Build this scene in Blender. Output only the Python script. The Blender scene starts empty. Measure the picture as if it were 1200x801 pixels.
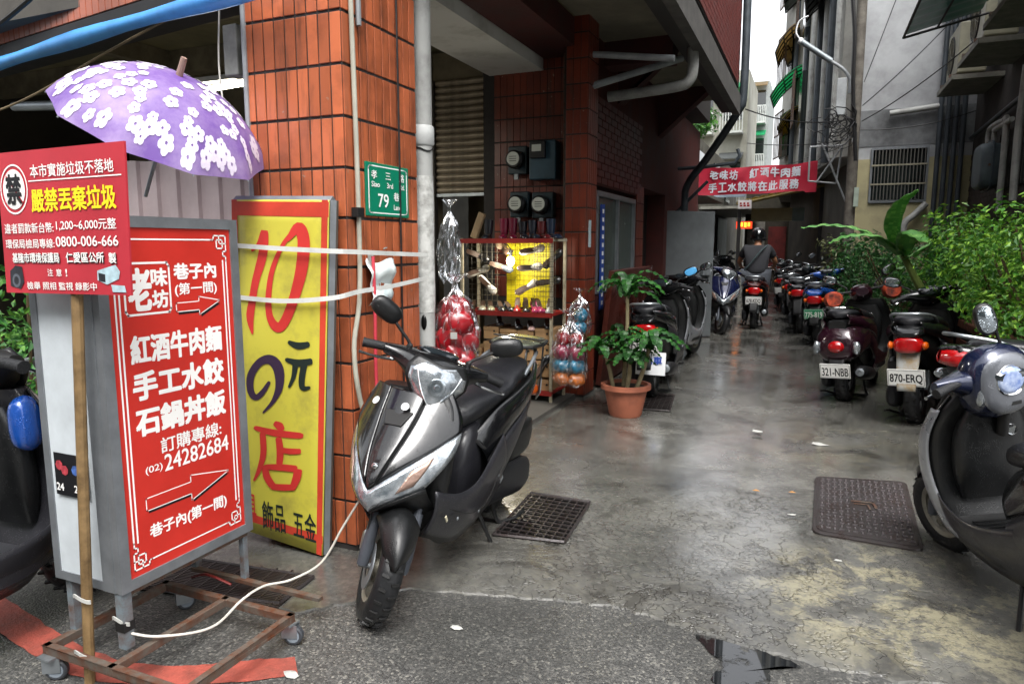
import bpy, bmesh, math, random
from mathutils import Vector, Matrix, Euler
random.seed(7)
R = math.radians
scn = bpy.context.scene
COL = scn.collection

# ------------------------------------------------------------------ camera, world, sun, exposure
cam_d = bpy.data.cameras.new('camera'); cam = bpy.data.objects.new('camera', cam_d); COL.objects.link(cam)
cam_d.sensor_width = 36; cam_d.lens = 24.45; cam_d.clip_end = 500; cam_d.clip_start = 0.05
cam.location = (0, 0, 1.40)
cam.rotation_euler = (R(90 - 7.93), 0, R(23.16))
scn.camera = cam
w = bpy.data.worlds.new('World'); scn.world = w; w.use_nodes = True
nt = w.node_tree; bg = nt.nodes['Background']
sky = nt.nodes.new('ShaderNodeTexSky'); sky.sky_type = 'NISHITA'; sky.sun_disc = False
sky.sun_elevation = R(58); sky.sun_rotation = R(150); sky.dust_density = 4; sky.air_density = 1.0
hs = nt.nodes.new('ShaderNodeHueSaturation'); hs.inputs['Saturation'].default_value = 0.14
hs.inputs['Value'].default_value = 1.5
nt.links.new(sky.outputs[0], hs.inputs['Color']); nt.links.new(hs.outputs[0], bg.inputs[0])
bg.inputs[1].default_value = 0.15
sd = bpy.data.lights.new('sun', 'SUN'); sd.energy = 1.1; sd.angle = R(30); sd.color = (1, .97, .93)
so = bpy.data.objects.new('sun', sd); COL.objects.link(so)
so.rotation_euler = Euler((R(90 - 58), 0, R(180 - 150)), 'XYZ')
scn.view_settings.view_transform = 'Standard'; scn.view_settings.look = 'None'
scn.view_settings.gamma = 1; scn.view_settings.exposure = 1.15
scn.cycles.max_bounces = 8; scn.cycles.transparent_max_bounces = 12
scn.cycles.sample_clamp_indirect = 6

# ------------------------------------------------------------------ helpers
def lin(h):
    if isinstance(h, str):
        h = h.lstrip('#'); h = [int(h[i:i+2], 16)/255 for i in (0, 2, 4)]
        return tuple(((x/12.92) if x < .04045 else ((x+.055)/1.055)**2.4) for x in h) + (1,)
    return tuple(h) + (1,)
MATS = {}
def M(name, col=(.5,.5,.5), rough=.5, metal=0, var=.25, scale=6, bump=0, bscale=60, coat=0, alpha=1, emit=0, ecol=None,
      col2=None, mix=.5, rand=0, trans=0, drops=0, spec=None, ior=None, wet=0, pos=0, streak=0):
    """A node material: base colour broken up by two noises, optional bump, rain drops, per-object variation."""
    if name in MATS: return MATS[name]
    m = bpy.data.materials.new(name); m.use_nodes = True; t = m.node_tree; N = t.nodes; L = t.links
    b = N['Principled BSDF']
    c1 = Vector(lin(col)[:3]); 
    tc = N.new('ShaderNodeTexCoord')
    n = N.new('ShaderNodeTexNoise'); n.inputs['Scale'].default_value = scale; n.inputs['Detail'].default_value = 6
    n.inputs['Roughness'].default_value = .65
    L.new(tc.outputs['Object'], n.inputs['Vector'])
    if pos:
        ge = N.new('ShaderNodeNewGeometry'); L.new(ge.outputs['Position'], n.inputs['Vector'])
    rp = N.new('ShaderNodeValToRGB')
    c2 = Vector(lin(col2)[:3]) if col2 is not None else c1*(1-var)
    rp.color_ramp.elements[0].position = mix-.15; rp.color_ramp.elements[1].position = mix+.15
    rp.color_ramp.elements[0].color = (*c2, 1); rp.color_ramp.elements[1].color = (*(c1*(1+.3*var)), 1)
    L.new(n.outputs['Fac'], rp.inputs[0]); out = rp.outputs[0]
    if rand:
        oi = N.new('ShaderNodeObjectInfo'); h2 = N.new('ShaderNodeHueSaturation')
        mr = N.new('ShaderNodeMapRange'); mr.inputs['To Min'].default_value = 1-rand; mr.inputs['To Max'].default_value = 1+rand
        L.new(oi.outputs['Random'], mr.inputs['Value']); L.new(mr.outputs[0], h2.inputs['Value']); L.new(out, h2.inputs['Color'])
        out = h2.outputs[0]
    if streak:      # grime: long runs and blotches in the place's own coordinates
        mp_ = N.new('ShaderNodeMapping'); mp_.inputs['Scale'].default_value = (14, 14, 1.6); L.new(ge.outputs['Position'], mp_.inputs['Vector'])
        ns = N.new('ShaderNodeTexNoise'); ns.inputs['Scale'].default_value = 1; ns.inputs['Detail'].default_value = 7; ns.inputs['Roughness'].default_value = .7; L.new(mp_.outputs[0], ns.inputs['Vector'])
        ms_ = N.new('ShaderNodeMapRange'); ms_.inputs['From Min'].default_value = .52; ms_.inputs['From Max'].default_value = .72; ms_.inputs['To Max'].default_value = streak; L.new(ns.outputs['Fac'], ms_.inputs['Value'])
        mx_ = N.new('ShaderNodeMix'); mx_.data_type = 'RGBA'; L.new(ms_.outputs[0], mx_.inputs[0]); L.new(out, mx_.inputs[6]); mx_.inputs[7].default_value = lin('#3a2a22'); out = mx_.outputs[2]
        nc = N.new('ShaderNodeTexNoise'); nc.inputs['Scale'].default_value = 28; nc.inputs['Detail'].default_value = 4; L.new(ge.outputs['Position'], nc.inputs['Vector'])
        mc = N.new('ShaderNodeMapRange'); mc.inputs['From Min'].default_value = .70; mc.inputs['From Max'].default_value = .73; mc.inputs['To Max'].default_value = .8; L.new(nc.outputs['Fac'], mc.inputs['Value'])
        mx2 = N.new('ShaderNodeMix'); mx2.data_type = 'RGBA'; L.new(mc.outputs[0], mx2.inputs[0]); L.new(out, mx2.inputs[6]); mx2.inputs[7].default_value = lin('#8f7a6a'); out = mx2.outputs[2]
    L.new(out, b.inputs['Base Color'])
    b.inputs['Metallic'].default_value = metal
    if wet:
        n3 = N.new('ShaderNodeTexNoise'); n3.inputs['Scale'].default_value = 3; L.new(tc.outputs['Object'], n3.inputs['Vector'])
        m3 = N.new('ShaderNodeMapRange'); m3.inputs['From Min'].default_value = .4; m3.inputs['From Max'].default_value = .6
        m3.inputs['To Min'].default_value = max(rough-wet, .04); m3.inputs['To Max'].default_value = rough
        L.new(n3.outputs['Fac'], m3.inputs['Value']); L.new(m3.outputs[0], b.inputs['Roughness'])
    else:
        m3 = N.new('ShaderNodeMapRange'); m3.inputs['To Min'].default_value = max(rough*.8, .02); m3.inputs['To Max'].default_value = min(rough*1.25, 1)
        L.new(n.outputs['Fac'], m3.inputs['Value']); L.new(m3.outputs[0], b.inputs['Roughness'])
    b.inputs['Coat Weight'].default_value = coat; b.inputs['Coat Roughness'].default_value = .06
    if spec is not None: b.inputs['Specular IOR Level'].default_value = spec
    if ior: b.inputs['IOR'].default_value = ior
    b.inputs['Alpha'].default_value = alpha
    b.inputs['Transmission Weight'].default_value = trans
    if emit:
        b.inputs['Emission Color'].default_value = lin(ecol or col); b.inputs['Emission Strength'].default_value = emit
    nrm = None
    if bump:
        n2 = N.new('ShaderNodeTexNoise'); n2.inputs['Scale'].default_value = bscale; n2.inputs['Detail'].default_value = 5
        L.new(tc.outputs['Object'], n2.inputs['Vector'])
        bp = N.new('ShaderNodeBump'); bp.inputs['Strength'].default_value = bump; bp.inputs['Distance'].default_value = .01
        L.new(n2.outputs['Fac'], bp.inputs['Height']); nrm = bp.outputs[0]
    if drops:
        vo = N.new('ShaderNodeTexVoronoi'); vo.inputs['Scale'].default_value = 170; L.new(tc.outputs['Object'], vo.inputs['Vector'])
        m4 = N.new('ShaderNodeMapRange'); m4.inputs['From Min'].default_value = .12; m4.inputs['From Max'].default_value = .42
        m4.inputs['To Min'].default_value = 1; m4.inputs['To Max'].default_value = 0; m4.interpolation_type = 'SMOOTHSTEP'
        L.new(vo.outputs['Distance'], m4.inputs['Value'])
        n5 = N.new('ShaderNodeTexNoise'); n5.inputs['Scale'].default_value = 30; L.new(tc.outputs['Object'], n5.inputs['Vector'])
        m5 = N.new('ShaderNodeMapRange'); m5.inputs['From Min'].default_value = .5; m5.inputs['From Max'].default_value = .56
        L.new(n5.outputs['Fac'], m5.inputs['Value'])
        mu = N.new('ShaderNodeMath'); mu.operation = 'MULTIPLY'; L.new(m4.outputs[0], mu.inputs[0]); L.new(m5.outputs[0], mu.inputs[1])
        b2 = N.new('ShaderNodeBump'); b2.inputs['Strength'].default_value = drops; b2.inputs['Distance'].default_value = .002
        L.new(mu.outputs[0], b2.inputs['Height'])
        if nrm is not None: L.new(nrm, b2.inputs['Normal'])
        nrm = b2.outputs[0]
    if nrm is not None: L.new(nrm, b.inputs['Normal'])
    MATS[name] = m; return m

def catmull(P, n=6, closed=False):
    P = [Vector(p) for p in P]; out = []
    N_ = len(P); rng = range(N_ if closed else N_-1)
    for i in rng:
        if closed: a, b, c, d = P[(i-1) % N_], P[i], P[(i+1) % N_], P[(i+2) % N_]
        else: a, b, c, d = P[max(i-1, 0)], P[i], P[i+1], P[min(i+2, N_-1)]
        for k in range(n):
            t = k/n
            out.append(.5*((2*b)+(c-a)*t+(2*a-5*b+4*c-d)*t*t+(3*b-a-3*c+d)*t*t*t))
    if not closed: out.append(P[-1].copy())
    return out

class MB:
    def __init__(s, m=None): s.v = []; s.f = []; s.m = m or Matrix.Identity(4)
    def add(s, vs, fs):
        o = len(s.v); s.v += [s.m @ Vector(p) for p in vs]; s.f += [tuple(i+o for i in f) for f in fs]; return s
    def box(s, c, d, rot=(0,0,0)):
        e = Euler([R(a) for a in rot]).to_matrix(); c = Vector(c); vs = []
        for x in (-.5, .5):
            for y in (-.5, .5):
                for z in (-.5, .5): vs.append(c + e @ Vector((x*d[0], y*d[1], z*d[2])))
        return s.add(vs, [(0,1,3,2),(4,6,7,5),(0,4,5,1),(2,3,7,6),(0,2,6,4),(1,5,7,3)])
    def bb(s, x0, x1, y0, y1, z0, z1): return s.box(((x0+x1)/2, (y0+y1)/2, (z0+z1)/2), (x1-x0, y1-y0, z1-z0))
    def tube(s, pts, r, n=8, cap=True):
        pts = [Vector(p) for p in pts]; rs = r if isinstance(r, (list, tuple)) else [r]*len(pts)
        vs = []; fs = []; up = None
        for i, p in enumerate(pts):
            d = (pts[min(i+1, len(pts)-1)] - pts[max(i-1, 0)])
            if d.length < 1e-9: d = Vector((0,0,1))
            d.normalize()
            if up is None:
                up = Vector((0,0,1)) if abs(d.z) < .9 else Vector((1,0,0))
            a = d.cross(up)
            if a.length < 1e-6: a = d.orthogonal()
            a.normalize(); up = a.cross(d).normalized()
            for k in range(n):
                t = 2*math.pi*k/n; vs.append(p + (a*math.cos(t)+up*math.sin(t))*rs[i])
        for i in range(len(pts)-1):
            for k in range(n):
                k2 = (k+1) % n; fs.append((i*n+k, i*n+k2, (i+1)*n+k2, (i+1)*n+k))
        if cap: fs += [tuple(range(n-1, -1, -1)), tuple((len(pts)-1)*n+k for k in range(n))]
        return s.add(vs, fs)
    def lathe(s, prof, o=(0,0,0), ax=(0,0,1), n=24, a0=0, a1=360, cap=False):
        ax = Vector(ax).normalized(); u = ax.orthogonal().normalized(); v = ax.cross(u); o = Vector(o)
        full = abs(a1-a0) >= 360; m = n if full else n+1; vs = []; fs = []
        for i in range(m):
            t = R(a0+(a1-a0)*i/n)
            for (r, h) in prof: vs.append(o + ax*h + (u*math.cos(t)+v*math.sin(t))*r)
        k = len(prof)
        for i in range(n):
            j = (i+1) % m
            for q in range(k-1): fs.append((i*k+q, j*k+q, j*k+q+1, i*k+q+1))
        return s.add(vs, fs)
    def rings(s, rs, cap=True):
        n = len(rs[0]); vs = [p for r in rs for p in r]; fs = []
        for i in range(len(rs)-1):
            for k in range(n):
                k2 = (k+1) % n; fs.append((i*n+k, i*n+k2, (i+1)*n+k2, (i+1)*n+k))
        if cap: fs += [tuple(range(n-1, -1, -1)), tuple((len(rs)-1)*n+k for k in range(n))]
        return s.add(vs, fs)
    def loftx(s, secs, e=2.6, n=20, sub=4, y0=0, tap=0):
        """sections (x, zbottom, ztop, halfwidth) along x, smoothly interpolated, superellipse rings"""
        P = catmull([Vector((a, b, c)) for a, b, c, d in secs], sub); W = catmull([Vector((d, 0, 0)) for a, b, c, d in secs], sub)
        rs = []
        for p, wv in zip(P, W):
            zc = (p.y+p.z)/2; hh = max((p.z-p.y)/2, .002); hw = max(wv.x, .002); ring = []
            for k in range(n):
                t = 2*math.pi*k/n; ct, st = math.cos(t), math.sin(t)
                yy = math.copysign(abs(ct)**(2/e), ct); zz = math.copysign(abs(st)**(2/e), st)
                ring.append((p.x, y0+hw*yy*(1+tap*zz), zc+hh*zz))
            rs.append(ring)
        return s.rings(rs)
    def loftz(s, secs, e=2.6, n=20, sub=4):
        """sections (z, xcentre, halfdepth, halfwidth)"""
        P = catmull([Vector((a, b, c)) for a, b, c, d in secs], sub); W = catmull([Vector((d, 0, 0)) for a, b, c, d in secs], sub)
        rs = []
        for p, wv in zip(P, W):
            ring = []
            for k in range(n):
                t = 2*math.pi*k/n; ct, st = math.cos(t), math.sin(t)
                ring.append((p.y+p.z*math.copysign(abs(st)**(2/e), st), wv.x*math.copysign(abs(ct)**(2/e), ct), p.x))
            rs.append(ring)
        return s.rings(rs)
    def grid(s, f, nu, nv):
        vs = [f(i/nu, j/nv) for i in range(nu+1) for j in range(nv+1)]
        fs = [(i*(nv+1)+j, (i+1)*(nv+1)+j, (i+1)*(nv+1)+j+1, i*(nv+1)+j+1) for i in range(nu) for j in range(nv)]
        return s.add(vs, fs)
    def prism(s, pts, off):
        """n-gon (3-D points) swept by the vector off"""
        pts = [Vector(p) for p in pts]; off = Vector(off); n = len(pts)
        return s.add(pts+[p+off for p in pts], [tuple(range(n-1,-1,-1)), tuple(range(n, 2*n))]+[(i, (i+1) % n, (i+1) % n+n, i+n) for i in range(n)])
    def ball(s, c, r, n=12, m=8):
        rx, ry, rz = (r, r, r) if not isinstance(r, (tuple, list)) else r
        return s.grid(lambda u, v: (c[0]+rx*math.sin(v*math.pi)*math.cos(2*math.pi*u), c[1]+ry*math.sin(v*math.pi)*math.sin(2*math.pi*u), c[2]-rz*math.cos(v*math.pi)), n, m)
    def build(s, name, mat, parent=None, smooth=False, bevel=0, solid=0, world=True, kind=None, label=None, sub=0, ang=35, off=-1):
        """world=True: the coordinates are world ones, made local to the parent's (unrotated) base"""
        o_ = Vector((0,0,0))
        if parent is not None and world:
            p = parent
            while p is not None: o_ += p.location; p = p.parent
        me = bpy.data.meshes.new(name); me.from_pydata([v-o_ for v in s.v], [], s.f); me.validate()
        if isinstance(mat, (list, tuple)):
            for q in mat: me.materials.append(q)
        else: me.materials.append(mat)
        bm = bmesh.new(); bm.from_mesh(me); bmesh.ops.remove_doubles(bm, verts=bm.verts, dist=1e-5)
        if not solid: bmesh.ops.recalc_face_normals(bm, faces=bm.faces)
        bm.to_mesh(me); bm.free()
        if smooth:
            me.shade_smooth(); me.set_sharp_from_angle(angle=R(ang))
        o = bpy.data.objects.new(name, me); COL.objects.link(o)
        if parent is not None: o.parent = parent
        if solid:
            md = o.modifiers.new('s', 'SOLIDIFY'); md.thickness = solid; md.offset = off
        if bevel:
            md = o.modifiers.new('b', 'BEVEL'); md.width = bevel; md.segments = 2; md.limit_method = 'ANGLE'; md.harden_normals = False
        if sub:
            md = o.modifiers.new('d', 'SUBSURF'); md.levels = sub; md.render_levels = sub
        if kind: o['kind'] = kind
        if label: o['label'] = label
        return o

def tag(o, label, cat, group=None):
    o['label'] = label; o['category'] = cat
    if group: o['group'] = group
    return o
def thing(name, label, cat, loc=(0,0,0), rot=(0,0,0), group=None):
    o = bpy.data.objects.new(name, None); COL.objects.link(o); o.empty_display_size = .1
    o.location = loc; o.rotation_euler = [R(a) for a in rot]
    return tag(o, label, cat, group)
def pieces(name, mesh_o, places, parent):
    """copies of one piece (shared mesh) at the places (location, scale) given in world coordinates; mesh_o is the first"""
    pl = Vector((0,0,0)); p = parent
    while p is not None: pl += p.location; p = p.parent
    for i, (loc, sc, rz) in enumerate(places):
        o = mesh_o if i == 0 else mesh_o.copy()
        if i: COL.objects.link(o); o.parent = parent
        o.location = Vector(loc)-pl; o.scale = sc; o.rotation_euler = (0, 0, rz)
    return mesh_o

def text(body, c, w, h, rt, up, mat, parent, name='lettering', bold=0, world=True, eps=0, shear=0):
    cu = bpy.data.curves.new('t', 'FONT'); cu.body = body; cu.resolution_u = 3; cu.shear = shear
    o = bpy.data.objects.new('t', cu); COL.objects.link(o)
    dg = bpy.context.evaluated_depsgraph_get(); me = bpy.data.meshes.new_from_object(o.evaluated_get(dg))
    bpy.data.objects.remove(o)
    if not len(me.vertices): return None
    xs = [v.co.x for v in me.vertices]; ys = [v.co.y for v in me.vertices]
    x0, x1, y0, y1 = min(xs), max(xs), min(ys), max(ys)
    sx = w/(x1-x0); sy = (h/(y1-y0)) if h else sx
    rt = Vector(rt).normalized(); up = Vector(up).normalized(); nn = rt.cross(up)
    o_ = Vector((0,0,0))
    if parent is not None and world:
        p = parent
        while p is not None: o_ += p.location; p = p.parent
    vs = [Vector(c)-o_ + rt*((v.co.x-(x0+x1)/2)*sx) + up*((v.co.y-(y0+y1)/2)*sy) + nn*eps for v in me.vertices]
    fs = [tuple(p.vertices) for p in me.polygons]; V = list(vs); F = list(fs)
    if bold:      # heavier type: the same glyphs struck again a hair to the side
        d = bold*min(sx, sy)*.9
        for i, (a, b_) in enumerate(((1, 1), (-1, 1), (1, -1), (-1, -1), (0, 1.3), (1.3, 0))):
            k = len(V); V += [p+rt*a*d+up*b_*d+nn*(.00008*(i+1)) for p in vs]; F += [tuple(q+k for q in f) for f in fs]
    me = bpy.data.meshes.new(name); me.from_pydata(V, [], F)
    me.materials.append(mat); me.name = name
    ob = bpy.data.objects.new(name, me); COL.objects.link(ob); ob.parent = parent
    return ob

def brush(mb, pts, frame, z=0, n=7):
    """flat tapered strokes, pts (x, y, width); frame maps (x, y, z) to 3-D"""
    C = catmull([Vector(p) for p in pts], n); L_ = []; R_ = []
    for i, p in enumerate(C):
        d = C[min(i+1, len(C)-1)]-C[max(i-1, 0)]; d = Vector((d.x, d.y)); d = d.normalized() if d.length > 1e-9 else Vector((1,0))
        nx, ny = -d.y, d.x; h = p.z/2
        if i in (0, len(C)-1): h *= .55
        L_.append(frame(p.x+nx*h, p.y+ny*h, z)); R_.append(frame(p.x-nx*h, p.y-ny*h, z))
    k = len(C); mb.add(L_+R_, [(i, i+1, k+i+1, k+i) for i in range(k-1)])

def line2(mb, pts, w_, frame, z=0, closed=False):
    P = [Vector(p) for p in pts]
    n = len(P)
    for i in range(n if closed else n-1):
        a, b = P[i], P[(i+1) % n]; d = (b-a).normalized(); nn = Vector((-d.y, d.x))*w_/2; a2 = a-d*w_/2; b2 = b+d*w_/2
        mb.add([frame(*(a2+nn), z), frame(*(b2+nn), z), frame(*(b2-nn), z), frame(*(a2-nn), z)], [(0,1,2,3)])

# ------------------------------------------------------------------ materials
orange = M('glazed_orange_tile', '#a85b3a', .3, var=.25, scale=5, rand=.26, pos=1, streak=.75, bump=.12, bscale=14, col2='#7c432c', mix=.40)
orange_dk = M('shaded_orange_tile', '#6b2a17', .38, pos=1, streak=.8, var=.35, scale=3, rand=.16, bump=.06, bscale=14)  # orange tile again, darkened so the arcade's shade sits in its colour
redtile = M('maroon_tile', '#6a241c', .4, rand=.15, bump=.05, bscale=20)
maroon = M('maroon_render', '#3d100d', .75, var=.4, scale=4, bump=.2, bscale=30)
grout = M('dark_grout', '#2e2a28', .85, var=.4, scale=20, bump=.2)
conc = M('stained_concrete', '#77756f', .85, var=.5, scale=1.3, bump=.25, bscale=22, mix=.48)
conc_dk = M('dark_concrete', '#4a4742', .85, var=.5, scale=1.6, bump=.25, bscale=22)
white_flake = M('flaking_white_paint', '#b9b9b4', .8, scale=2.6, col2='#8c8a80', mix=.36, bump=.2, bscale=18)
ceilm = M('old_ceiling_paint', '#7a7465', .85, var=.4, scale=2, bump=.1)
olive = M('olive_ceiling', '#7a7355', .85, var=.35, scale=2.2)
pvc = M('grey_plastic_pipe', '#8b8f92', .4, var=.3, scale=7, bump=.04)
pvc_old = M('weathered_pipe', '#9a9b98', .5, scale=5, col2='#6d6c68', mix=.4, bump=.1)
pipe_dk = M('dark_blue_pipe', '#3c4349', .5, var=.35, scale=5)
steel = M('brushed_steel', '#9aa0a4', .35, metal=.7, var=.25, scale=8)
chrome = M('chrome', '#d5d8da', .12, metal=1, var=.1)
alu = M('aluminium_frame', '#85898d', .4, metal=.5, var=.2, scale=9, bump=.03)
rust = M('rusted_steel', '#5d564e', .6, metal=.3, col2='#5e341c', mix=.47, scale=22, bump=.25, bscale=50)
ironm = M('wet_cast_iron', '#3d3939', .28, metal=.35, col2='#33241f', mix=.4, scale=9, bump=.15, bscale=60)
black = M('black_plastic', '#131415', .38, var=.3, scale=9, bump=.04, bscale=90, drops=.5)
blackm = M('matt_black', '#101010', .6, var=.3)
rubber = M('tyre_rubber', '#17181a', .45, var=.35, scale=14, bump=.3, bscale=45, wet=.25)
dkgrey = M('dark_grey_panel', '#26262a', .3, var=.2, scale=5, drops=.6, coat=.15)
gunmetal = M('gunmetal_paint', '#111214', .18, metal=.15, var=.15, scale=5, drops=.7, coat=.6)
seatm = M('wet_seat_vinyl', '#16171b', .36, var=.25, scale=6, bump=.12, bscale=220, drops=1.0)
lensm = M('clear_lamp_lens', '#c9ced2', .12, metal=.75, col2='#7d868e', mix=.5, scale=16, bump=.25, bscale=30, coat=1)
whitep = M('white_plastic', '#d8dadb', .4, var=.12, scale=5)
white_ink = M('white_print', '#f2f0ec', .5, var=.03)
black_ink = M('black_print', '#101014', .5, var=.1)
yellow_ink = M('yellow_print', '#f5dc1e', .5, var=.05)
redsign = M('red_sign_film', '#c42e24', .42, var=.16, scale=3)
redboard = M('red_board_film', '#bb303c', .42, var=.16, scale=3)
amber = M('amber_lens', '#c9560f', .2, var=.2, coat=1)
redlens = M('red_tail_lens', '#a80d12', .12, var=.35, scale=24, coat=1, bump=.2, bscale=60)
glass_dk = M('dark_window_glass', '#1c2423', .08, var=.2, spec=.8)
wood = M('weathered_wood_pole', '#806744', .6, col2='#4f3c22', mix=.45, scale=11, bump=.15, bscale=40)
cardboard = M('cardboard', '#a5825a', .75, var=.25, scale=5, rand=.15)
cable = M('black_cable', '#0e0e10', .5, var=.2)
def film_mat(name, base, hi):
    m = bpy.data.materials.new(name); m.use_nodes = True; N = m.node_tree.nodes; L = m.node_tree.links; N.remove(N['Principled BSDF']); out = [n for n in N if n.type == 'OUTPUT_MATERIAL'][0]
    tc = N.new('ShaderNodeTexCoord'); mp = N.new('ShaderNodeMapping'); mp.inputs['Scale'].default_value = (1, 1, .45); L.new(tc.outputs['Object'], mp.inputs['Vector'])
    n = N.new('ShaderNodeTexNoise'); n.inputs['Scale'].default_value = 14; n.inputs['Detail'].default_value = 5; n.inputs['Distortion'].default_value = 1.5; L.new(mp.outputs[0], n.inputs['Vector'])
    rp = N.new('ShaderNodeValToRGB'); e = rp.color_ramp.elements; e[0].position = .44; e[0].color = (base,)*3+(1,); e[1].position = .56; e[1].color = (base,)*3+(1,); x = e.new(.5); x.color = (hi,)*3+(1,)
    L.new(n.outputs['Fac'], rp.inputs[0])
    t = N.new('ShaderNodeBsdfTransparent'); t.inputs[0].default_value = (.96, .97, .98, 1); g = N.new('ShaderNodeBsdfGlossy'); g.inputs['Roughness'].default_value = .18; g.inputs['Color'].default_value = (.9, .92, .94, 1)
    bp = N.new('ShaderNodeBump'); bp.inputs['Strength'].default_value = 1; bp.inputs['Distance'].default_value = .012; L.new(n.outputs['Fac'], bp.inputs['Height']); L.new(bp.outputs[0], g.inputs['Normal'])
    ms = N.new('ShaderNodeMixShader'); L.new(rp.outputs[0], ms.inputs[0]); L.new(t.outputs[0], ms.inputs[1]); L.new(g.outputs[0], ms.inputs[2]); L.new(ms.outputs[0], out.inputs[0]); return m
film = film_mat('clear_plastic_bag', .07, .6)
mirrorm = M('mirror_glass', '#c8d0d6', .04, metal=1, var=.05)

# ------------------------------------------------------------------ ground
def ground_material():
    m = bpy.data.materials.new('wet_alley_concrete'); m.use_nodes = True; t = m.node_tree; N = t.nodes; L = t.links; b = N['Principled BSDF']
    tc = N.new('ShaderNodeTexCoord'); sep = N.new('ShaderNodeSeparateXYZ'); L.new(tc.outputs['Object'], sep.inputs[0])
    def noise(sc, det=6, rough=.6, dist=0):
        n = N.new('ShaderNodeTexNoise'); n.inputs['Scale'].default_value = sc; n.inputs['Detail'].default_value = det
        n.inputs['Roughness'].default_value = rough; n.inputs['Distortion'].default_value = dist; L.new(tc.outputs['Object'], n.inputs['Vector']); return n
    def mr(src, a, b_, c, d):
        q = N.new('ShaderNodeMapRange'); q.inputs['From Min'].default_value = a; q.inputs['From Max'].default_value = b_
        q.inputs['To Min'].default_value = c; q.inputs['To Max'].default_value = d; L.new(src, q.inputs['Value']); return q.outputs[0]
    def mix(f, a, b_):
        q = N.new('ShaderNodeMix'); q.data_type = 'RGBA'; L.new(f, q.inputs[0])
        for k, v in ((6, a), (7, b_)):
            if isinstance(v, tuple): q.inputs[k].default_value = v
            else: L.new(v, q.inputs[k])
        return q.outputs[2]
    def mul(a, b_):
        q = N.new('ShaderNodeMath'); q.operation = 'MULTIPLY'; L.new(a, q.inputs[0]); L.new(b_, q.inputs[1]); return q.outputs[0]
    base = mix(mr(noise(1.1, 8, .65).outputs['Fac'], .38, .62, 0, 1), lin('#464644'), lin('#686762'))
    base = mix(mr(noise(5, 8, .7).outputs['Fac'], .45, .62, 0, .6), base, lin('#42413e'))
    base = mix(mr(noise(38, 4).outputs['Fac'], .45, .7, 0, .45), base, lin('#747268'))
    # cream-coloured old screed showing through (real patches of the paving around the manhole cover)
    cr = mr(noise(3.2, 9, .72, .4).outputs['Fac'], .47, .53, 0, 1)
    vd = N.new('ShaderNodeVectorMath'); vd.operation = 'DISTANCE'; L.new(tc.outputs['Object'], vd.inputs[0]); vd.inputs[1].default_value = (.36, 2.95, 0)
    vd2 = N.new('ShaderNodeVectorMath'); vd2.operation = 'DISTANCE'; L.new(tc.outputs['Object'], vd2.inputs[0]); vd2.inputs[1].default_value = (.2, 5.2, 0)
    cr = mul(cr, mr(noise(45, 5, .7).outputs['Fac'], .40, .52, .35, 1)); mk = mr(vd.outputs['Value'], .35, .62, 1, 0); mk2 = mr(vd2.outputs['Value'], .3, .9, .45, 0)
    base = mix(mul(cr, mk), base, lin('#8a8570')); base = mix(mul(cr, mk2), base, lin('#7a7562'))
    # dark stains
    base = mix(mr(noise(2.3, 5, .6, 1).outputs['Fac'], .53, .64, 0, .6), base, lin('#2a2824'))
    # pale cement streaks
    base = mix(mul(mr(noise(1.9, 9, .8, 2).outputs['Fac'], .6, .64, 0, .6), mr(noise(13, 3).outputs['Fac'], .4, .6, 0, 1)), base, lin('#8f8b80'))
    L.new(base, b.inputs['Base Color'])
    wn = noise(1.5, 7, .62, .3)
    L.new(mr(wn.outputs['Fac'], .38, .6, .06, .30), b.inputs['Roughness'])
    # trowelled wrinkles in the screed
    ad = N.new('ShaderNodeVectorMath'); ad.operation = 'ADD'; nn = noise(4, 4); sc = N.new('ShaderNodeVectorMath'); sc.operation = 'SCALE'; sc.inputs['Scale'].default_value = .9
    L.new(nn.outputs['Color'], sc.inputs[0]); L.new(tc.outputs['Object'], ad.inputs[0]); L.new(sc.outputs[0], ad.inputs[1])
    vo = N.new('ShaderNodeTexVoronoi'); vo.feature = 'DISTANCE_TO_EDGE'; vo.inputs['Scale'].default_value = 6.5; L.new(ad.outputs[0], vo.inputs['Vector'])
    cx = N.new('ShaderNodeVectorMath'); cx.operation = 'DISTANCE'; L.new(tc.outputs['Object'], cx.inputs[0]); cx.inputs[1].default_value = (-.42, 3.0, 0)
    wk = mul(mr(vo.outputs['Distance'], 0, .06, 0, 1), mr(cx.outputs['Value'], .5, 1.2, 1, .0))
    b1 = N.new('ShaderNodeBump'); b1.inputs['Strength'].default_value = .7; b1.inputs['Distance'].default_value = .012; L.new(wk, b1.inputs['Height'])
    b2 = N.new('ShaderNodeBump'); b2.inputs['Strength'].default_value = .4; b2.inputs['Distance'].default_value = .005
    L.new(noise(9, 10, .75).outputs['Fac'], b2.inputs['Height']); L.new(b1.outputs[0], b2.inputs['Normal']); L.new(b2.outputs[0], b.inputs['Normal'])
    # film of rain water lying over the screed
    L.new(mr(noise(1.3, 6, .6, .5).outputs['Fac'], .40, .58, .15, 1), b.inputs['Coat Weight']); b.inputs['Coat IOR'].default_value = 1.4
    L.new(mr(noise(6, 5).outputs['Fac'], .35, .65, .07, .2), b.inputs['Coat Roughness'])
    b3 = N.new('ShaderNodeBump'); b3.inputs['Strength'].default_value = .25; b3.inputs['Distance'].default_value = .004
    L.new(noise(14, 8, .7).outputs['Fac'], b3.inputs['Height']); L.new(b3.outputs[0], b.inputs['Coat Normal'])
    return m
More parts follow.
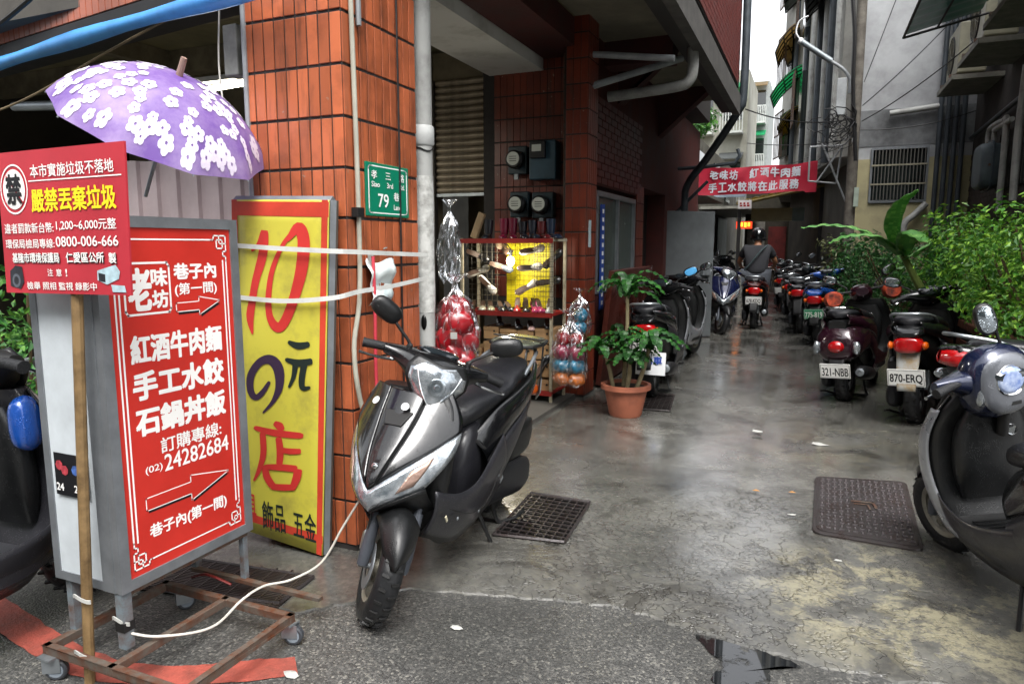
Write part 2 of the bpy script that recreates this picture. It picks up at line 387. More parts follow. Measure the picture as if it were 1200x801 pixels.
def asphalt_material():
    m = bpy.data.materials.new('wet_asphalt'); m.use_nodes = True; t = m.node_tree; N = t.nodes; L = t.links; b = N['Principled BSDF']
    tc = N.new('ShaderNodeTexCoord'); vo = N.new('ShaderNodeTexVoronoi'); vo.inputs['Scale'].default_value = 130; L.new(tc.outputs['Object'], vo.inputs['Vector'])
    rp = N.new('ShaderNodeValToRGB'); e = rp.color_ramp.elements; e[0].color = lin('#363635'); e[1].color = lin('#7b7972'); e[1].position = 1
    x = e.new(.5); x.color = lin('#484846'); x = e.new(.85); x.color = lin('#5b5a57')
    sp = N.new('ShaderNodeSeparateColor'); L.new(vo.outputs['Color'], sp.inputs[0]); L.new(sp.outputs[0], rp.inputs[0])
    n = N.new('ShaderNodeTexNoise'); n.inputs['Scale'].default_value = 1.6; n.inputs['Detail'].default_value = 6; L.new(tc.outputs['Object'], n.inputs['Vector'])
    mx = N.new('ShaderNodeMix'); mx.data_type = 'RGBA'; mr = N.new('ShaderNodeMapRange'); mr.inputs['From Min'].default_value = .42; mr.inputs['From Max'].default_value = .62; mr.inputs['To Max'].default_value = .55
    L.new(n.outputs['Fac'], mr.inputs['Value']); L.new(mr.outputs[0], mx.inputs[0]); L.new(rp.outputs[0], mx.inputs[6]); mx.inputs[7].default_value = lin('#383836'); L.new(mx.outputs[2], b.inputs['Base Color'])
    m2 = N.new('ShaderNodeMapRange'); m2.inputs['From Min'].default_value = .4; m2.inputs['From Max'].default_value = .6; m2.inputs['To Min'].default_value = .55; m2.inputs['To Max'].default_value = .25
    L.new(n.outputs['Fac'], m2.inputs['Value']); L.new(m2.outputs[0], b.inputs['Roughness'])
    b1 = N.new('ShaderNodeBump'); b1.inputs['Strength'].default_value = .6; b1.inputs['Distance'].default_value = .004; L.new(vo.outputs['Distance'], b1.inputs['Height']); b1.invert = True
    L.new(b1.outputs[0], b.inputs['Normal'])
    return m
gm = ground_material(); am = asphalt_material()
def struct(o): o['kind'] = 'structure'; return o
gy = [-25, 0, 2.62, 3.0, 10, 30, 70, 125]
struct(MB().grid(lambda u, v: (-60+120*u, gy[round(v*7)], 0 if gy[round(v*7)] < 2.7 else -.05), 4, 7).build('ground', am))
# the alley's concrete slab, a little proud of the asphalt, broken front edge
edge = [(-6, 2.30), (-3.0, 2.30), (-2.2, 2.02), (-1.75, 1.96), (-1.6, 2.12), (-1.445, 2.31), (-1.2, 2.367), (-.98, 2.42), (-.765, 2.473), (-.62, 2.50), (-.51, 2.485), (-.38, 2.44),
        (-.25, 2.443), (-.1, 2.40), (.015, 2.413), (.12, 2.37), (.227, 2.41), (.33, 2.40), (.452, 2.447), (1.2, 2.40), (6, 2.38)]
ed = []
for i in range(len(edge)-1):
    a, b_ = Vector(edge[i]), Vector(edge[i+1]); k = max(1, int((b_-a).length/.035)) if abs(a.x) < 2.5 else 3
    for j in range(k):
        p = a.lerp(b_, j/k); ed.append((p.x, p.y+random.uniform(-.012, .012)))
ed.append(edge[-1])
def fall(x, y):      # shallow mid-alley gutter, shaped in to shift the sky glare sideways
    d = .026*(x+1.15)/.9 if -1.15 < x < -.25 else (.026*(.12-x)/.37 if -.25 <= x < .12 else 0)
    return .012-d*min(1, max(0, (y-2.7)/.5))
mb = MB(); n = len(ed); ys_ = [2.62, 2.8, 3.0, 3.2, 4, 6, 10, 20, 40, 70]
mb.add([(x, y, .0) for x, y in ed]+[(x, y+.005, .007) for x, y in ed]+[(x, yy, fall(x, yy)) for yy in ys_ for x, y in ed],
       [(q*n+i, q*n+i+1, (q+1)*n+i+1, (q+1)*n+i) for q in range(len(ys_)+1) for i in range(n-1)])
struct(mb.build('alley_pavement', gm, smooth=True, ang=30))
# raised footing strip under the arcade shop
struct(MB().prism([(-1.93, 3.1, .012), (-1.95, 13, .012), (-8, 13, .012), (-8, 2.6, .012), (-2.4, 2.6, .012), (-2.4, 3.1, .012)], (0,0,.035)).build('arcade_floor', conc_dk))
pud = M('rain_puddle', '#151617', .02, var=.02, spec=1, ior=1.6)
def _pud():
    N = pud.node_tree.nodes; L = pud.node_tree.links; b = N['Principled BSDF']; tc = N.new('ShaderNodeTexCoord'); n = N.new('ShaderNodeTexNoise'); n.inputs['Scale'].default_value = 9; n.inputs['Detail'].default_value = 10; n.inputs['Roughness'].default_value = .72
    L.new(tc.outputs['Object'], n.inputs['Vector']); q = N.new('ShaderNodeMapRange'); q.inputs['From Min'].default_value = .40; q.inputs['From Max'].default_value = .48; L.new(n.outputs['Fac'], q.inputs['Value']); L.new(q.outputs[0], b.inputs['Alpha'])
_pud()
def blob(name, pts, z, mat, parent=None, nn=5):
    C = catmull([(x, y, 0) for x, y in pts], nn, True)
    mb = MB(); c = sum(C, Vector())/len(C)
    mb.add([(c.x, c.y, z)]+[(p.x+random.uniform(-.009,.009), p.y+random.uniform(-.009,.009), z) for p in C], [(0, i+1, (i+1) % len(C)+1) for i in range(len(C))])
    return mb.build(name, mat, parent)
struct(blob('rain_puddle', [(-.30, 2.43), (-.19, 2.415), (-.10, 2.41), (-.03, 2.39), (.04, 2.36), (-.04, 2.32), (-.055, 2.25), (-.05, 2.1), (-.09, 1.98), (-.16, 2.0), (-.19, 2.12), (-.23, 2.2), (-.21, 2.29), (-.27, 2.36)], .0045, pud))
redpaint = M('worn_red_road_paint', '#98493d', .55, col2='#6a3a32', mix=.45, scale=10, bump=.3, bscale=90)
top = [(-3.4, 1.75), (-2.95, 1.62), (-2.7, 1.57), (-2.45, 1.52), (-2.25, 1.50), (-2.05, 1.495), (-1.90, 1.54), (-1.785, 1.60), (-1.66, 1.68), (-1.555, 1.742)]
bot = [(-3.45, 1.64), (-3.0, 1.51), (-2.75, 1.46), (-2.5, 1.41), (-2.3, 1.39), (-2.08, 1.375), (-1.90, 1.43), (-1.75, 1.49), (-1.60, 1.58), (-1.48, 1.668)]
T_ = catmull([(x, y, .004) for x, y in top], 5); B_ = catmull([(x, y, .004) for x, y in bot], 5)
T_ = [p+Vector((0, random.uniform(-.006, .006), 0)) for p in T_]; B_ = [p+Vector((0, random.uniform(-.006, .006), 0)) for p in B_]
mb = MB(); k = len(T_); mb.add(T_+B_, [(i, i+1, k+i+1, k+i) for i in range(k-1)]); struct(mb.build('road_marking', redpaint))
# litter
lit = M('paper_scrap', '#a9a9a4', .7)
for (x, y, s, l) in ((-1.13, 2.12, .018, 'small crumpled white tissue scrap on the asphalt by the slab edge'), (-1.50, 1.66, .02, 'torn white scrap beside the red paint end'),
                     (-1.72, 1.70, .010, 'tiny round white chip on asphalt inside the sign cart'), (-.30, 5.4, .03, 'pale flattened scrap in the middle of the alley'),
                     (.12, 5.2, .035, 'cream flattened scrap of card near the manhole cover'), (-.02, 3.75, .014, 'white cigarette end lying left of the manhole cover'),
                     (.18, 3.26, .012, 'white paper fleck on the cream patch below the manhole cover')):
    mb = MB(); z0 = .014 if y > 2.45 else .004
    pts = [(x+s*math.cos(a)*random.uniform(.6, 1.3)*1.5, y+s*math.sin(a)*random.uniform(.5, 1.2), z0+random.uniform(0, s*.25)) for a in [i*math.pi/4 for i in range(8)]]
    mb.add([(x, y, z0+s*.3)]+pts, [(0, i+1, (i+1) % 8+1) for i in range(8)]); tag(mb.build('paper_scrap', lit, solid=.001), l, 'litter', 'scraps of litter on the ground')
leafm = M('dead_leaf', '#9a6a2a', .6)
for (x, y) in ((-.22, 4.05), (-.03, 4.1)):
    mb = MB(); mb.add([(x-.02, y, .014), (x, y+.009, .02), (x+.022, y+.002, .014), (x, y-.009, .016)], [(0,1,2,3)])
    tag(mb.build('dead_leaf', leafm, solid=.0008), ('left' if x < -.1 else 'right')+' one of two small orange dead leaves before the manhole cover', 'leaf', 'dead leaves on the paving')

# manhole cover
def grate(label, quad, nb, nc, z=.014, group='drain grates'):
    """quad: four ground corners a,b,c,d; bars run a->b, nb of them from a to d"""
    a, b_, c, d = [Vector((x, y, 0)) for x, y in quad]; cen = (a+b_+c+d)/4
    root = thing('drain_grate', label, 'drain grate', (cen.x, cen.y, 0), group=group)
    MB().prism([p+Vector((0,0,z-.0095)) for p in (a, b_, c, d)], (0,0,.003)).build('pit', M('black_pit', '#060606', .3), root)
    f = MB()
    for p, q in ((a, b_), (b_, c), (c, d), (d, a)):
        f.tube([p+Vector((0,0,z)), q+Vector((0,0,z))], .008, 4)
    f.build('frame', ironm, root)
    L1 = (b_-a).length; ang = math.atan2((b_-a).y, (b_-a).x)
    bar = MB().box((0,0,0), (1, .006, .007)).build('bar', ironm, root, world=False)
    pl = [(a.lerp(d, (i+.5)/nb).lerp(b_.lerp(c, (i+.5)/nb), .5)+Vector((0,0,z)), (L1, 1, 1), ang) for i in range(nb)]
    pieces('bar', bar, pl, root)
    L2 = (d-a).length; ang2 = math.atan2((d-a).y, (d-a).x)
    cb = MB().box((0,0,0), (1, .005, .006)).build('cross_bar', ironm, root, world=False)
    pieces('cross_bar', cb, [(a.lerp(b_, (i+.5)/nc).lerp(d.lerp(c, (i+.5)/nc), .5)+Vector((0,0,z-.001)), (L2, 1, 1), ang2) for i in range(nc)], root)
grate('long iron drain grate behind the wheeled sign cart', [(-2.60, 2.13), (-2.55, 1.84), (-1.84, 1.99), (-1.86, 2.22)], 10, 22)
grate('square iron drain grate behind the black scooter', [(-1.38, 3.50), (-1.035, 3.495), (-.995, 2.95), (-1.34, 2.90)], 12, 8, .02)
grate('small iron drain grate beside the terracotta pot', [(-1.36, 6.43), (-1.106, 6.42), (-1.03, 5.77), (-1.29, 5.74)], 10, 6, .02)
mh = thing('manhole_cover', 'square brown cast iron manhole cover with raised tread studs', 'manhole cover', (.33, 4.0, 0))
q4 = [Vector(p) for p in ((.09, 4.44, 0), (.585, 4.54, 0), (.545, 3.50, 0), (.075, 3.53, 0))]
def inset(q, t, z): c = sum(q, Vector())/4; return [p.lerp(c, t)+Vector((0,0,z)) for p in q]
def rounded(q, r, z, k=4):
    out = []
    for i in range(4):
        p = q[i]; a = (q[i-1]-p).normalized()*r; b_ = (q[(i+1) % 4]-p).normalized()*r
        for j in range(k+1):
            t = j/k; out.append(p+a*(1-t)**2+b_*t*t+Vector((0,0,z)))
    return out
MB().prism(rounded(q4, .06, .010), (0,0,.012)).build('frame', ironm, mh, bevel=.003)
MB().prism(rounded(inset(q4, .07, 0), .05, .0222), (0,0,.004)).build('cover_plate', ironm, mh, bevel=.002)
st = MB(); nn_ = 0
for i in range(14):
    for j in range(19):
        u, v = (i+.5+(.0))/14, (j+.5)/19
        if .36 < u < .64 and .40 < v < .60: continue
        p = inset(q4, .11, 0); c = p[0].lerp(p[1], u).lerp(p[3].lerp(p[2], u), v)
        s_ = (.021, .008) if (i+j) % 2 else (.008, .026)
        st.box((c.x, c.y, .0292), (s_[0], s_[1], .0065))
st.build('tread_stud', M('worn_stud_steel', '#7c7678', .25, metal=.55, var=.3, scale=20), mh, kind='stuff')
c = sum(q4, Vector())/4; e_ = MB()
line2(e_, [(c.x-.05, c.y+.04), (c.x+.05, c.y+.05), (c.x+.06, c.y-.03)], .012, lambda x, y, z: Vector((x, y, .030)))
line2(e_, [(c.x-.04, c.y), (c.x+.02, c.y+.01), (c.x+.03, c.y-.06)], .008, lambda x, y, z: Vector((x, y, .030)))
e_.build('emblem', rust, mh, solid=.003)

# ------------------------------------------------------------------ left building: corner pillar
CX, CY = -1.842, 2.504
def tiled(root, tiles_at, mat, name='tile', tw=.055, th=.205, d=.008):
    """tiles_at: list of (location, rotation about z, sx, sz)"""
    t = MB().box((0, 0, 0), (tw, d, th)).build(name, mat, root, world=False, bevel=.0025)
    pl = Vector(root.location) if root.parent is None else Vector(root.location)+Vector(root.parent.location)
    for i, (loc, rz, sx, sz) in enumerate(tiles_at):
        o = t if i == 0 else t.copy()
        if i: COL.objects.link(o); o.parent = root
        o.location = Vector(loc)-pl; o.rotation_euler = (random.uniform(-.012,.012), 0, rz+random.uniform(-.008,.008)); o.scale = (sx, 1, sz)
pil = thing('tiled_pillar', 'corner pillar clad in glossy orange upright tiles with dark joints', 'pillar', (-2.08, 2.78, 0))
MB().bb(-2.345, CX, CY, 3.085, 0, 3.3).build('pillar_core', grout, pil)
T = []
for r in range(15):
    z = .04+.2115*r+.1
    for i in range(9): T.append(((CX-.026-.0585*(i), CY-.002, z), 0, .93, .97))
    for i in range(10): T.append(((CX+.002, CY+.028+.0585*i, z), math.pi/2, .93, .97))
tiled(pil, T, orange)
# second pillar and the meter wall
p2 = thing('tiled_pillar', 'dim orange tiled pillar beside the shoe rack and potted plant', 'pillar', (-1.95, 6.1, 0))
MB().bb(-2.06, -1.852, 6.0, 6.30, 0, 3.4).build('pillar_core', grout, p2)
T = []
for r in range(16):
    z = .14+.2115*r
    for i in range(3): T.append(((-1.885-.066*i, 5.998, z), 0, 1.14, .97))
    for i in range(5): T.append(((-1.850, 6.03+.058*i, z), math.pi/2, .96, .97))
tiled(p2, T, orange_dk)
MB().bb(-1.8458, -1.8445, 6.05, 6.13, 1.38, 1.62).build('paper_notice', M('grey_notice_paper', '#9fb0b4', .7), p2)
mw = thing('meter_wall', 'dim orange tiled wall carrying the electricity meters', 'wall', (-2.5, 6.35, 0))
MB().bb(-3.0, -2.06, 6.308, 6.5, 0, 3.3).build('wall_core', grout, mw)
T = [((-2.10-.068*i, 6.304, 1.0+.2115*r), 0, 1.17, .97) for r in range(11) for i in range(12)]
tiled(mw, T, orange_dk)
# shop back wall, shutter
bw = thing('shop_wall', 'dark rear wall of the arcade shop above and beside the shutter', 'wall', (-4, 6.8, 0))
MB().bb(-8, -3.62, 6.40, 6.6, 0, 3.3).bb(-3.62, -2.70, 6.42, 6.6, 3.02, 3.3).bb(-3.62, -2.7, 7.2, 7.3, 0, 3.02).build('wall_panel', M('dingy_plaster', '#6d6450', .85, var=.5, scale=2, bump=.1), bw)
sh = thing('roller_shutter', 'half raised corrugated metal roller shutter in the doorway', 'shutter', (-3.15, 6.38, 1.9))
slm = M('dusty_shutter_metal', '#8d8270', .5, metal=.3, col2='#5b5040', mix=.45, scale=7)
sl = MB().grid(lambda u, v: (-.42+.84*u, -.026*math.sin(v*math.pi)**.7, -.031+.062*v), 1, 8).build('slat', slm, sh, smooth=True, world=False)
pieces('slat', sl, [((-3.15, 6.39, 1.95+.0655*i), (1, 1, 1), 0) for i in range(17)], sh)
MB().bb(-3.58, -2.72, 6.36, 6.40, 1.885, 1.915).build('bottom_bar', steel, sh)
MB().bb(-3.60, -3.565, 6.33, 6.40, 0, 3.02).bb(-2.735, -2.70, 6.33, 6.40, 0, 3.02).build('guide_rail', M('rail_metal', '#3a3530', .6), sh)
# ceilings and beams of the arcade
arc = thing('arcade_building', 'overhanging upper storey above the dark arcade with maroon beams and grey soffits', 'building', (-4, 6, 3))
MB().bb(-9, -1.98, 2.95, 6.8, 3.34, 3.5).build('ceiling', olive, arc)
MB().bb(-1.975, -1.28, 3.3, 6.85, 3.34, 3.5).build('soffit', ceilm, arc)
MB().bb(-2.93, -2.38, 3.1, 6.62, 3.0, 3.12).build('duct_beam', white_flake, arc)
MB().bb(-2.37, -1.98, 3.1, 6.85, 3.10, 3.33).build('beam', maroon, arc)
MB().bb(-2.6, -1.30, 6.86, 7.12, 3.12, 3.5).build('cross_beam', maroon, arc)
MB().bb(-2.3, -1.28, 7.125, 10.5, 3.42, 3.55).build('soffit', ceilm, arc)
MB().bb(-1.277, -1.13, 2.5, 10.5, 3.24, 3.5).build('fascia', M('dark_fascia', '#3b3836', .7, var=.3), arc)
MB().bb(-1.128, -1.03, 2.5, 10.5, 3.20, 3.46).build('fascia_edge', M('grey_edge', '#5c5a57', .7, var=.4), arc)
MB().bb(-9, -2.35, 2.62, 2.94, 2.62, 3.4).build('front_beam', conc_dk, arc)
for i, (y, z) in enumerate(((7.4, 2.62), (9.5, 2.56))):
    MB().prism([(-2.32, y, z-.05), (-1.27, y, z+.87), (-1.27, y, 3.415), (-2.32, y, 3.415)], (0, .26, 0)).build('corbel', maroon, arc)
MB().bb(-1.80, -1.06, 2.5, 10.5, 3.56, 6.9).bb(-9, -1.8, 2.6, 13.2, 3.56, 6.9).build('upper_wall', grout, arc)
tb = MB()
for k in range(26):
    for j in range(32):
        y = 2.62+.24*j+(.12 if k % 2 else 0); tb.bb(-1.058, -1.05, y, y+.228, 3.58+.065*k, 3.635+.065*k)
tb.build('facade_tile', redtile, arc, kind='stuff')
for j in range(3):
    y = 5.2+1.8*j
    MB().bb(-1.07, -1.0, y, y+1.4, 5.3, 5.36).bb(-1.07, -1.0, y, y+1.4, 6.64, 6.7).bb(-1.07, -1.0, y, y+.06, 5.36, 6.64).bb(-1.07, -1.0, y+.68, y+.74, 5.36, 6.64).bb(-1.07, -1.0, y+1.34, y+1.4, 5.36, 6.64).build('window_frame', M('bronze_frame', '#2a2e33', .4), arc)
    MB().bb(-1.055, -1.04, y+.05, y+1.35, 5.35, 6.65).build('pane', glass_dk, arc)
# side wall with window and tile panel
swl = thing('side_wall', 'maroon tiled alley wall with a dusty window behind the potted plant', 'wall', (-2.1, 8.2, 0))
MB().bb(-2.3, -1.96, 6.31, 6.62, 0, 3.4).bb(-2.3, -1.96, 6.62, 8.35, 1.98, 3.4).bb(-2.3, -1.96, 6.62, 8.35, 0, .9).bb(-2.3, -1.96, 8.35, 8.75, 0, 3.4).bb(-2.3, -1.96, 8.75, 10.1, 2.1, 3.4).bb(-2.3, -1.96, 10.1, 13.2, 0, 3.4).build('wall_core', M('maroon_wall', '#4a1710', .7, var=.4, scale=3, bump=.15), swl)
tb = MB()
for k in range(12):
    for j in range(9):
        y = 6.34+.235*j+(.11 if k % 2 else 0); tb.bb(-1.958, -1.950, y, y+.222, 2.0+.068*k, 2.058+.068*k)
tb.build('wall_tile', M('dull_red_tile', '#54180f', .45, rand=0, var=.4, scale=5), swl, kind='stuff')
T = [((-1.955, 8.38+.062*i, .10+.2115*r), math.pi/2, 1.0, .97) for r in range(10) for i in range(6)]
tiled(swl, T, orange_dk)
wf = MB().bb(-2.02, -1.95, 6.68, 6.73, .92, 1.93).bb(-2.02, -1.95, 8.24, 8.29, .92, 1.93).bb(-2.02, -1.95, 6.73, 8.24, 1.88, 1.93).bb(-2.02, -1.95, 6.73, 8.24, .92, .97).bb(-2.02, -1.95, 7.50, 7.54, .97, 1.88).build('window', alu, swl)
MB().bb(-2.0, -1.985, 6.73, 8.24, .97, 1.88).build('pane', M('dusty_pane', '#49544e', .25, var=.4, scale=3), wf)
MB().bb(-1.949, -1.935, 6.78, 6.90, .75, 1.80).build('blue_notice', M('blue_notice', '#1c3f8f', .5), swl)
bwd = MB(); 
for k in range(12): bwd.bb(-1.9348, -1.934, 6.81, 6.87, .80+.083*k, .84+.083*k)
bwd.build('lettering', white_ink, swl)
MB().bb(-2.28, -2.2, 8.8, 10.05, 0, 2.08).build('door', M('dark_door', '#1e1c1c', .6), swl)
bb_ = MB(); bb_.box((-1.80, 7.35, .60), (.05, 1.75, 1.12), (0, 6, 0)); 
tag(bb_.build('leaning_board', M('brown_board', '#4a2119', .45, var=.4, scale=3, wet=.2), bevel=.004), 'brown wooden board leaning under the window behind the potted plant', 'board')
g = thing('steel_gate', 'grey flat steel gate leaf standing open across the arcade end', 'gate', (-1.7, 10.56, 0))
ga = math.degrees(math.atan2(.55, .64))
MB().box((-1.69, 10.56, .96), (.86, .035, 1.86), (0, 0, ga)).build('door_panel', M('grey_sheet_steel', '#626668', .5, metal=.2, var=.3, scale=2.4, bump=.05), g, bevel=.004)
MB().box((-1.44, 10.70, 1.02), (.13, .06, .13), (0,0,ga)).tube([(-1.50, 10.66, 1.02), (-1.36, 10.74, 1.02)], .012).build('latch', steel, g)

# meters
def meter(x, z, label, box_w, box_h, dials, lid=None):
    r = thing('electricity_meter', label, 'meter', (x, 6.25, z), group='electricity meters on the tiled wall')
    MB().bb(x-box_w/2, x+box_w/2, 6.20, 6.298, z-box_h/2, z+box_h/2).build('case', M('meter_case', '#23343b', .35, var=.3), r, bevel=.012)
    MB().lathe([(0, 0), (.07, 0), (.085, .02), (.085, .08), (.07, .1), (0, .1)], (x, 6.20, z), (0,-1,0), 24).build('dial_housing', black, r, smooth=True)
    MB().lathe([(0, 0), (.062, 0), (.062, .004), (0, .004)], (x, 6.099, z+.005), (0,-1,0), 24).build('dial', M('dial_face', '#b9bdb4', .3, var=.1), r)
    lt = MB()
    for q in range(3): lt.bb(x-.035, x+.035, 6.0935, 6.0945, z+.02-.02*q, z+.026-.02*q)
    lt.build('dial_marking', black_ink, r)
    MB().bb(x-.02, x+.02, 6.17, 6.20, z-box_h/2-.05, z-box_h/2).build('gland', steel, r)
meter(-2.60, 2.19, 'round dialled electricity meter, upper left of the four', .19, .26, 1)
meter(-2.58, 1.78, 'round dialled electricity meter, lower left above the boots', .19, .24, 1)
meter(-2.345, 1.77, 'round dialled electricity meter, lower right above the boots', .21, .24, 1)
r = thing('electricity_meter', 'square blue grey electricity meter box, upper right of the four', 'meter', (-2.32, 6.25, 2.18), group='electricity meters on the tiled wall')
MB().bb(-2.46, -2.20, 6.15, 6.298, 2.0, 2.35).build('case', M('meter_box', '#2a4654', .4, var=.3), r, bevel=.012)
MB().bb(-2.44, -2.29, 6.11, 6.148, 2.19, 2.34).build('dial_housing', black, r, bevel=.005)
MB().bb(-2.415, -2.325, 6.104, 6.109, 2.25, 2.31).build('dial', M('dial_face'), r)
# upper clutter: wires and pipes in the arcade
def cab(label, pts, rad, mat=cable, sub=8, name='cable', cat='cable', group=None, n=6):
    o = MB().tube(catmull(pts, sub), rad, n).build(name, mat, smooth=True); return tag(o, label, cat, group)
cab('black conduit running up the wall right of the meters', [(-2.09, 6.20, 1.4), (-2.10, 6.2, 2.4), (-2.08, 6.2, 3.3)], .014, name='conduit', cat='pipe')
cab('rusty conduit beside the second pillar', [(-2.13, 6.2, .9), (-2.13, 6.2, 2.1), (-2.14, 6.2, 3.3)], .009, rust, name='conduit', cat='pipe')
pg = 'waste pipes slung under the overhang'
cab('thin grey pipe, upper of the two slung under the overhang', [(-1.98, 6.12, 2.72), (-1.98, 6.12, 3.04), (-1.96, 6.12, 3.06), (-1.15, 6.16, 2.95)], .028, pvc, 3, 'waste_pipe', 'pipe', pg, 10)
cab('thin grey pipe, lower, rising towards the fascia', [(-1.88, 6.14, 2.78), (-1.22, 6.9, 3.13)], .032, pvc, 2, 'waste_pipe', 'pipe', pg, 10)
cab('thick grey waste pipe with an elbow into the fascia', [(-1.95, 7.0, 2.86), (-1.30, 7.0, 2.90), (-1.16, 7.0, 2.95), (-1.13, 7.0, 3.08), (-1.14, 7.0, 3.30)], .052, pvc_old, 5, 'waste_pipe', 'pipe', pg, 12)
cab('drainpipe dropping past the overhang end and bending back to the wall', [(-1.0, 10.56, 7.4), (-1.0, 10.56, 5.0), (-1.0, 10.58, 3.55), (-1.08, 10.62, 3.25), (-1.5, 10.8, 2.66), (-1.80, 11.0, 2.30), (-1.83, 11.0, 1.9), (-1.83, 11.0, .05)], .055, pipe_dk, 4, 'drainpipe', 'pipe', None, 12)
cab('horizontal black bracket bar above the left end of the banner', [(-1.95, 11.0, 2.55), (-1.12, 11.0, 2.60), (-1.09, 11.0, 2.80)], .03, pipe_dk, 2, 'bracket_bar', 'bracket')
cab('diagonal black brace bar below the banner', [(-1.95, 11.0, 1.9), (-1.5, 11.0, 2.35)], .025, pipe_dk, 2, 'brace_bar', 'bracket')
# downpipe beside the corner pillar
dp = thing('downpipe', 'thick grey downpipe beside the orange corner pillar, split and peeling low down', 'pipe', (-1.865, 3.19, 0))
MB().tube([(-1.865, 3.19, 0), (-1.865, 3.19, 3.3)], .052, 24).build('pipe', pvc_old, dp, smooth=True)
MB().lathe([(.055, 0), (.062, .01), (.062, .09), (.055, .1)], (-1.865, 3.19, 1.9), (0,0,1), 24).build('collar', M('wrap_tape', '#b9bbb9', .6, var=.3), dp, smooth=True)
MB().lathe([(.0535, 0), (.056, .1), (.0535, .3), (.056, .55), (.0535, .7)], (-1.865, 3.19, 1.05), (0,0,1), 24).build('peeling_wrap', M('peeling_wrap', '#b5b6b2', .65, col2='#7b7a75', mix=.42, scale=18, bump=.6, bscale=30), dp, smooth=True)
MB().ball((-1.845, 3.143, 1.0), (.016, .012, .04), 12, 8).build('hole', M('black_pit'), dp)
MB().tube(catmull([(-1.865+.056*math.cos(a), 3.19+.056*math.sin(a), 1.88+.01*math.sin(3*a)) for a in [i*.6 for i in range(22)]], 2), .0035, 5).build('wire_tie', cable, dp)
# conduits on pillar
cab('cream plastic conduit down the front edge of the orange pillar', [(-1.822, 2.545, 3.3), (-1.822, 2.552, 2.4), (-1.82, 2.56, 1.7), (-1.82, 2.552, 1.2), (-1.822, 2.50, .95), (-1.80, 2.51, .7), (-1.76, 2.58, .45), (-1.78, 2.60, .1)], .011, M('cream_conduit', '#a8a698', .5, var=.25), 6, 'conduit', 'pipe', None, 10)
cab('black cable down the alley side of the orange pillar', [(-1.823, 2.90, 3.3), (-1.823, 2.905, 2.0), (-1.823, 2.90, .9), (-1.823, 2.91, .2)], .005, cable, 5)
cab('thin grey cable bracket beside the cream conduit', [(-1.82, 2.60, 3.2), (-1.82, 2.60, 2.32)], .012, pvc, 2)
MB_ = MB().bb(-1.835, -1.80, 2.53, 2.575, 1.52, 1.56).build('clip_box', blackm); tag(MB_, 'small black clip box on the cream conduit', 'junction box')
# street name plate
sg = thing('street_sign', 'green and white street name plate screwed to the orange pillar', 'street sign', (-1.825, 2.81, 1.65))
MB().bb(-1.8365, -1.8265, 2.633, 2.985, 1.530, 1.766).build('plate', M('sign_green', '#0a7a5c', .35, var=.06), sg, bevel=.002)
fr = lambda x, y, z: Vector((-1.8258+z, 2.633+x*.352, 1.53+y*.236))
b = MB(); line2(b, rounded([Vector((.05, .06, 0)), Vector((.95, .06, 0)), Vector((.95, .94, 0)), Vector((.05, .94, 0))], .06, 0, 3) and [(p.x, p.y) for p in rounded([Vector((.05, .06, 0)), Vector((.95, .06, 0)), Vector((.95, .94, 0)), Vector((.05, .94, 0))], .06, 0, 3)], .022, fr, 0, True)
b.build('border', white_ink, sg)
RY, UZ = (0,1,0), (0,0,1)
for s_, x, y, w_, h_ in (('孝', .17, .78, .045, .038), ('三', .49, .78, .042, .03), ('路', .82, .78, .045, .038), ('Siao', .20, .60, .065, .024), ('3rd', .53, .60, .05, .024), ('Rd.', .83, .60, .04, .024),
                         ('79', .37, .30, .085, .06), ('巷', .68, .40, .045, .038), ('Lane', .70, .19, .06, .024)):
    text(s_, fr(x, y, .001), w_, h_, RY, UZ, white_ink, sg, bold=.01)
# papers, stickers and straps on the pillar
papers = [(2.66, 1.33, .05, .07, 'torn pale paper sticker below the street sign'), (2.74, 1.30, .03, .03, 'small torn scrap of sticker on the pillar'), (2.69, 1.20, .025, .03, 'tiny pale sticker remnant on the pillar'), (2.78, 1.385, .035, .012, 'thin strip of torn sticker on the pillar')]
for y, z, a, b_, l in papers:
    m_ = MB(); m_.add([(-1.832, y-a/2, z-b_/2), (-1.832, y+a/2, z-b_/2+.006), (-1.831, y+a/2-.005, z+b_/2), (-1.832, y-a/2+.004, z+b_/2-.004)], [(0,1,2,3)])
    tag(m_.build('paper_scrap', lit, solid=.001), l, 'paper')
pb = thing('plastic_bag', 'crumpled white plastic bag with a printed picture tied to the pillar', 'bag', (-1.80, 2.70, 1.2))
MB().grid(lambda u, v: (-1.808+.02*math.sin(5*u+3*v)+.012*math.sin(11*v), 2.60+.20*u+.01*math.sin(6*v), 1.13+.20*v+.012*math.sin(9*u)), 14, 10).build('bag', M('white_bag', '#cfd6d4', .35, col2='#9db8c2', mix=.36, scale=12, bump=.4, bscale=20), pb, smooth=True, solid=.002)
cab('pink red nylon string hanging behind the scooter handlebar', [(-1.80, 2.63, 1.35), (-1.79, 2.62, 1.1), (-1.80, 2.63, .8), (-1.79, 2.64, .4)], .008, M('pink_string', '#c03a48', .5), 5, 'nylon_string', 'string')
def strap(label, pts, hw=.010):
    C = catmull(pts, 5); m_ = MB(); vs = [c_+Vector((0,0,hw)) for c_ in C]+[c_-Vector((0,0,hw)) for c_ in C]; k = len(C)
    m_.add(vs, [(i, i+1, k+i+1, k+i) for i in range(k-1)])
    return tag(m_.build('packing_strap', M('white_strap', '#cfd0cb', .4, var=.2), solid=.002), label, 'strap', 'packing straps round the yellow sign')
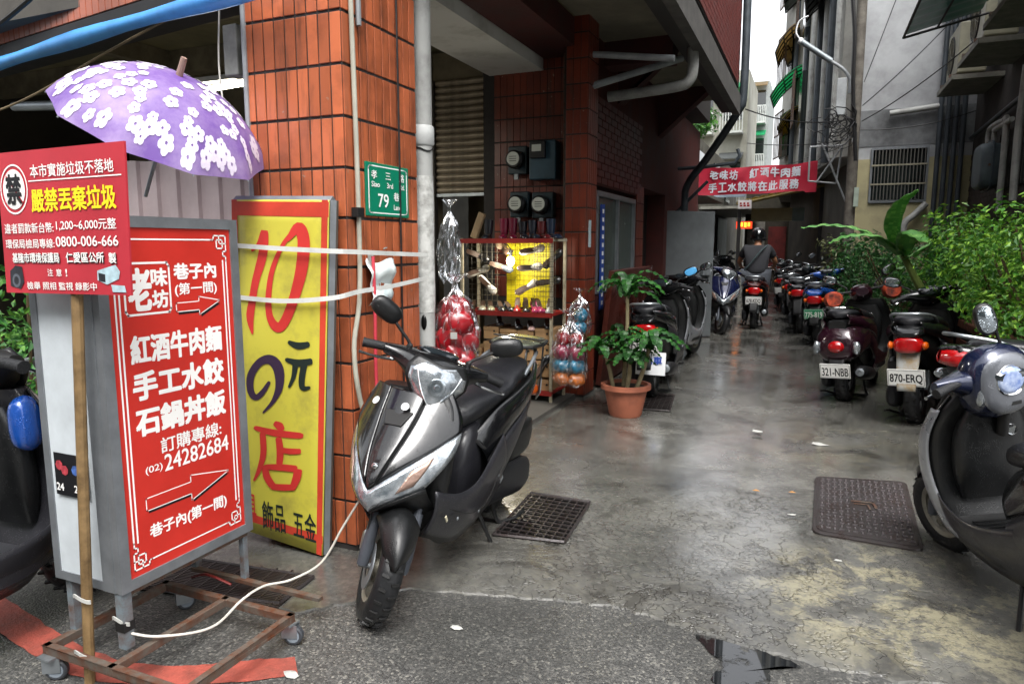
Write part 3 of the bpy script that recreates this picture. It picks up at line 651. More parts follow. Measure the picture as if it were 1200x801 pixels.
strap('upper white packing strap round the yellow sign and pillar', [(-2.39, 2.385, 1.40), (-2.1, 2.375, 1.385), (-1.84, 2.385, 1.375), (-1.80, 2.52, 1.37), (-1.80, 2.8, 1.36), (-1.80, 3.12, 1.35)])
strap('lower white packing strap round the yellow sign and pillar', [(-2.39, 2.385, 1.17), (-2.1, 2.375, 1.16), (-1.84, 2.385, 1.18), (-1.80, 2.52, 1.20), (-1.79, 2.75, 1.21), (-1.80, 3.12, 1.235)])

# ------------------------------------------------------------------ yellow ten-yuan sign
ys = thing('shop_sign', 'tall yellow upright shop board with red rim and brushed price lettering', 'shop sign', (-2.13, 2.43, 0))
QA = ((275, 232), (392, 237), (380, 645), (290, 611))
ftl, ftr, fbr, fbl = Vector((-2.385, 2.44, 1.60)), Vector((-1.855, 2.44, 1.585)), Vector((-1.945, 2.42, .02)), Vector((-2.425, 2.42, .07))
def yfr(u, v, z=0):
    b_ = .012*math.sin(math.pi*v)*(1-u); return fbl.lerp(fbr, u).lerp(ftl.lerp(ftr, u), v)+Vector((b_*.5, -.03-z-b_, 0))
def ypx(px, py, z=0):
    # inverse bilinear of the sign's outline in the survey photograph
    u, v = .5, .5
    for _ in range(12):
        bx = (QA[3][0]*(1-u)+QA[2][0]*u)*(1-v)+(QA[0][0]*(1-u)+QA[1][0]*u)*v; by = (QA[3][1]*(1-u)+QA[2][1]*u)*(1-v)+(QA[0][1]*(1-u)+QA[1][1]*u)*v
        u += (px-bx)/105; v -= (py-by)/395
    return yfr(u, v, z)
MB().grid(lambda u, v: yfr(u, v), 6, 16).build('sign_face', M('yellow_vinyl', '#bab13f', .45, col2='#8f8540', mix=.36, scale=6, bump=.15, bscale=7), ys, smooth=True, solid=.004, off=1)
redrim = M('red_rim_vinyl', '#c8402c', .45, var=.25, scale=5)
b = MB()
def rimstrip(pts):
    L_ = [yfr(*p, .0055) for p in pts[0]]; R2 = [yfr(*p, .0055) for p in pts[1]]; k = len(L_); b.add(L_+R2, [(i, i+1, k+i+1, k+i) for i in range(k-1)])
nseg = [i/16 for i in range(17)]
rimstrip(([(0, t) for t in nseg], [(.055+.02*math.sin(3*t), t) for t in nseg])); rimstrip(([(.93, t) for t in nseg], [(.99, t) for t in nseg]))
rimstrip(([(t, .995) for t in nseg], [(t, .955) for t in nseg])); rimstrip(([(t, .035) for t in nseg], [(t, .06) for t in nseg]))
b.build('red_rim', redrim, ys)
f = MB()
for p, q in (((0, 1), (1, 1)), ((1, 1), (1, 0)), ((0, 0), (0, 1))):
    a_, b_ = yfr(*p), yfr(*q); f.tube([a_+Vector((0, .022, 0)), b_+Vector((0, .022, 0))], .018, 4)
f.build('frame', alu, ys)
MB().prism([ftl+Vector((0,-.02,0)), ftr+Vector((0,-.02,0)), fbr+Vector((0,-.02,0)), fbl+Vector((0,-.02,0))], (0, .05, 0)).build('backing', M('backing_board', '#5a5148', .7), ys)
def zp(pts, s=3.203, ox=260, oy=200): return [(ox+x/s, oy+y/s, w_) for x, y, w_ in pts]
def strokes(list_, mat, label):
    m_ = MB()
    for i, st_ in enumerate(list_):
        C = catmull([Vector(p) for p in st_], 6); L_ = []; R2 = []
        for j, p in enumerate(C):
            d = C[min(j+1, len(C)-1)]-C[max(j-1, 0)]; d = Vector((d.x, d.y)); d = d.normalized() if d.length > 1e-9 else Vector((1, 0)); h = p.z/2
            if j in (0, len(C)-1): h *= .6
            L_.append(ypx(p.x-d.y*h, p.y+d.x*h, .007+.0003*i)); R2.append(ypx(p.x+d.y*h, p.y-d.x*h, .007+.0003*i))
        k = len(C); m_.add(L_+R2, [(q, q+1, k+q+1, k+q) for q in range(k-1)])
    m_.build(label, mat, ys)
redb = M('red_brush_paint', '#c02f2a', .5, var=.15); purp = M('purple_brush_paint', '#33203a', .5, var=.15); grn = M('black_green_brush_paint', '#182420', .5, var=.15)
strokes([zp([(132, 285, 3), (160, 262, 5), (182, 222, 9), (176, 300, 11), (150, 390, 9), (138, 460, 9), (130, 520, 9), (140, 582, 2)]),
         zp([(268, 255, 4), (310, 210, 12), (330, 250, 14), (325, 340, 14), (300, 440, 12), (265, 530, 11), (235, 560, 11), (205, 520, 8), (200, 440, 7), (215, 350, 6), (255, 265, 5), (305, 208, 4)])], redb, 'numeral')
strokes([zp([(272, 612, 4), (310, 628, 8), (350, 622, 6)]), zp([(262, 675, 4), (310, 690, 8), (360, 684, 7)]), zp([(300, 688, 7), (292, 740, 5), (275, 780, 3)]), zp([(332, 690, 7), (322, 745, 7), (325, 782, 6), (352, 780, 3)])], grn, 'lettering')
strokes([zp(p_, 2, 260, 400) for p_ in ([(128, 72, 4), (112, 96, 6), (96, 108, 7), (84, 92, 8), (84, 58, 9), (104, 28, 9), (130, 22, 11), (148, 44, 12), (150, 84, 9), (136, 118, 5), (112, 145, 2)],)], purp, 'lettering')
strokes([zp(p_, 2, 260, 400) for p_ in ([(138, 168, 5), (150, 176, 9), (158, 186, 5)], [(92, 178, 5), (140, 192, 8), (203, 200, 7)], [(112, 188, 7), (114, 240, 7), (104, 280, 5), (92, 306, 2)], [(148, 202, 7), (152, 235, 8), (150, 268, 7)],
         [(152, 232, 6), (175, 236, 7), (198, 236, 6)], [(118, 268, 7), (122, 295, 8), (136, 320, 8)], [(116, 272, 6), (155, 274, 8), (190, 278, 8)], [(192, 278, 9), (188, 300, 9), (180, 322, 7)], [(132, 320, 7), (160, 322, 8), (186, 322, 7)])], redb, 'lettering')
def ytext(s_, x0, y0, x1, y1, x2, y2, mat):
    """lettering between three photographed points: left-middle, right-middle, and height"""
    a_, b_ = ypx(x0, y0, .0075), ypx(x1, y1, .0075); h = (ypx(x0, y0-y2/2)-ypx(x0, y0+y2/2)).length
    text(s_, (a_+b_)/2, (b_-a_).length, h, b_-a_, UZ, mat, ys, bold=.015)
ytext('文具', 289, 578, 309, 586, 0, 34, redb); ytext('飾品', 316, 594, 341, 600, 0, 34, grn); ytext('五金', 350, 604, 374, 612, 0, 33, grn)

# ------------------------------------------------------------------ red light-box sign on a wheeled stand
lb = thing('lightbox_sign', 'upright red light box with white menu lettering on a rusty wheeled stand', 'light box sign', (-2.05, 1.66, 0))
X0, X1, Y0, Y1, Z0, Z1 = -2.27, -1.95, 1.42, 1.985, .30, 1.49
MB().bb(X0+.03, X1-.012, Y0+.004, Y1-.004, Z0+.03, Z1-.03).build('box', M('white_acrylic_side', '#c9d0d4', .5, var=.2, scale=3, bump=.05, bscale=8), lb)
f = MB(); t_ = .035
for x in (X0, X1-.03):
    f.bb(x, x+.03, Y0, Y0+t_, Z0, Z1).bb(x, x+.03, Y1-t_, Y1, Z0, Z1).bb(x, x+.03, Y0+t_, Y1-t_, Z0, Z0+t_).bb(x, x+.03, Y0+t_, Y1-t_, Z1-t_, Z1)
f.bb(X0+.03, X1-.03, Y0, Y0+.02, Z0, Z0+.03).bb(X0+.03, X1-.03, Y0, Y0+.02, Z1-.03, Z1).bb(X0+.03, X1-.03, Y1-.02, Y1, Z0, Z0+.03)
f.bb(X1-.085, X1-.0302, Y0-.002, Y0+.01, Z0, Z1)
f.build('frame', alu, lb, bevel=.004)
MB().bb(X1-.010, X1-.006, Y0+t_, Y1-t_, Z0+t_, Z1-t_).build('sign_face', redsign, lb)
FY0, FY1, FZ0, FZ1 = Y0+t_, Y1-t_, Z0+t_, Z1-t_
def lf(u, v, z=0): return Vector((X1-.0055+z, FY0+(FY1-FY0)*u, FZ0+(FZ1-FZ0)*v))
def lt_(s_, u, v, wu, hv, mat=white_ink, z=0, bold=.022, rot=0):
    return text(s_, lf(u, v, z), wu*(FY1-FY0), hv*(FZ1-FZ0), (0, math.cos(rot), math.sin(rot)), (0, -math.sin(rot), math.cos(rot)), mat, lb, bold=bold)
for s_, v in (('紅酒牛肉麵', .655), ('手工水餃', .55), ('石鍋丼飯', .445)): lt_(s_, .50, v, .74, .078, bold=.04)
lt_('巷子內', .675, .872, .36, .046, bold=.035); lt_('(第一間)', .675, .817, .36, .040, bold=.02)
lt_('老', .225, .825, .16, .115, bold=.05); lt_('味', .375, .858, .12, .05, bold=.035); lt_('坊', .375, .795, .12, .05, bold=.035)
b = MB(); fr2 = lambda x, y, z: lf(x, y/2.26, z+.0004)
def sq(pts, w_=.012, closed=False): line2(b, [(x, y*2.26) for x, y in pts], w_, fr2, 0, closed)
sq([(.13, .90), (.44, .90), (.455, .89), (.455, .765), (.44, .755), (.13, .755), (.115, .765), (.115, .89)], .014, True)
lt_('訂購專線:', .56, .360, .52, .046, bold=.015); lt_('(02)', .235, .298, .13, .026, bold=.01); lt_('24282684', .60, .305, .56, .050, bold=.012)
lt_('巷子內(第一間)', .50, .112, .66, .046, bold=.025)
def arrow(u0, u1, v, h, w_):
    pts = [(u0, v-h*.28), (u0+(u1-u0)*.52, v-h*.28), (u0+(u1-u0)*.52, v-h*.62), (u1, v+.01), (u0+(u1-u0)*.52, v+h*.62), (u0+(u1-u0)*.52, v+h*.28), (u0, v+h*.28)]
    s2 = MB(); P = [lf(x+.012, y-.010, .0002) for x, y in pts]; s2.add(P, [tuple(range(7))]); s2.build('arrow_shadow', black_ink, lb)
    s2 = MB(); P = [lf(x, y, .0006) for x, y in pts]; s2.add(P, [tuple(range(7))]); s2.build('arrow', redsign, lb)
    sq(pts, w_, True)
arrow(.50, .87, .765, .042, .013); arrow(.16, .86, .20, .062, .013)
for u in (.045, .075): sq([(u, .10), (u, .90)], .012)
for u in (.925, .955): sq([(u, .10), (u, .90)], .012)
sq([(.17, .967), (.83, .967)], .01); sq([(.17, .033), (.83, .033)], .01)
for sx in (0, 1):
    for sz in (0, 1):
        k = lambda x, y: (x if not sx else 1-x, y if not sz else 1-y)
        sq([k(.045, .10), k(.045, .085), k(.07, .085), k(.07, .07), k(.04, .07), k(.04, .02), k(.15, .02), k(.15, .033), k(.17, .033)], .01)
        sq([k(.04, .045), k(.10, .045), k(.10, .02)], .01); sq([k(.07, .06), k(.125, .06), k(.125, .033), k(.07, .033), k(.07, .06)], .01)
b.build('printed_border', white_ink, lb)
# small black sticker on the white side
MB().bb(-2.215, -2.06, Y0-.0045, Y0-.003, .60, .74).build('sticker', black_ink, lb)
for s_, x, w_ in (('24', -2.193, .034), ('2731', -2.094, .064)): text(s_, (x, Y0-.0055, .628), w_, .024, (1,0,0), UZ, white_ink, lb, bold=.02)
for x, z, col in ((-2.190, .70, '#b3404a'), (-2.165, .685, '#b3404a'), (-2.115, .69, '#4a6cb0'), (-2.09, .682, '#5f8f7a')):
    MB().lathe([(0, 0), (.017, 0), (.010, .0006), (.017, .0008)], (x, Y0-.0055, z), (0, -1, .0), 7).build('printed_motif', M('print'+col, col, .5, var=.5, scale=60), lb)
# stand
st = MB()
bx0, bx1, by0, by1, bz = -2.22, -1.62, 1.345, 1.80, .10
for (xa, ya, xb, yb) in ((bx0, by0, bx1, by0), (bx0, by1, bx1, by1), (bx0, by0, bx0, by1), (bx1, by0, bx1, by1), (-1.92, by0, -1.92, by1)):
    st.box(((xa+xb)/2, (ya+yb)/2, bz), (abs(xb-xa)+.025, abs(yb-ya)+.025, .028) if True else 0)
st.build('base_rail', rust, lb, bevel=.002)
post = MB().bb(-.014, .014, -.014, .014, 0, .19).build('post', M('painted_post', '#6f7a80', .5, metal=.2, col2='#5e3a22', mix=.42, scale=18, bump=.2), lb, world=False)
pieces('post', post, [((-2.23, 1.45, .11), (1, 1, 1), 0), ((-1.975, 1.44, .11), (1.2, 1.2, 1), 0), ((-1.975, 1.955, .11), (.8, .8, 1), 0), ((-2.23, 1.955, .11), (1, 1, 1), 0)], lb)
st2 = MB().bb(-2.24, -1.96, 1.44, 1.465, .283, .2985).bb(-2.24, -1.96, 1.94, 1.965, .283, .2985).bb(-1.98, -1.96, 1.4655, 1.9395, .283, .2985).build('support_frame', rust, lb)
st2 = MB().bb(-2.235, -1.60, 1.93, 1.955, .098, .112).build('cross_rail', rust, lb)
def caster(x, y, a):
    c_ = MB().bb(x-.03, x+.03, y-.025, y+.025, .078, .085).build('caster', steel, lb)
    m_ = Matrix.Translation((x, y, 0)) @ Matrix.Rotation(R(a), 4, 'Z')
    MB(m_).bb(-.02, .035, -.016, -.013, .03, .078).bb(-.02, .035, .013, .016, .03, .078).build('fork', steel, c_)
    MB(m_).lathe([(.012, -.011), (.030, -.012), (.035, -.008), (.035, .008), (.030, .012), (.012, .011)], (.018, 0, .036), (0,1,0), 20).build('wheel', M('grey_rubber', '#3a3d42', .5), c_, smooth=True)
    MB(m_).lathe([(0, -.0125), (.024, -.0125), (.024, .0125), (0, .0125)], (.018, 0, .036), (0,1,0), 16).build('hub', M('pale_hub', '#7e8790', .5), c_)
caster(-2.20, 1.335, 30); caster(-2.17, 1.82, 60); caster(-1.63, 1.80, 20); caster(-1.63, 1.34, 50)
for x, y, z in ((-2.05, 1.348, .30), (-2.065, 1.345, .11), (-1.985, 1.425, .20)):
    MB().grid(lambda u, v: (x-.03+.07*u, y-.01*math.sin(4*u), z+.012*v+.01*math.sin(5*u)), 6, 2).build('cloth_tie', lit, lb, solid=.003)
MB().bb(-1.995, -1.955, 1.42, 1.46, .17, .20).build('black_tape', blackm, lb)
cab('white power cord sagging from the sign cart to the black scooter nose', [(-1.97, 1.44, .16), (-1.90, 1.50, .13), (-1.80, 1.62, .12), (-1.82, 1.78, .135), (-1.80, 1.87, .15), (-1.74, 1.95, .15), (-1.66, 2.03, .20), (-1.58, 2.06, .34), (-1.505, 2.075, .46)], .0045, M('white_cord', '#c9c6bc', .5), 8, 'power_cord', 'cord')
cab('dark red wire lying on the cart base rail', [(-2.15, 1.86, .12), (-2.05, 1.84, .16), (-1.95, 1.86, .13)], .005, M('red_wire', '#6a1410', .5), 5, 'wire', 'wire')

# no-dumping board on wooden pole
nd = thing('warning_board', 'red no-dumping notice board on a wooden pole tied to the light box', 'notice board', (-2.09, 1.37, 0))
MB().tube([(-2.071, 1.372, 0), (-2.026, 1.372, .6), (-1.966, 1.372, 1.35)], .016, 10).build('pole', wood, nd, smooth=True)
# board corners, slightly tilted
bl, br_, tr, tl = Vector((-2.263, 1.352, 1.256)), Vector((-1.722, 1.352, 1.262)), Vector((-1.697, 1.345, 1.674)), Vector((-2.238, 1.345, 1.668))
def nf(u, v, z=0): return bl.lerp(br_, u).lerp(tl.lerp(tr, u), v)+Vector((0, -.001-z, 0))
MB().prism([bl, br_, tr, tl], (0, .006, 0)).build('board', redboard, nd)
RX = br_-bl
def nt_(s_, u, v, wu, hv, mat=white_ink, bold=.01, z=.0008): return text(s_, nf(u, v, z), wu*.525, hv*.415, RX, UZ, mat, nd, bold=bold)
nt_('本市實施垃圾不落地', .60, .855, .66, .088); nt_('嚴禁丟棄垃圾', .60, .655, .67, .155, yellow_ink, .025)
nt_('違者罰款新台幣:', .235, .465, .42, .07); nt_('1,200~6,000元整', .69, .478, .47, .075)
nt_('環保局檢局專線:', .235, .355, .42, .065); nt_('0800-006-666', .69, .365, .49, .068)
for dx, m_, z in ((.006, black_ink, .0006), (0, white_ink, .001)):
    nt_('基隆市環境保護局', .275+dx, .255-dx, .40, .07, m_, .02, z); nt_('仁愛區公所', .67+dx, .255-dx, .30, .07, m_, .02, z); nt_('製', .88+dx, .25-dx, .055, .07, m_, .02, z)
nt_('注', .39, .15, .045, .05); nt_('意', .46, .15, .045, .05); nt_('!', .52, .15, .012, .05)
nt_('檢舉 照相 監視 錄影中', .47, .055, .58, .055)
m_ = MB(); fn = lambda x, y, z: nf(x, y, z)
line2(m_, [(.265, .79), (.97, .79)], .008, lambda x, y, z: nf(x, y, .0008)); m_.build('rule', white_ink, nd)
def disc(u, v, ru, rv, z, mat, name, r0=0):
    m_ = MB(); k = 40; o_ = [nf(u+ru*math.cos(2*math.pi*i/k), v+rv*math.sin(2*math.pi*i/k), z) for i in range(k)]
    if r0:
        i_ = [nf(u+ru*r0*math.cos(2*math.pi*i/k), v+rv*r0*math.sin(2*math.pi*i/k), z) for i in range(k)]
        m_.add(o_+i_, [(i, (i+1) % k, k+(i+1) % k, k+i) for i in range(k)])
    else: m_.add(o_, [tuple(range(k))])
    m_.build(name, mat, nd)
disc(.135, .74, .115, .175, .0006, white_ink, 'emblem_ring', .93); disc(.135, .74, .092, .14, .0006, white_ink, 'emblem_disc')
nt_('禁', .135, .74, .125, .20, black_ink, .035, .0016)
m_ = MB(); line2(m_, [(.08, .83), (.20, .65)], .012, lambda x, y, z: nf(x, y, .0012)); m_.build('emblem_slash', redboard, nd)
# printed pictures of a camera
cg = M('print_dark_grey', '#2a2c33', .5, var=.5, scale=40)
m_ = MB(); m_.add([nf(*p, .0008) for p in ((.045, .05), (.13, .03), (.165, .08), (.155, .19), (.10, .20), (.05, .16))], [(0,1,2,3,4,5)]); m_.build('printed_camera', cg, nd)
disc(.10, .09, .035, .05, .0010, M('print_mid_grey', '#5a5f68', .5), 'printed_lens', .6)
m_ = MB(); m_.add([nf(*p, .0008) for p in ((.76, .165), (.90, .205), (.93, .16), (.92, .11), (.83, .07), (.76, .10))], [(0,1,2,3,4,5)]); m_.add([nf(*p, .0009) for p in ((.86, .07), (.96, .065), (.97, .02), (.87, .02))], [(0,1,2,3)]); m_.build('printed_camera', M('print_pale_blue', '#b5cfd8', .5, var=.3, scale=30), nd)
m_ = MB(); m_.add([nf(*p, .0011) for p in ((.77, .15), (.82, .14), (.82, .085), (.77, .095))], [(0,1,2,3)]); m_.build('printed_lens', cg, nd)

# ------------------------------------------------------------------ scooters
def ruled(mb, A, B, n=16, m=6, bulge=(0,0,0)):
    A = catmull(A, 6); B = catmull(B, 6); bu = Vector(bulge)
    def at(C, t): x = t*(len(C)-1); i = min(int(x), len(C)-2); return C[i].lerp(C[i+1], x-i)
    return mb.grid(lambda u, v: at(A, u).lerp(at(B, u), v)+bu*math.sin(math.pi*v), n, m)
def interp(T_, v):
    """piecewise Catmull-Rom through rows (key, a, b, ...)"""
    for i in range(len(T_)-1):
        if v <= T_[i+1][0] or i == len(T_)-2:
            t = (v-T_[i][0])/(T_[i+1][0]-T_[i][0]); p = [T_[max(i-1, 0)], T_[i], T_[i+1], T_[min(i+2, len(T_)-1)]]
            return [.5*((2*p[1][k])+(p[2][k]-p[0][k])*t+(2*p[0][k]-5*p[1][k]+4*p[2][k]-p[3][k])*t*t+(3*p[1][k]-p[0][k]-3*p[2][k]+p[3][k])*t**3) for k in range(1, len(T_[0]))]
WR = .218
def wheel(root, x, M4, right_disc=True, tw=.055, name='wheel', blk=False):
    w_ = MB(M4).lathe([(WR-.085, -tw*.75), (WR-.05, -tw), (WR-.022, -tw*.93), (WR-.006, -tw*.55), (WR, 0), (WR-.006, tw*.55), (WR-.022, tw*.93), (WR-.05, tw), (WR-.085, tw*.75)], (x, 0, WR), (0,1,0), 40).build(name, rubber, root, smooth=True, world=False, ang=60)
    g_ = MB(M4)
    for i in range(26):
        a = 2*math.pi*i/26
        for sgn in (-1, 1):
            c_ = (x+(WR-.0045)*math.cos(a+sgn*.06), sgn*tw*.42, WR+(WR-.0045)*math.sin(a+sgn*.06))
            g_.box(c_, (.012, tw*.62, .010), (0, -math.degrees(a), sgn*24))
    g_.build('tread', blackm, w_, world=False, kind='stuff')
    rm = MB(M4).lathe([(WR-.10, -.032), (WR-.082, -.042), (WR-.075, -.036), (WR-.09, 0), (WR-.075, .036), (WR-.082, .042), (WR-.10, .032)], (x, 0, WR), (0,1,0), 32)
    rim_m = blackm if blk else M('dirty_wheel_rim', '#8c887c', .45, metal=.4, var=.4, scale=10)
    for i in range(5):
        a = 2*math.pi*i/5+.3
        rm.box((x+.065*math.cos(a), 0, WR+.065*math.sin(a)), (.12, .022, .028), (0, -math.degrees(a), 0))
    rm.lathe([(0, -.045), (.034, -.04), (.036, .04), (0, .045)], (x, 0, WR), (0,1,0), 16)
    rm.build('rim', rim_m, w_, world=False, smooth=True)
    if right_disc:
        MB(M4).lathe([(.045, -.058), (.092, -.058), (.092, -.054), (.045, -.054)], (x, 0, WR), (0,1,0), 28).build('brake_disc', steel, w_, world=False, smooth=True)
    return w_
def plate_geo(root, txt, x, z, tilt, bg_, fg, wd=.25, ht=.135, rear=True):
    sg_ = -1 if rear else 1
    m_ = Matrix.Translation((x, 0, z)) @ Matrix.Rotation(R(tilt), 4, 'Y')
    p = MB(m_).box((0, 0, 0), (.006, wd, ht)).build('number_plate', bg_, root, world=False, bevel=.002)
    b_ = MB(m_); line2(b_, [(-wd*.47, -ht*.44), (wd*.47, -ht*.44), (wd*.47, ht*.44), (-wd*.47, ht*.44)], .003, lambda a, c_, z_: Vector((sg_*.0036, -a*sg_, c_)), 0, True); b_.build('plate_border', fg, p, world=False)
    up = (m_.to_3x3() @ Vector((0,0,1))); nn = m_.to_3x3() @ Vector((sg_*.0038, 0, 0))
    t_ = text(txt, Vector((x, 0, z))+nn-up*.008, wd*.86, ht*.56, (0, -1, 0) if rear else (0, 1, 0), up, fg, p, bold=.02, world=False)
    return p
def scooter(label, loc, head, lean=0, steer=0, paint=None, side=None, inner=None, plate=None, pbg=None, pfg=None, mirrors=(1, 1), mirror_tint=None, tail='wide',
            carrier=False, muffs=False, rail=True, white_tag=False, mudflap=None, retro=False, front_lens=True, group=None, chrome_tail=False, big_cowl=False, scale=1, seat=None, silver_rim=None, key=True, head_lens=True, plate_z=.46, mir_y=None, mir_z=0, tunnel=False, dash=False, mir_rot=24, cowl_paint=None, blue_patch=False):
    paint = paint or gunmetal; side = side or dkgrey; inner = inner or black; seat = seat or seatm
    r = thing('parked_scooter', label, 'scooter', loc, (-lean, 0, head), group)
    r.scale = (scale,)*3
    I = Matrix.Identity(4)
    AX = Vector((.62, 0, WR)); rk = R(26); ax = Vector((-math.sin(rk), 0, math.cos(rk)))
    base = AX+Vector((-.07*math.cos(rk), 0, -.07*math.sin(rk)))
    S = Matrix.Translation(base) @ Matrix.Rotation(R(steer), 4, ax) @ Matrix.Translation(-base)
    B = lambda mb, name, mat, parent=r, **k: mb.build(name, mat, parent, world=False, **k)
    # wheels
    wheel(r, .62, S, True, .05); wheel(r, -.62, I, False, .055, blk=True)
    # front fender: arched shell over the wheel
    def fend(u, v):
        a = R(30+92*v); y = (u-.5)*2
        ww = interp([(0, .018), (.15, .050), (.4, .074), (.7, .090), (1, .08)], v)[0]
        rr = WR+.026-.06*abs(y)**2.2+.022*math.sin(math.pi*v)
        return (.62+rr*math.cos(a), y*ww, WR+rr*math.sin(a))
    B(MB(S).grid(fend, 12, 18), 'front_fender', paint if not front_lens else black, smooth=True, solid=.005)
    ftop = AX+ax*.36+Vector((-.06, 0, 0))
    fk = MB(S)
    for y in (-.083, .083):
        fk.tube([(.62, y, WR), (.62-.015, y, WR+.06), (.60-math.sin(rk)*.16, y, WR+.22)], [.024, .026, .022], 14)
        fk.tube([(.60-math.sin(rk)*.16, y, WR+.22), (.60-math.sin(rk)*.36, y, WR+.42)], .014, 12)
    B(fk, 'front_fork', M('fork_grey', '#4a4e55', .35, metal=.3), smooth=True)
    B(MB(S).tube([(.62, -.10, WR), (.62, .10, WR)], .012, 10).box((.62-.08, -.085, WR+.06), (.05, .035, .075), (0, -40, 0)), 'brake_caliper', steel, bevel=.004)
    B(MB(S).tube([(.55, 0, WR+.34), (.55-.30*math.sin(rk)/math.cos(rk)*1.0-.05, 0, .95)], .026, 12), 'steering_column', blackm, smooth=True)
    B(MB(S).tube(catmull([(.60, -.09, WR+.06), (.55, -.11, .45), (.42, -.11, .66), (.32, -.06, .9)], 6), .005, 6), 'brake_hose', blackm)
    # apron (front shield)
    AP = [(0, .655, .46, .03, .02, 0), (.2, .675, .53, .155, .13, .0), (.45, .61, .645, .240, .20, .02), (.7, .50, .765, .235, .16, .02), (1, .385, .895, .172, .07, .0)]
    if retro: AP = [(0, .60, .42, .05, .03, 0), (.2, .62, .50, .15, .10, 0), (.45, .575, .63, .215, .15, 0), (.7, .49, .76, .225, .14, 0), (1, .40, .90, .17, .08, 0)]
    def apf(y, v):
        xc, zc, hw, sw, lf_ = interp(AP, v); ay = abs(y)
        return Vector((xc-sw*ay**1.7-(.012 if ay < .06 else 0)*0, hw*y, zc+lf_*ay))
    vs = lambda a: .27+.36*a**1.1; vl = lambda a: .0+.24*a
    def hood(u, v):
        y = (u-.5)*2; p = apf(y, vs(abs(y))+(1-vs(abs(y)))*v)
        if not retro and .45 < v < .92:      # raked centre scoop
            k = math.sin((v-.45)/.47*math.pi)*max(0, 1-abs(abs(y)-.30)/.18); p.x -= .016*k
            p.x += .010*max(0, 1-abs(y)/.22)*math.sin((v-.45)/.47*math.pi)
        return p
    if retro: B(MB().grid(hood, 28, 18), 'front_panel', paint, smooth=True, solid=.008, ang=60)
    else:
        wc = lambda v: .10+.42*v**1.1
        def part(ya, yb, out, sg):
            def f(u, v):
                y = (ya(v)+(yb(v)-ya(v))*u)*sg; p = apf(y, vs(abs(y))+(1-vs(abs(y)))*v); k = abs(u-.5)*2
                p.x += out; p.z += out*.5; return p
            return f
        B(MB().grid(part(lambda v: -wc(v)+.012, lambda v: wc(v)-.012, .007, 1), 16, 18), 'front_panel', paint, smooth=True, solid=.010, ang=60)
        for sg in (-1, 1): B(MB().grid(part(lambda v: wc(v)+.012, lambda v: 1.0, 0, sg), 12, 18), 'side_wing', paint, smooth=True, solid=.010, ang=60)
        B(MB().grid(lambda u, v: apf((u-.5)*1.9, vs(abs((u-.5)*1.9))+(.99-vs(abs((u-.5)*1.9)))*v)-Vector((.012, 0, .004)), 20, 12), 'apron_backing', blackm, smooth=True)
        B(MB().prism([apf(-.30, .80)+Vector((.009, 0, .004)), apf(.30, .80)+Vector((.009, 0, .004)), apf(.16, .70)+Vector((.009, 0, .004)), apf(-.16, .70)+Vector((.009, 0, .004))], (.006, 0, .003)), 'air_scoop', blackm, bevel=.003)
    if front_lens:
        B(MB().grid(lambda u, v: apf((u-.5)*2, vl(abs((u-.5)*2))+(vs(abs((u-.5)*2))-.012-vl(abs((u-.5)*2)))*v)+Vector((.006+.006*math.sin(math.pi*v), 0, 0)), 30, 6), 'front_light', lensm, smooth=True, solid=.006)
        for s_ in (-1, 1):
            B(MB().grid(lambda u, v: apf(s_*(.58+.2*u), vl(.58+.2*u)+.09+(vs(.58+.2*u)-.17-vl(.58+.2*u))*v)+Vector((.0145, 0, 0)), 6, 3), 'indicator_bulb', M('amber_reflector', '#a5897c', .2, metal=.5, bump=.4, bscale=60), smooth=True, solid=.002)
    # under cowl, leg shield backing
    B(MB().grid(lambda u, v: (apf((u-.5)*2, vl(abs((u-.5)*2))).lerp(Vector((.43-.10*v, (u-.5)*2*(.16), .40-.06*v)), v)), 20, 6), 'under_cowl', black, smooth=True, solid=.006)
    B(MB().loftz([(.26, .33, .05, .155), (.40, .385, .045, .19), (.55, .405, .055, .218), (.70, .385, .05, .225), (.82, .335, .045, .20), (.90, .315, .04, .15)], 3.2, 28), 'leg_shield', inner, smooth=True, ang=50)
    if silver_rim:
        for s_ in (-1, 1):
            B(ruled(MB(), [(.18, s_*.19, .255), (.33, s_*.185, .27), (.405, s_*.215, .40), (.425, s_*.240, .55), (.405, s_*.245, .70), (.36, s_*.215, .83)],
                       [(.18, s_*.175, .30), (.31, s_*.165, .315), (.355, s_*.20, .42), (.372, s_*.228, .56), (.352, s_*.236, .70), (.315, s_*.205, .83)], 26, 5, (0, s_*.008, 0)), 'shield_edge_trim', silver_rim, smooth=True, solid=.008)
    # inner glove box bulge with key barrel
    B(MB().loftz([(.40, .335, .03, .11), (.55, .315, .055, .15), (.72, .295, .05, .155), (.84, .275, .035, .11)], 3, 20), 'glove_box', black, smooth=True, ang=50)
    if key:
        B(MB().lathe([(0, 0), (.019, 0), (.023, .006), (.026, .004), (.026, -.01)], (.243, -.06, .735), (-1, 0, .25), 18), 'key_barrel', chrome, smooth=True)
    # floor, skirts
    B(MB().loftx([(.36, .26, .31, .165), (.2, .235, .325, .20), (0, .235, .325, .20), (-.12, .24, .34, .19)], 6, 24), 'floorboard', inner, smooth=True, ang=40)
    fm = MB()
    for i in range(9): fm.box((.21-.035*i, 0, .327), (.012, .26, .006))
    B(fm, 'floor_rib', blackm, kind='stuff')
    sk = MB()
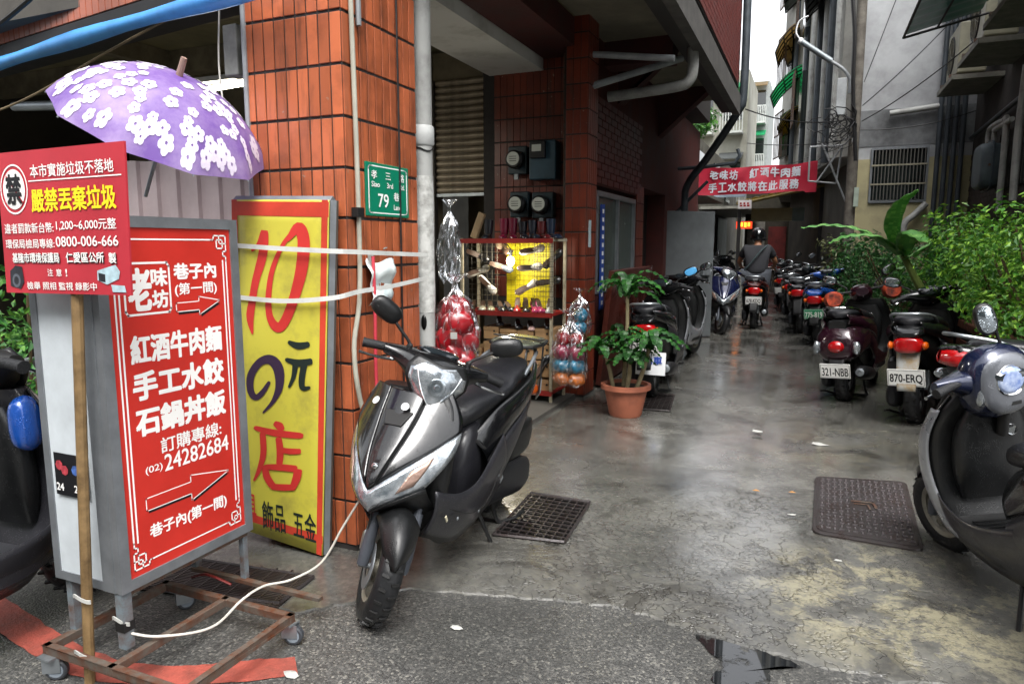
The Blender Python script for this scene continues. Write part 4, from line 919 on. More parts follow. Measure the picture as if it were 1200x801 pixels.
    for s_ in (-1, 1):
        ruled(sk, [(.44, s_*.175, .47), (.30, s_*.212, .40), (.1, s_*.214, .375), (-.10, s_*.20, .43), (-.25, s_*.19, .50)],
                  [(.40, s_*.10, .30), (.27, s_*.13, .20), (.08, s_*.15, .195), (-.12, s_*.16, .21), (-.28, s_*.165, .25)], 20, 6, (0, s_*.02, 0))
    B(sk, 'side_skirt', side, smooth=True, solid=.006, ang=60)
    if tunnel:
        B(MB().loftx([(.08, .27, .50, .11), (.04, .27, .60, .135), (-.04, .27, .67, .145), (-.16, .30, .68, .15)], 5, 28, 3), 'seat_front_panel', side, smooth=True, ang=45)
        for s_ in (-1, 1):
            B(ruled(MB(), [(.47, s_*.19, .52), (.30, s_*.222, .46), (.12, s_*.228, .46), (-.08, s_*.215, .53), (-.22, s_*.205, .585)], [(.44, s_*.12, .30), (.27, s_*.165, .215), (.08, s_*.175, .205), (-.12, s_*.18, .25), (-.26, s_*.19, .36)], 20, 6, (0, s_*.022, 0)), 'side_cowl', side, smooth=True, solid=.006, ang=60)
            for x_, z_ in ((.33, .36), (.10, .31), (-.14, .40)): B(MB().lathe([(0, .003), (.006, .003), (.008, 0), (.010, 0)], (x_, s_*.235 if x_ > -.1 else s_*.228, z_), (0, s_, 0), 12), 'screw', steel)
            B(MB().box((.40, s_*.215, .38), (.012, .004, .03), (0, 30, 0)), 'reflector', M('pale_reflector', '#c9c2a6', .3))
            B(MB().tube(catmull([(.40, s_*.205, .43), (.22, s_*.245, .345), (.02, s_*.243, .335), (-.2, s_*.222, .44)], 6), .0022, 5), 'panel_seam', blackm)
    # body under seat
    B(MB().loftx([(-.03, .30, .44, .10), (-.055, .28, .66, .135), (-.14, .27, .72, .155), (-.34, .33, .755, .17), (-.58, .47, .77, .165), (-.80, .58, .78, .12), (-.93, .66, .775, .07)], 3.4, 28), 'body', black, smooth=True, ang=45)
    for s_ in (-1, 1):
        B(ruled(MB(), [(-.02, s_*.115, .60), (-.20, s_*.17, .715), (-.45, s_*.185, .765), (-.70, s_*.16, .80), (-.95, s_*.085, .835)],
                      [(-.10, s_*.175, .47), (-.28, s_*.198, .575), (-.48, s_*.198, .635), (-.70, s_*.168, .69), (-.93, s_*.09, .75)], 22, 6, (0, s_*.022, 0)), 'tail_panel', paint, smooth=True, solid=.006, ang=60)
        B(ruled(MB(), [(-.11, s_*.178, .462), (-.28, s_*.200, .568), (-.48, s_*.200, .628), (-.68, s_*.172, .682)],
                      [(-.06, s_*.172, .27), (-.26, s_*.188, .35), (-.45, s_*.186, .47), (-.64, s_*.160, .60)], 18, 5, (0, s_*.014, 0)), 'side_panel', side, smooth=True, solid=.006, ang=60)
    # seat
    B(MB().loftx([(.05, .655, .69, .06), (.02, .645, .745, .105), (-.08, .665, .785, .15), (-.25, .705, .80, .172), (-.38, .735, .815, .178), (-.46, .74, .85, .172), (-.62, .765, .87, .155), (-.78, .785, .87, .11), (-.84, .795, .85, .06)], 2.7, 28), 'seat', seat, smooth=True, ang=60)
    # tail and lamps
    if tail == 'wide':
        B(MB().loftx([(-.985, .62, .70, .03), (-.97, .60, .715, .085), (-.92, .595, .72, .105)], 3, 20, 3), 'tail_light', redlens, smooth=True)
        B(MB().loftx([(-.97, .72, .75, .06), (-.93, .72, .775, .10), (-.84, .74, .80, .115)], 3, 20, 3), 'tail_cap', chrome if chrome_tail else paint, smooth=True)
    elif tail == 'wedge':
        for s_ in (-1, 1):
            B(ruled(MB(), [(-.99, s_*.02, .80), (-.93, s_*.10, .80), (-.78, s_*.155, .775)], [(-1.0, s_*.02, .73), (-.94, s_*.10, .715), (-.80, s_*.155, .745)], 12, 4, (-.008, s_*.01, 0)), 'tail_light', redlens, smooth=True, solid=.008)
        B(MB().loftx([(-1.0, .80, .815, .03), (-.95, .80, .83, .08), (-.84, .80, .835, .10)], 3, 20, 3), 'tail_cap', paint, smooth=True)
    else:
        B(MB().ball((-.985, 0, .55), (.04, .07, .055), 20, 10), 'tail_light', redlens, smooth=True)
        B(MB().loftx([(-.99, .46, .62, .10), (-.96, .42, .68, .15), (-.86, .40, .74, .19), (-.5, .42, .78, .20), (-.25, .36, .74, .18), (-.12, .36, .68, .14)], 2.4, 28), 'rear_body', paint, smooth=True)
        for s_ in (-1, 1):
            B(MB().ball((-.965, s_*.165, .54), (.03, .032, .06), 16, 8), 'indicator_light', lensm, smooth=True)
    if tail != 'round':
        for s_ in (-1, 1):
            B(MB().ball((-.93, s_*.115, .655), (.05, .022, .032), 14, 8), 'indicator_light', amber if tail == 'wide' else lensm, smooth=True)
    # rear mudguard, plate
    B(MB().grid(lambda u, v: (-.88-.10*v-.03*math.sin(v*2), (u-.5)*(.17-.05*v), .66-.34*v), 6, 10), 'rear_mudguard', mudflap or black, smooth=True, solid=.012)
    if plate: plate_geo(r, plate, -.88-.10*(.66-plate_z)/.34-.03*math.sin((.66-plate_z)/.34*2)-.022, plate_z, -14, pbg or M('white_plate', '#e6e6e2', .4, var=.05), pfg or black_ink)
    if white_tag: MB().box((-.985, 0, .33), (.004, .10, .08), (0, -14, 0)).build('reflector', redlens, r, world=False)
    # grab rail / carrier
    if rail:
        gr = MB().tube(catmull([(-.62, .15, .80), (-.76, .145, .86), (-.93, .10, .89), (-.965, 0, .895), (-.93, -.10, .89), (-.76, -.145, .86), (-.62, -.15, .80)], 6), .011, 8)
        B(gr, 'grab_rail', chrome if retro else steel, smooth=True)
    if carrier:
        B(MB().tube([(-.90, .05, .80), (-.93, .05, .915)], .008, 8).tube([(-.90, -.05, .80), (-.93, -.05, .915)], .008, 8).tube([(-.80, .0, .87), (-.86, 0, .915)], .008, 8), 'carrier_bracket', chrome)
        B(MB().loftx([(-.73, .925, .945, .06), (-.78, .920, .95, .12), (-.92, .918, .95, .145), (-1.06, .920, .95, .12), (-1.10, .925, .945, .06)], 3, 24), 'carrier_plate', M('olive_rack_pad', '#5d6152', .25, var=.5, scale=9, coat=.5, drops=.5), smooth=True)
        B(MB().tube([(x, y, .93) for x, y in [(-.73+0*1, .0)]]+[(-.725, .06, .93), (-.78, .125, .93), (-.92, .150, .93), (-1.06, .125, .93), (-1.105, .06, .93), (-1.105, -.06, .93), (-1.06, -.125, .93), (-.92, -.15, .93), (-.78, -.125, .93), (-.725, -.06, .93), (-.725, 0, .93)], .010, 8), 'carrier_rim', blackm, smooth=True)
        B(MB().box((-.90, .0, .958), (.03, .31, .006)).box((-.90, .155, .80), (.02, .004, .30)), 'carrier_strap', blackm)
        B(MB().prism([(-.88, .165, .74), (-1.02, .10, .70), (-1.00, .10, .58), (-.86, .17, .66)], (0, .006, 0)), 'side_reflector_plate', steel)
    # engine, CVT case, air box, exhaust, shock, stands
    B(MB().loftx([(-.15, .24, .34, .035), (-.2, .20, .37, .045), (-.40, .17, .37, .05), (-.62, .13, .34, .055), (-.74, .15, .31, .05), (-.79, .18, .28, .02)], 2.8, 20, y0=.135), 'engine_cover', M('engine_black', '#232427', .45, metal=.3, var=.4, scale=12), smooth=True)
    B(MB().loftx([(-.45, .36, .44, .03), (-.50, .35, .52, .05), (-.70, .35, .54, .055), (-.82, .40, .52, .03)], 3.5, 20, y0=.125), 'air_box', black, smooth=True)
    B(MB().box((-.35, -.0, .33), (.3, .16, .16)).box((-.25, .19, .36), (.05, .02, .09), (0, 30, 0)), 'engine_block', steel if not retro else blackm, bevel=.01)
    B(MB().lathe([(0, 0), (.045, .0), (.060, .04), (.063, .36), (.048, .42), (.025, .44), (.02, .44), (.018, .40)], (-.43, -.17, .245), (-1, 0, .16), 20), 'exhaust', M('exhaust_steel', '#3a3a3c', .3, metal=.7, var=.4, scale=10), smooth=True)
    B(MB().lathe([(0, 0), (.036, 0), (.036, .006), (.016, .010), (.015, .004)], (-.865, -.17, .314), (-1, 0, .16), 18), 'exhaust_tip', steel, smooth=True)
    B(MB().tube([(-.66, .12, .28), (-.60, .13, .60)], .022, 10), 'shock_absorber', M('spring_red', '#7b2a22', .4) if retro else blackm)
    B(MB().tube(catmull([(-.12, .13, .22), (-.16, .17, .10), (-.19, .20, .012)], 4), .010, 8).tube([(-.19, .20, .012), (-.155, .225, .014)], .013, 8), 'side_stand', black)
    B(MB().tube(catmull([(-.36, .10, .19), (-.40, .13, .06), (-.42, .15, .03)], 4), .011, 8).tube(catmull([(-.36, -.10, .19), (-.40, -.13, .06), (-.42, -.15, .03)], 4), .011, 8).tube([(-.42, .15, .03), (-.42, -.15, .03)], .010, 8).tube([(-.42, .15, .03), (-.46, .22, .06), (-.54, .235, .07)], .010, 8), 'centre_stand', black)
    # ---- steered upper works
    if retro:
        cw = MB(S).loftx([(.385, .92, .96, .05), (.36, .88, 1.02, .095), (.30, .87, 1.05, .11), (.22, .90, 1.05, .10), (.17, .94, 1.02, .06)], 2.3, 24)
        B(cw, 'headlight_shell', chrome if retro == 'chrome' else paint, smooth=True)
        B(MB(S).ball((.365, 0, .95), (.03, .075, .07), 18, 10), 'headlight', lensm, smooth=True)
    else:
        sy = 1.25 if big_cowl else 1
        secs = [(-.235*sy, .235, .997, .022, .020), (-.16*sy, .25, .990, .05, .038), (-.085*sy, .285, .965, .088, .070), (0, .295, .955, .105, .088), (.085*sy, .285, .965, .088, .070), (.16*sy, .25, .990, .05, .038), (.235*sy, .235, .997, .022, .020)]
        P_ = catmull([Vector((a, b_, c_)) for a, b_, c_, d, e in secs], 4); Q_ = catmull([Vector((d, e, 0)) for a, b_, c_, d, e in secs], 4); rs = []
        for p, q in zip(P_, Q_):
            ring = []
            for k in range(20):
                t = 2*math.pi*k/20; ct, st_ = math.cos(t), math.sin(t)
                ring.append((p.y+q.x*math.copysign(abs(ct)**.8, ct)-.25*q.y*st_, p.x, p.z+q.y*math.copysign(abs(st_)**.8, st_)))
            rs.append(ring)
        B(MB(S).rings(rs), 'handlebar_cowl', cowl_paint or paint, smooth=True, ang=60)
        if head_lens:
            def hl(u, v, k=1):
                y = (u-.5)*2; wv = .122*(.50+.50*min(1, v/.5)**.8)*(1-.25*max(0, v-.75)/.25)*k*(1 if not big_cowl else .8)
                return (.437-.050*abs(y)**1.8-.035*v-.015*(1-math.sin(math.pi*min(1, max(0, v)))), y*wv, .850+.165*v*k+.012*abs(y))
            B(MB(S).grid(hl, 16, 12), 'headlight', lensm, smooth=True, solid=.02)
            p_ = Vector(hl(.5, .55))+Vector((.002, 0, 0)); B(MB(S).lathe([(0, .004), (.010, .004), (.013, 0), (.034, .002), (.038, 0)], p_, (.97, 0, .22), 24), 'headlight_reflector', M('reflector_bowl', '#aab2b8', .15, metal=.9, var=.4, scale=40), smooth=True)
            for s_ in (-1, 1): B(MB(S).tube(catmull([Vector(hl(.5+s_*.1, .02))+Vector((.003, 0, 0)), Vector(hl(.5+s_*.28, .35))+Vector((.003, 0, 0)), Vector(hl(.5+s_*.42, .8))+Vector((.003, 0, 0))], 5), .0035, 6), 'headlight_trim', chrome, smooth=True)
            B(MB(S).grid(lambda u, v: Vector(hl(u, v, 1.12))-Vector((.012, 0, .008)), 16, 12), 'headlight_surround', black, smooth=True, solid=.03)
        B(MB(S).loftx([(.27, 1.03, 1.045, .05), (.23, 1.025, 1.055, .09), (.17, 1.0, 1.045, .09), (.14, .985, 1.02, .06)], 2.6, 20), 'dashboard', M('dash_glass', '#20262a', .1, var=.3, coat=1), smooth=True)
    if blue_patch: B(MB().loftx([(.34, .70, .86, .03), (.30, .68, .88, .045), (.262, .70, .86, .035), (.25, .74, .82, .015)], 2.6, 20, y0=-.175), 'side_fairing', blue, smooth=True)
    if dash:
        B(MB(S).loftx([(.38, .88, 1.00, .05), (.34, .80, 1.08, .11), (.27, .79, 1.13, .145), (.20, .81, 1.13, .14), (.165, .85, 1.10, .115)], 2.4, 26), 'instrument_cowl', cowl_paint or paint, smooth=True, ang=60)
        B(MB(S).loftx([(.172, .83, 1.105, .125), (.160, .845, 1.095, .115), (.150, .88, 1.065, .09)], 2.4, 26, 2), 'instrument_surround', M('dull_silver_paint', '#6d7076', .3, metal=.5, var=.15, coat=.6, drops=.6), smooth=True)
        B(MB(S).loftx([(.152, .925, 1.045, .064), (.143, .930, 1.04, .058), (.139, .95, 1.02, .04)], 2.0, 26, 3), 'instrument_glass', M('speedometer_glass', '#5f78b0', .05, metal=.3, col2='#b9c6dc', mix=.5, scale=22, coat=1), smooth=True)  # pale blue mottling paints the sky's reflection into the glass
        B(MB(S).lathe([(.060, 0), (.066, .004), (.070, 0)], (.150, 0, .985), (-1, 0, .05), 30), 'chrome_ring', chrome, smooth=True)
        B(MB(S).ball((.20, .115, .93), (.035, .018, .055), 16, 10), 'indicator_light', lensm, smooth=True)
        B(MB(S).tube([(.20, 0, .84), (.235, -.01, .72)], .024, 12), 'column_cover', blackm, smooth=True)
        B(MB(S).box((.155, -.02, .88), (.01, .05, .02)), 'switch_block', blackm, bevel=.003)
    B(MB(S).tube(catmull([(.20, -.30, .985), (.215, -.20, .995), (.235, 0, .99), (.215, .20, .995), (.20, .30, .985)], 5), .012, 10), 'handlebar', blackm, smooth=True)
    for s_ in (-1, 1):
        B(MB(S).tube([(.218, s_*.19, .997), (.205, s_*.25, .990), (.190, s_*.315, .980)], [.019, .0185, .020], 14).lathe([(0, 0), (.022, 0), (.022, .008), (0, .008)], (.190, s_*.313, .980), (-.2, s_, -.15), 14), 'grip', M('grip_rubber', '#141518', .6, bump=.5, bscale=160), smooth=True)
        B(MB(S).tube(catmull([(.245, s_*.165, .975), (.275, s_*.20, .965), (.265, s_*.27, .955), (.245, s_*.33, .950)], 5), [.009]*5+[.007]*5+[.006]*5+[.008], 8), 'brake_lever', chrome, smooth=True)
        if muffs:
            B(MB(S).loftx([(.31, .90, .97, .05), (.28, .87, 1.02, .085), (.20, .86, 1.03, .09), (.13, .88, 1.01, .07)], 2.2, 18, y0=s_*.27), 'hand_muff', M('orange_red_muff', '#c04a28', .6, col2='#3a1512', mix=.48, scale=12, bump=.3, bscale=20), smooth=True)
        if mirrors[0 if s_ < 0 else 1]:
            my = mir_y if mir_y is not None else s_*.275
            B(MB(S).tube(catmull([(.235, my-s_*.14, 1.01), (.235, my-s_*.135, 1.045), (.232, my-s_*.08, 1.09), (.225, my-s_*.035, 1.125+mir_z)], 5), [.014]*5+[.007]*10+[.008], 8), 'mirror_stem', blackm, smooth=True)
            Mm = S @ Matrix.Translation((.225, my, 1.15+mir_z)) @ Matrix.Rotation(R(-s_*12), 4, 'Z') @ Matrix.Rotation(R(s_*mir_rot), 4, 'X')
            q = B(MB(Mm).loftx([(-.012, -.040, .040, .066), (.0, -.043, .045, .074), (.018, -.038, .040, .066), (.030, -.022, .024, .04), (.034, -.006, .008, .015)], 2.7, 22), 'mirror', black, smooth=True, ang=60)
            B(MB(Mm).loftx([(-.0135, -.034, .034, .058), (-.0125, -.035, .035, .060)], 2.7, 22, 1), 'mirror_glass', mirror_tint or mirrorm, parent=q, smooth=True)
    return r

navy = M('navy_paint', '#10183a', .25, metal=.3, var=.15, coat=1, drops=.6)
blue = M('blue_paint', '#1c4fa5', .25, metal=.2, var=.15, coat=1, drops=.6)
silver = M('silver_paint', '#9a9da2', .28, metal=.5, var=.15, coat=.8, drops=.6)
plum = M('dark_plum_paint', '#2a101c', .2, metal=.3, var=.15, coat=1, drops=.6)
slate = M('slate_blue_paint', '#17203d', .25, metal=.4, var=.2, coat=1, drops=.6)
teal = M('dark_teal_paint', '#17384f', .25, metal=.3, var=.2, coat=1)
whitepl = M('white_plate', '#e6e6e2', .4, var=.05)
greenpl = M('green_plate', '#1f8a5b', .4, var=.05)
SC = 'scooters parked along the alley'
main = scooter('wet gunmetal sports scooter parked in front against the orange pillar', (-1.50, 2.655, 0), -88, 4.5, 38, gunmetal, dkgrey, carrier=True, tunnel=True, scale=.94, group=SC)
for u, z in ((-.06, .80), (-.15, .81)):
    pass
main_st = [MB().lathe([(0, 0), (.017, 0), (.017, .002), (0, .002)], p_, d_, 16).build('round_sticker', whitep, main, world=False) for p_, d_ in (((.440, -.12, .845), (.75, -.3, .62)), ((.462, .03, .845), (.75, .1, .62)))]
MB().lathe([(0, 0), (.014, 0), (.010, .006), (0, .008)], (.628, 0, .64), (.85, 0, .5), 16).build('badge', chrome, main, world=False, smooth=True)
scooter('dark scooter with blue fairing partly hidden behind the red light box', (-2.62, 1.20, 0), 93, 2, 6, gunmetal, dkgrey, cowl_paint=blackm, blue_patch=True, inner=dkgrey, group=SC, mirrors=(0, 0), plate=None)
scooter('scooter with silver shield edge and navy instrument cowl at the right frame edge', (.87, 3.11, 0), 111, 6, 10, gunmetal, dkgrey, cowl_paint=slate, silver_rim=silver, scale=.9, group=SC, mirrors=(0, 1), mir_y=.03, mir_z=.10, mir_rot=78, big_cowl=True, dash=True, mirror_tint=M('wet_mirror_glass', '#b5bfc6', .08, metal=1, var=.05, drops=1.0))
scooter('plum and chrome retro scooter with orange hand muffs and plate 321', (.50, 7.45, 0), 76, 4, 20, plum, plum, retro=True, tail='round', muffs=True, plate='321-NBB', plate_z=.34, group=SC, front_lens=False, scale=.97)
scooter('grey scooter with wide red tail light and plate 870', (1.0, 6.80, 0), 74, 4, 25, gunmetal, dkgrey, plate='870-ERQ', plate_z=.42, group=SC, mudflap=M('muddy_flap', '#8d8f8c', .5, col2='#8a6a2a', mix=.45, scale=12), chrome_tail=False)
scooter('black scooter parked across the kerb with a pointed red tail light', (1.70, 4.80, 0), 12, 4, 0, gunmetal, black, tail='wedge', group=SC, mirrors=(0, 0))
scooter('blue tailed scooter with green plate by the leafy planter', (.27, 11.25, 0), 80, 4, 15, blue, black, plate='775-819', pbg=greenpl, pfg=white_ink, plate_z=.47, group=SC, seat=seatm)
scooter('black scooter behind the potted plant with a sky blue mirror', (-1.33, 6.95, 0), 93, 3, -12, gunmetal, dkgrey, plate='DF-5576', plate_z=.52, group=SC, mirror_tint=M('blue_mirror_glass', '#5fb4ee', .15, metal=.3, var=.05), mirrors=(1, 0), silver_rim=silver)
scooter('second black scooter from the potted plant, before the steel gate', (-1.42, 8.55, 0), 85, 3, -10, gunmetal, silver, group=SC, silver_rim=silver, mirrors=(1, 0))
scooter('navy scooter facing out from behind the steel gate', (-1.36, 11.9, 0), -82, 4, 20, navy, navy, group=SC, mirrors=(0, 0))
scooter('black scooter parked ahead of the green plated one', (.0, 12.7, 0), 82, 4, 10, gunmetal, dkgrey, group=SC, plate=None)
scooter('dark scooter furthest along the planter row', (-.18, 14.3, 0), 84, 4, 15, gunmetal, black, group=SC, plate=None, silver_rim=silver)
scooter('dark scooter in the row beyond the rider', (-.45, 16.6, 0), 86, 4, 10, gunmetal, dkgrey, group=SC, plate=' ')
scooter('far scooter with a small white plate left of the rider', (-2.4, 21.5, 0), 70, 3, 0, gunmetal, silver, group=SC, plate=' ')
scooter('far pale scooter parked beside the white plated one', (-3.0, 22.5, 0), 60, 3, 10, silver, silver, group=SC)
scooter('far scooter at the left shopfronts nearest the gate edge', (-2.6, 19.2, 0), 75, 3, 0, silver, dkgrey, group=SC)
scooter('far scooter deepest in the alley by the shopfronts', (-2.9, 25.5, 0), 70, 3, 0, gunmetal, silver, group=SC)
rs = scooter('dark scooter with red seat cowl being ridden up the alley', (-.87, 12.95, 0), 92, 0, 3, M('dark_red_paint', '#45130f', .25, metal=.2, coat=1), dkgrey, plate='678-KDQ', plate_z=.50, group='scooter being ridden', rail=True)

# rider
def person():
    r = thing('person', 'rider in dark T-shirt, shorts and black helmet seated on the moving scooter', 'person', (-.87, 12.95, 0), (0, 0, 92))
    skin = M('skin', '#9a6a4c', .5, var=.12, scale=8)
    V = {'hip': (-.28, 0, .86, .135), 'waist': (-.26, 0, 1.0, .125), 'chest': (-.20, 0, 1.22, .155), 'neckb': (-.17, 0, 1.375, .075), 'neck': (-.15, 0, 1.43, .055), 'head': (-.13, 0, 1.54, .09), 'top': (-.12, 0, 1.63, .06)}
    for s_, q in ((1, 'l'), (-1, 'r')):
        V.update({'sh'+q: (-.19, s_*.185, 1.335, .065), 'el'+q: (-.05, s_*.30, 1.11, .042), 'wr'+q: (.13, s_*.275, 1.02, .028), 'ha'+q: (.19, s_*.265, 1.0, .034),
                  'hj'+q: (-.24, s_*.10, .85, .10), 'kn'+q: (.14, s_*.17, .80, .062), 'an'+q: (.16, s_*.16, .42, .038), 'to'+q: (.27, s_*.165, .375, .034)})
    E_ = [('hip', 'waist'), ('waist', 'chest'), ('chest', 'neckb'), ('neckb', 'neck'), ('neck', 'head'), ('head', 'top')]
    for q in 'lr': E_ += [('chest', 'sh'+q), ('sh'+q, 'el'+q), ('el'+q, 'wr'+q), ('wr'+q, 'ha'+q), ('hip', 'hj'+q), ('hj'+q, 'kn'+q), ('kn'+q, 'an'+q), ('an'+q, 'to'+q)]
    for s_, q in ((1, 'l'), (-1, 'r')):
        for i in range(4):
            V['f%d%s' % (i, q)] = (.215+.01*i, s_*(.235+.022*i), .985, .009); V['g%d%s' % (i, q)] = (.20, s_*(.235+.022*i), .96, .008)
            E_ += [('ha'+q, 'f%d%s' % (i, q)), ('f%d%s' % (i, q), 'g%d%s' % (i, q))]
        V['t'+q] = (.175, s_*.235, .985, .009); E_.append(('ha'+q, 't'+q))
    def skin_mesh(keys, edges, grow, name, mat, root_key):
        me = bpy.data.meshes.new(name); idx = {k: i for i, k in enumerate(keys)}
        me.from_pydata([V[k][:3] for k in keys], [(idx[a], idx[b_]) for a, b_ in edges], [])
        o = bpy.data.objects.new(name, me); COL.objects.link(o); m_ = o.modifiers.new('s', 'SKIN'); m_.use_smooth_shade = True
        s2 = o.modifiers.new('d', 'SUBSURF'); s2.levels = s2.render_levels = 2
        for i, k in enumerate(keys):
            rr = V[k][3]+grow; sv = me.skin_vertices[0].data[i]; wx = 1.35 if k in ('waist', 'chest', 'hip') else 1
            sv.radius = (rr*wx if wx > 1 else rr, rr); sv.use_root = (k == root_key)
        dg = bpy.context.evaluated_depsgraph_get(); m2 = bpy.data.meshes.new_from_object(o.evaluated_get(dg)); bpy.data.objects.remove(o)
        m2.materials.clear(); m2.materials.append(mat); o2 = bpy.data.objects.new(name, m2); COL.objects.link(o2); o2.parent = r; return o2
    skin_mesh(list(V), E_, 0, 'body', skin, 'hip')
    sk = ['waist', 'chest', 'neckb', 'hip']; ed_ = [('hip', 'waist'), ('waist', 'chest'), ('chest', 'neckb')]
    for s_, q in ((1, 'l'), (-1, 'r')):
        V['ue'+q] = (-.10, s_*.26, 1.19, .055); sk += ['sh'+q, 'ue'+q]; ed_ += [('chest', 'sh'+q), ('sh'+q, 'ue'+q)]
    skin_mesh(sk, ed_, .022, 'shirt', M('dark_tshirt', '#1d1e23', .85, var=.2, bump=.15, bscale=25), 'hip')
    sk = ['hip']; ed_ = []
    for s_, q in ((1, 'l'), (-1, 'r')):
        V['sk'+q] = (.09, s_*.158, .81, .085); sk += ['hj'+q, 'sk'+q]; ed_ += [('hip', 'hj'+q), ('hj'+q, 'sk'+q)]
    skin_mesh(sk, ed_, .015, 'shorts', M('grey_shorts', '#3d4148', .85, var=.2), 'hip')
    MB().ball((-.125, 0, 1.565), (.145, .13, .135), 24, 14).build('helmet', M('black_helmet', '#0d0e10', .12, coat=1), r, world=False, smooth=True)
    MB().lathe([(.128, -.02), (.136, 0), (.128, .02)], (-.12, 0, 1.50), (.15, 0, 1), 28).build('helmet_rim', blackm, r, world=False, smooth=True)
    MB().box((-.035, 0, 1.53), (.10, .16, .10), (0, 10, 0)).build('visor', M('visor', '#22262a', .1), r, world=False, bevel=.03)
    MB().tube(catmull([(-.20, -.17, 1.40), (-.38, -.06, 1.30), (-.41, .07, 1.12), (-.36, .20, .96), (-.2, .22, .90)], 5), .014, 6).build('shoulder_strap', M('bag_strap', '#2c3a3c', .7), r, world=False)
    for s_ in (-1, 1): MB().loftx([(.10, .325, .38, .035), (.16, .32, .42, .045), (.26, .32, .39, .048), (.33, .32, .355, .035)], 2.6, 16, y0=s_*.162).build('shoe', blackm, r, world=False, smooth=True)
person()

# ------------------------------------------------------------------ banner across the alley
bn = thing('banner', 'red cloth banner with silver lettering strung across the alley', 'banner', (-1.05, 14, 2.4))
def bf(u, v, z=0):
    zz = 2.37+.50*v+.035*math.sin(math.pi*u)*-.6+.05*(u-.5)*.8-(.03*(1-v) if u > .9 else 0)
    return Vector((-2.09+2.10*u, 14-z+.03*math.sin(9*u+2*v)+.02*math.sin(23*u-5*v)*v, zz+.012*math.sin(14*u)*(1 if v > .5 else -.4)))
MB().grid(bf, 60, 14).build('cloth', M('crimson_banner_cloth', '#a3112e', .6, var=.2, scale=3, bump=.2, bscale=12), bn, smooth=True)
pale = M('silver_lettering', '#b9bcc4', .5)
def bt(s_, u0, v, h):
    for i, ch in enumerate(s_):
        if ch != ' ':
            u = u0+i*.088*(.98); c_ = bf(u, v, .012); text(ch, c_, .15, h, bf(u+.03, v)-bf(u-.03, v), UZ, pale, bn, bold=.03)
bt('老味坊 紅酒牛肉麵', .14, .74, .17); bt('手工水餃將在此服務', .13, .27, .17)
MB().tube([bf(0, 1), (-2.3, 14, 2.95)], .006, 5).tube([bf(1, 1), (.5, 13.0, 3.25)], .006, 5).build('tie_cord', cable, bn)

# ------------------------------------------------------------------ right side: garden wall, grey house, dark house
def leafset(mb, c, rad, n, size, flat=.5, droop=0):
    for _ in range(n):
        d = Vector((random.gauss(0, 1), random.gauss(0, 1), random.gauss(0, 1))).normalized(); p = Vector(c)+Vector((d.x*rad[0], d.y*rad[1], d.z*rad[2]))*random.uniform(.55, 1.05)
        nn = (d+Vector((random.uniform(-.6, .6), random.uniform(-.6, .6), random.uniform(0, 1.1)))).normalized()
        a = nn.orthogonal().normalized(); a.rotate(Matrix.Rotation(random.uniform(0, 6.28), 3, nn)); b_ = nn.cross(a); s_ = size*random.uniform(.6, 1.25)
        mb.add([p-a*s_, p-b_*s_*flat+nn*s_*.12, p+a*s_-nn*s_*.25, p+b_*s_*flat+nn*s_*.12], [(0,1,2),(0,2,3)])
def leaf_mat(name, c1, c2, c3):
    m = M(name, c1, .45, var=.0, scale=4.5, col2=c2, mix=.5)
    b = m.node_tree.nodes['Principled BSDF']; b.inputs['Subsurface Weight'].default_value = 0
    b.inputs['Transmission Weight'].default_value = 0
    N = m.node_tree.nodes; L = m.node_tree.links; g_ = N.new('ShaderNodeNewGeometry')
    wn = N.new('ShaderNodeTexWhiteNoise'); wn.noise_dimensions = '3D'; sn = N.new('ShaderNodeVectorMath'); sn.operation = 'SNAP'
    sn.inputs[1].default_value = (.04, .04, .04); tc = [n for n in N if n.type == 'TEX_COORD'][0]; L.new(tc.outputs['Object'], sn.inputs[0]); L.new(sn.outputs[0], wn.inputs['Vector'])
    mx = N.new('ShaderNodeMix'); mx.data_type = 'RGBA'; pw = N.new('ShaderNodeMath'); pw.operation = 'POWER'; pw.inputs[1].default_value = 3; L.new(wn.outputs['Value'], pw.inputs[0]); L.new(pw.outputs[0], mx.inputs[0])
    src = b.inputs['Base Color'].links[0].from_socket; L.new(src, mx.inputs[6]); mx.inputs[7].default_value = lin(c3); L.new(mx.outputs[2], b.inputs['Base Color'])
    tr = N.new('ShaderNodeBsdfTranslucent'); L.new(mx.outputs[2], tr.inputs['Color']); ms = N.new('ShaderNodeMixShader'); ms.inputs[0].default_value = .3
    out = [n for n in N if n.type == 'OUTPUT_MATERIAL'][0]; L.new(b.outputs[0], ms.inputs[1]); L.new(tr.outputs[0], ms.inputs[2]); L.new(ms.outputs[0], out.inputs['Surface'])
    return m
bright = leaf_mat('bright_green_leaf', '#4f8a2b', '#2c641d', '#93bf40'); deep = leaf_mat('deep_green_leaf', '#2f5e2b', '#1c4020', '#558f45'); mid_g = leaf_mat('mid_green_leaf', '#33702a', '#1d4a1e', '#66983a')
stemm = M('plant_stem', '#55452c', .7)
def shrub(label, base, clumps, mat, n, size, group='shrubs in the planter', flat=.5):
    r = thing('shrub', label, 'shrub', base, group=group)
    mb = MB()
    for (x, y, z, rad) in clumps: leafset(mb, (x, y, z), (rad, rad, rad*.8), int(n*(rad/.25)**2), size, flat)
    mb.build('foliage', mat, r, kind='stuff')
    st_ = MB()
    for (x, y, z, rad) in clumps: st_.tube(catmull([(base[0], base[1], base[2]), ((base[0]*.4+x*.6), (base[1]*.4+y*.6), base[2]*.5+z*.4), (x, y, z)], 4), [.014]*5+[.010]*3+[.006], 5)
    st_.build('stem', stemm, r)
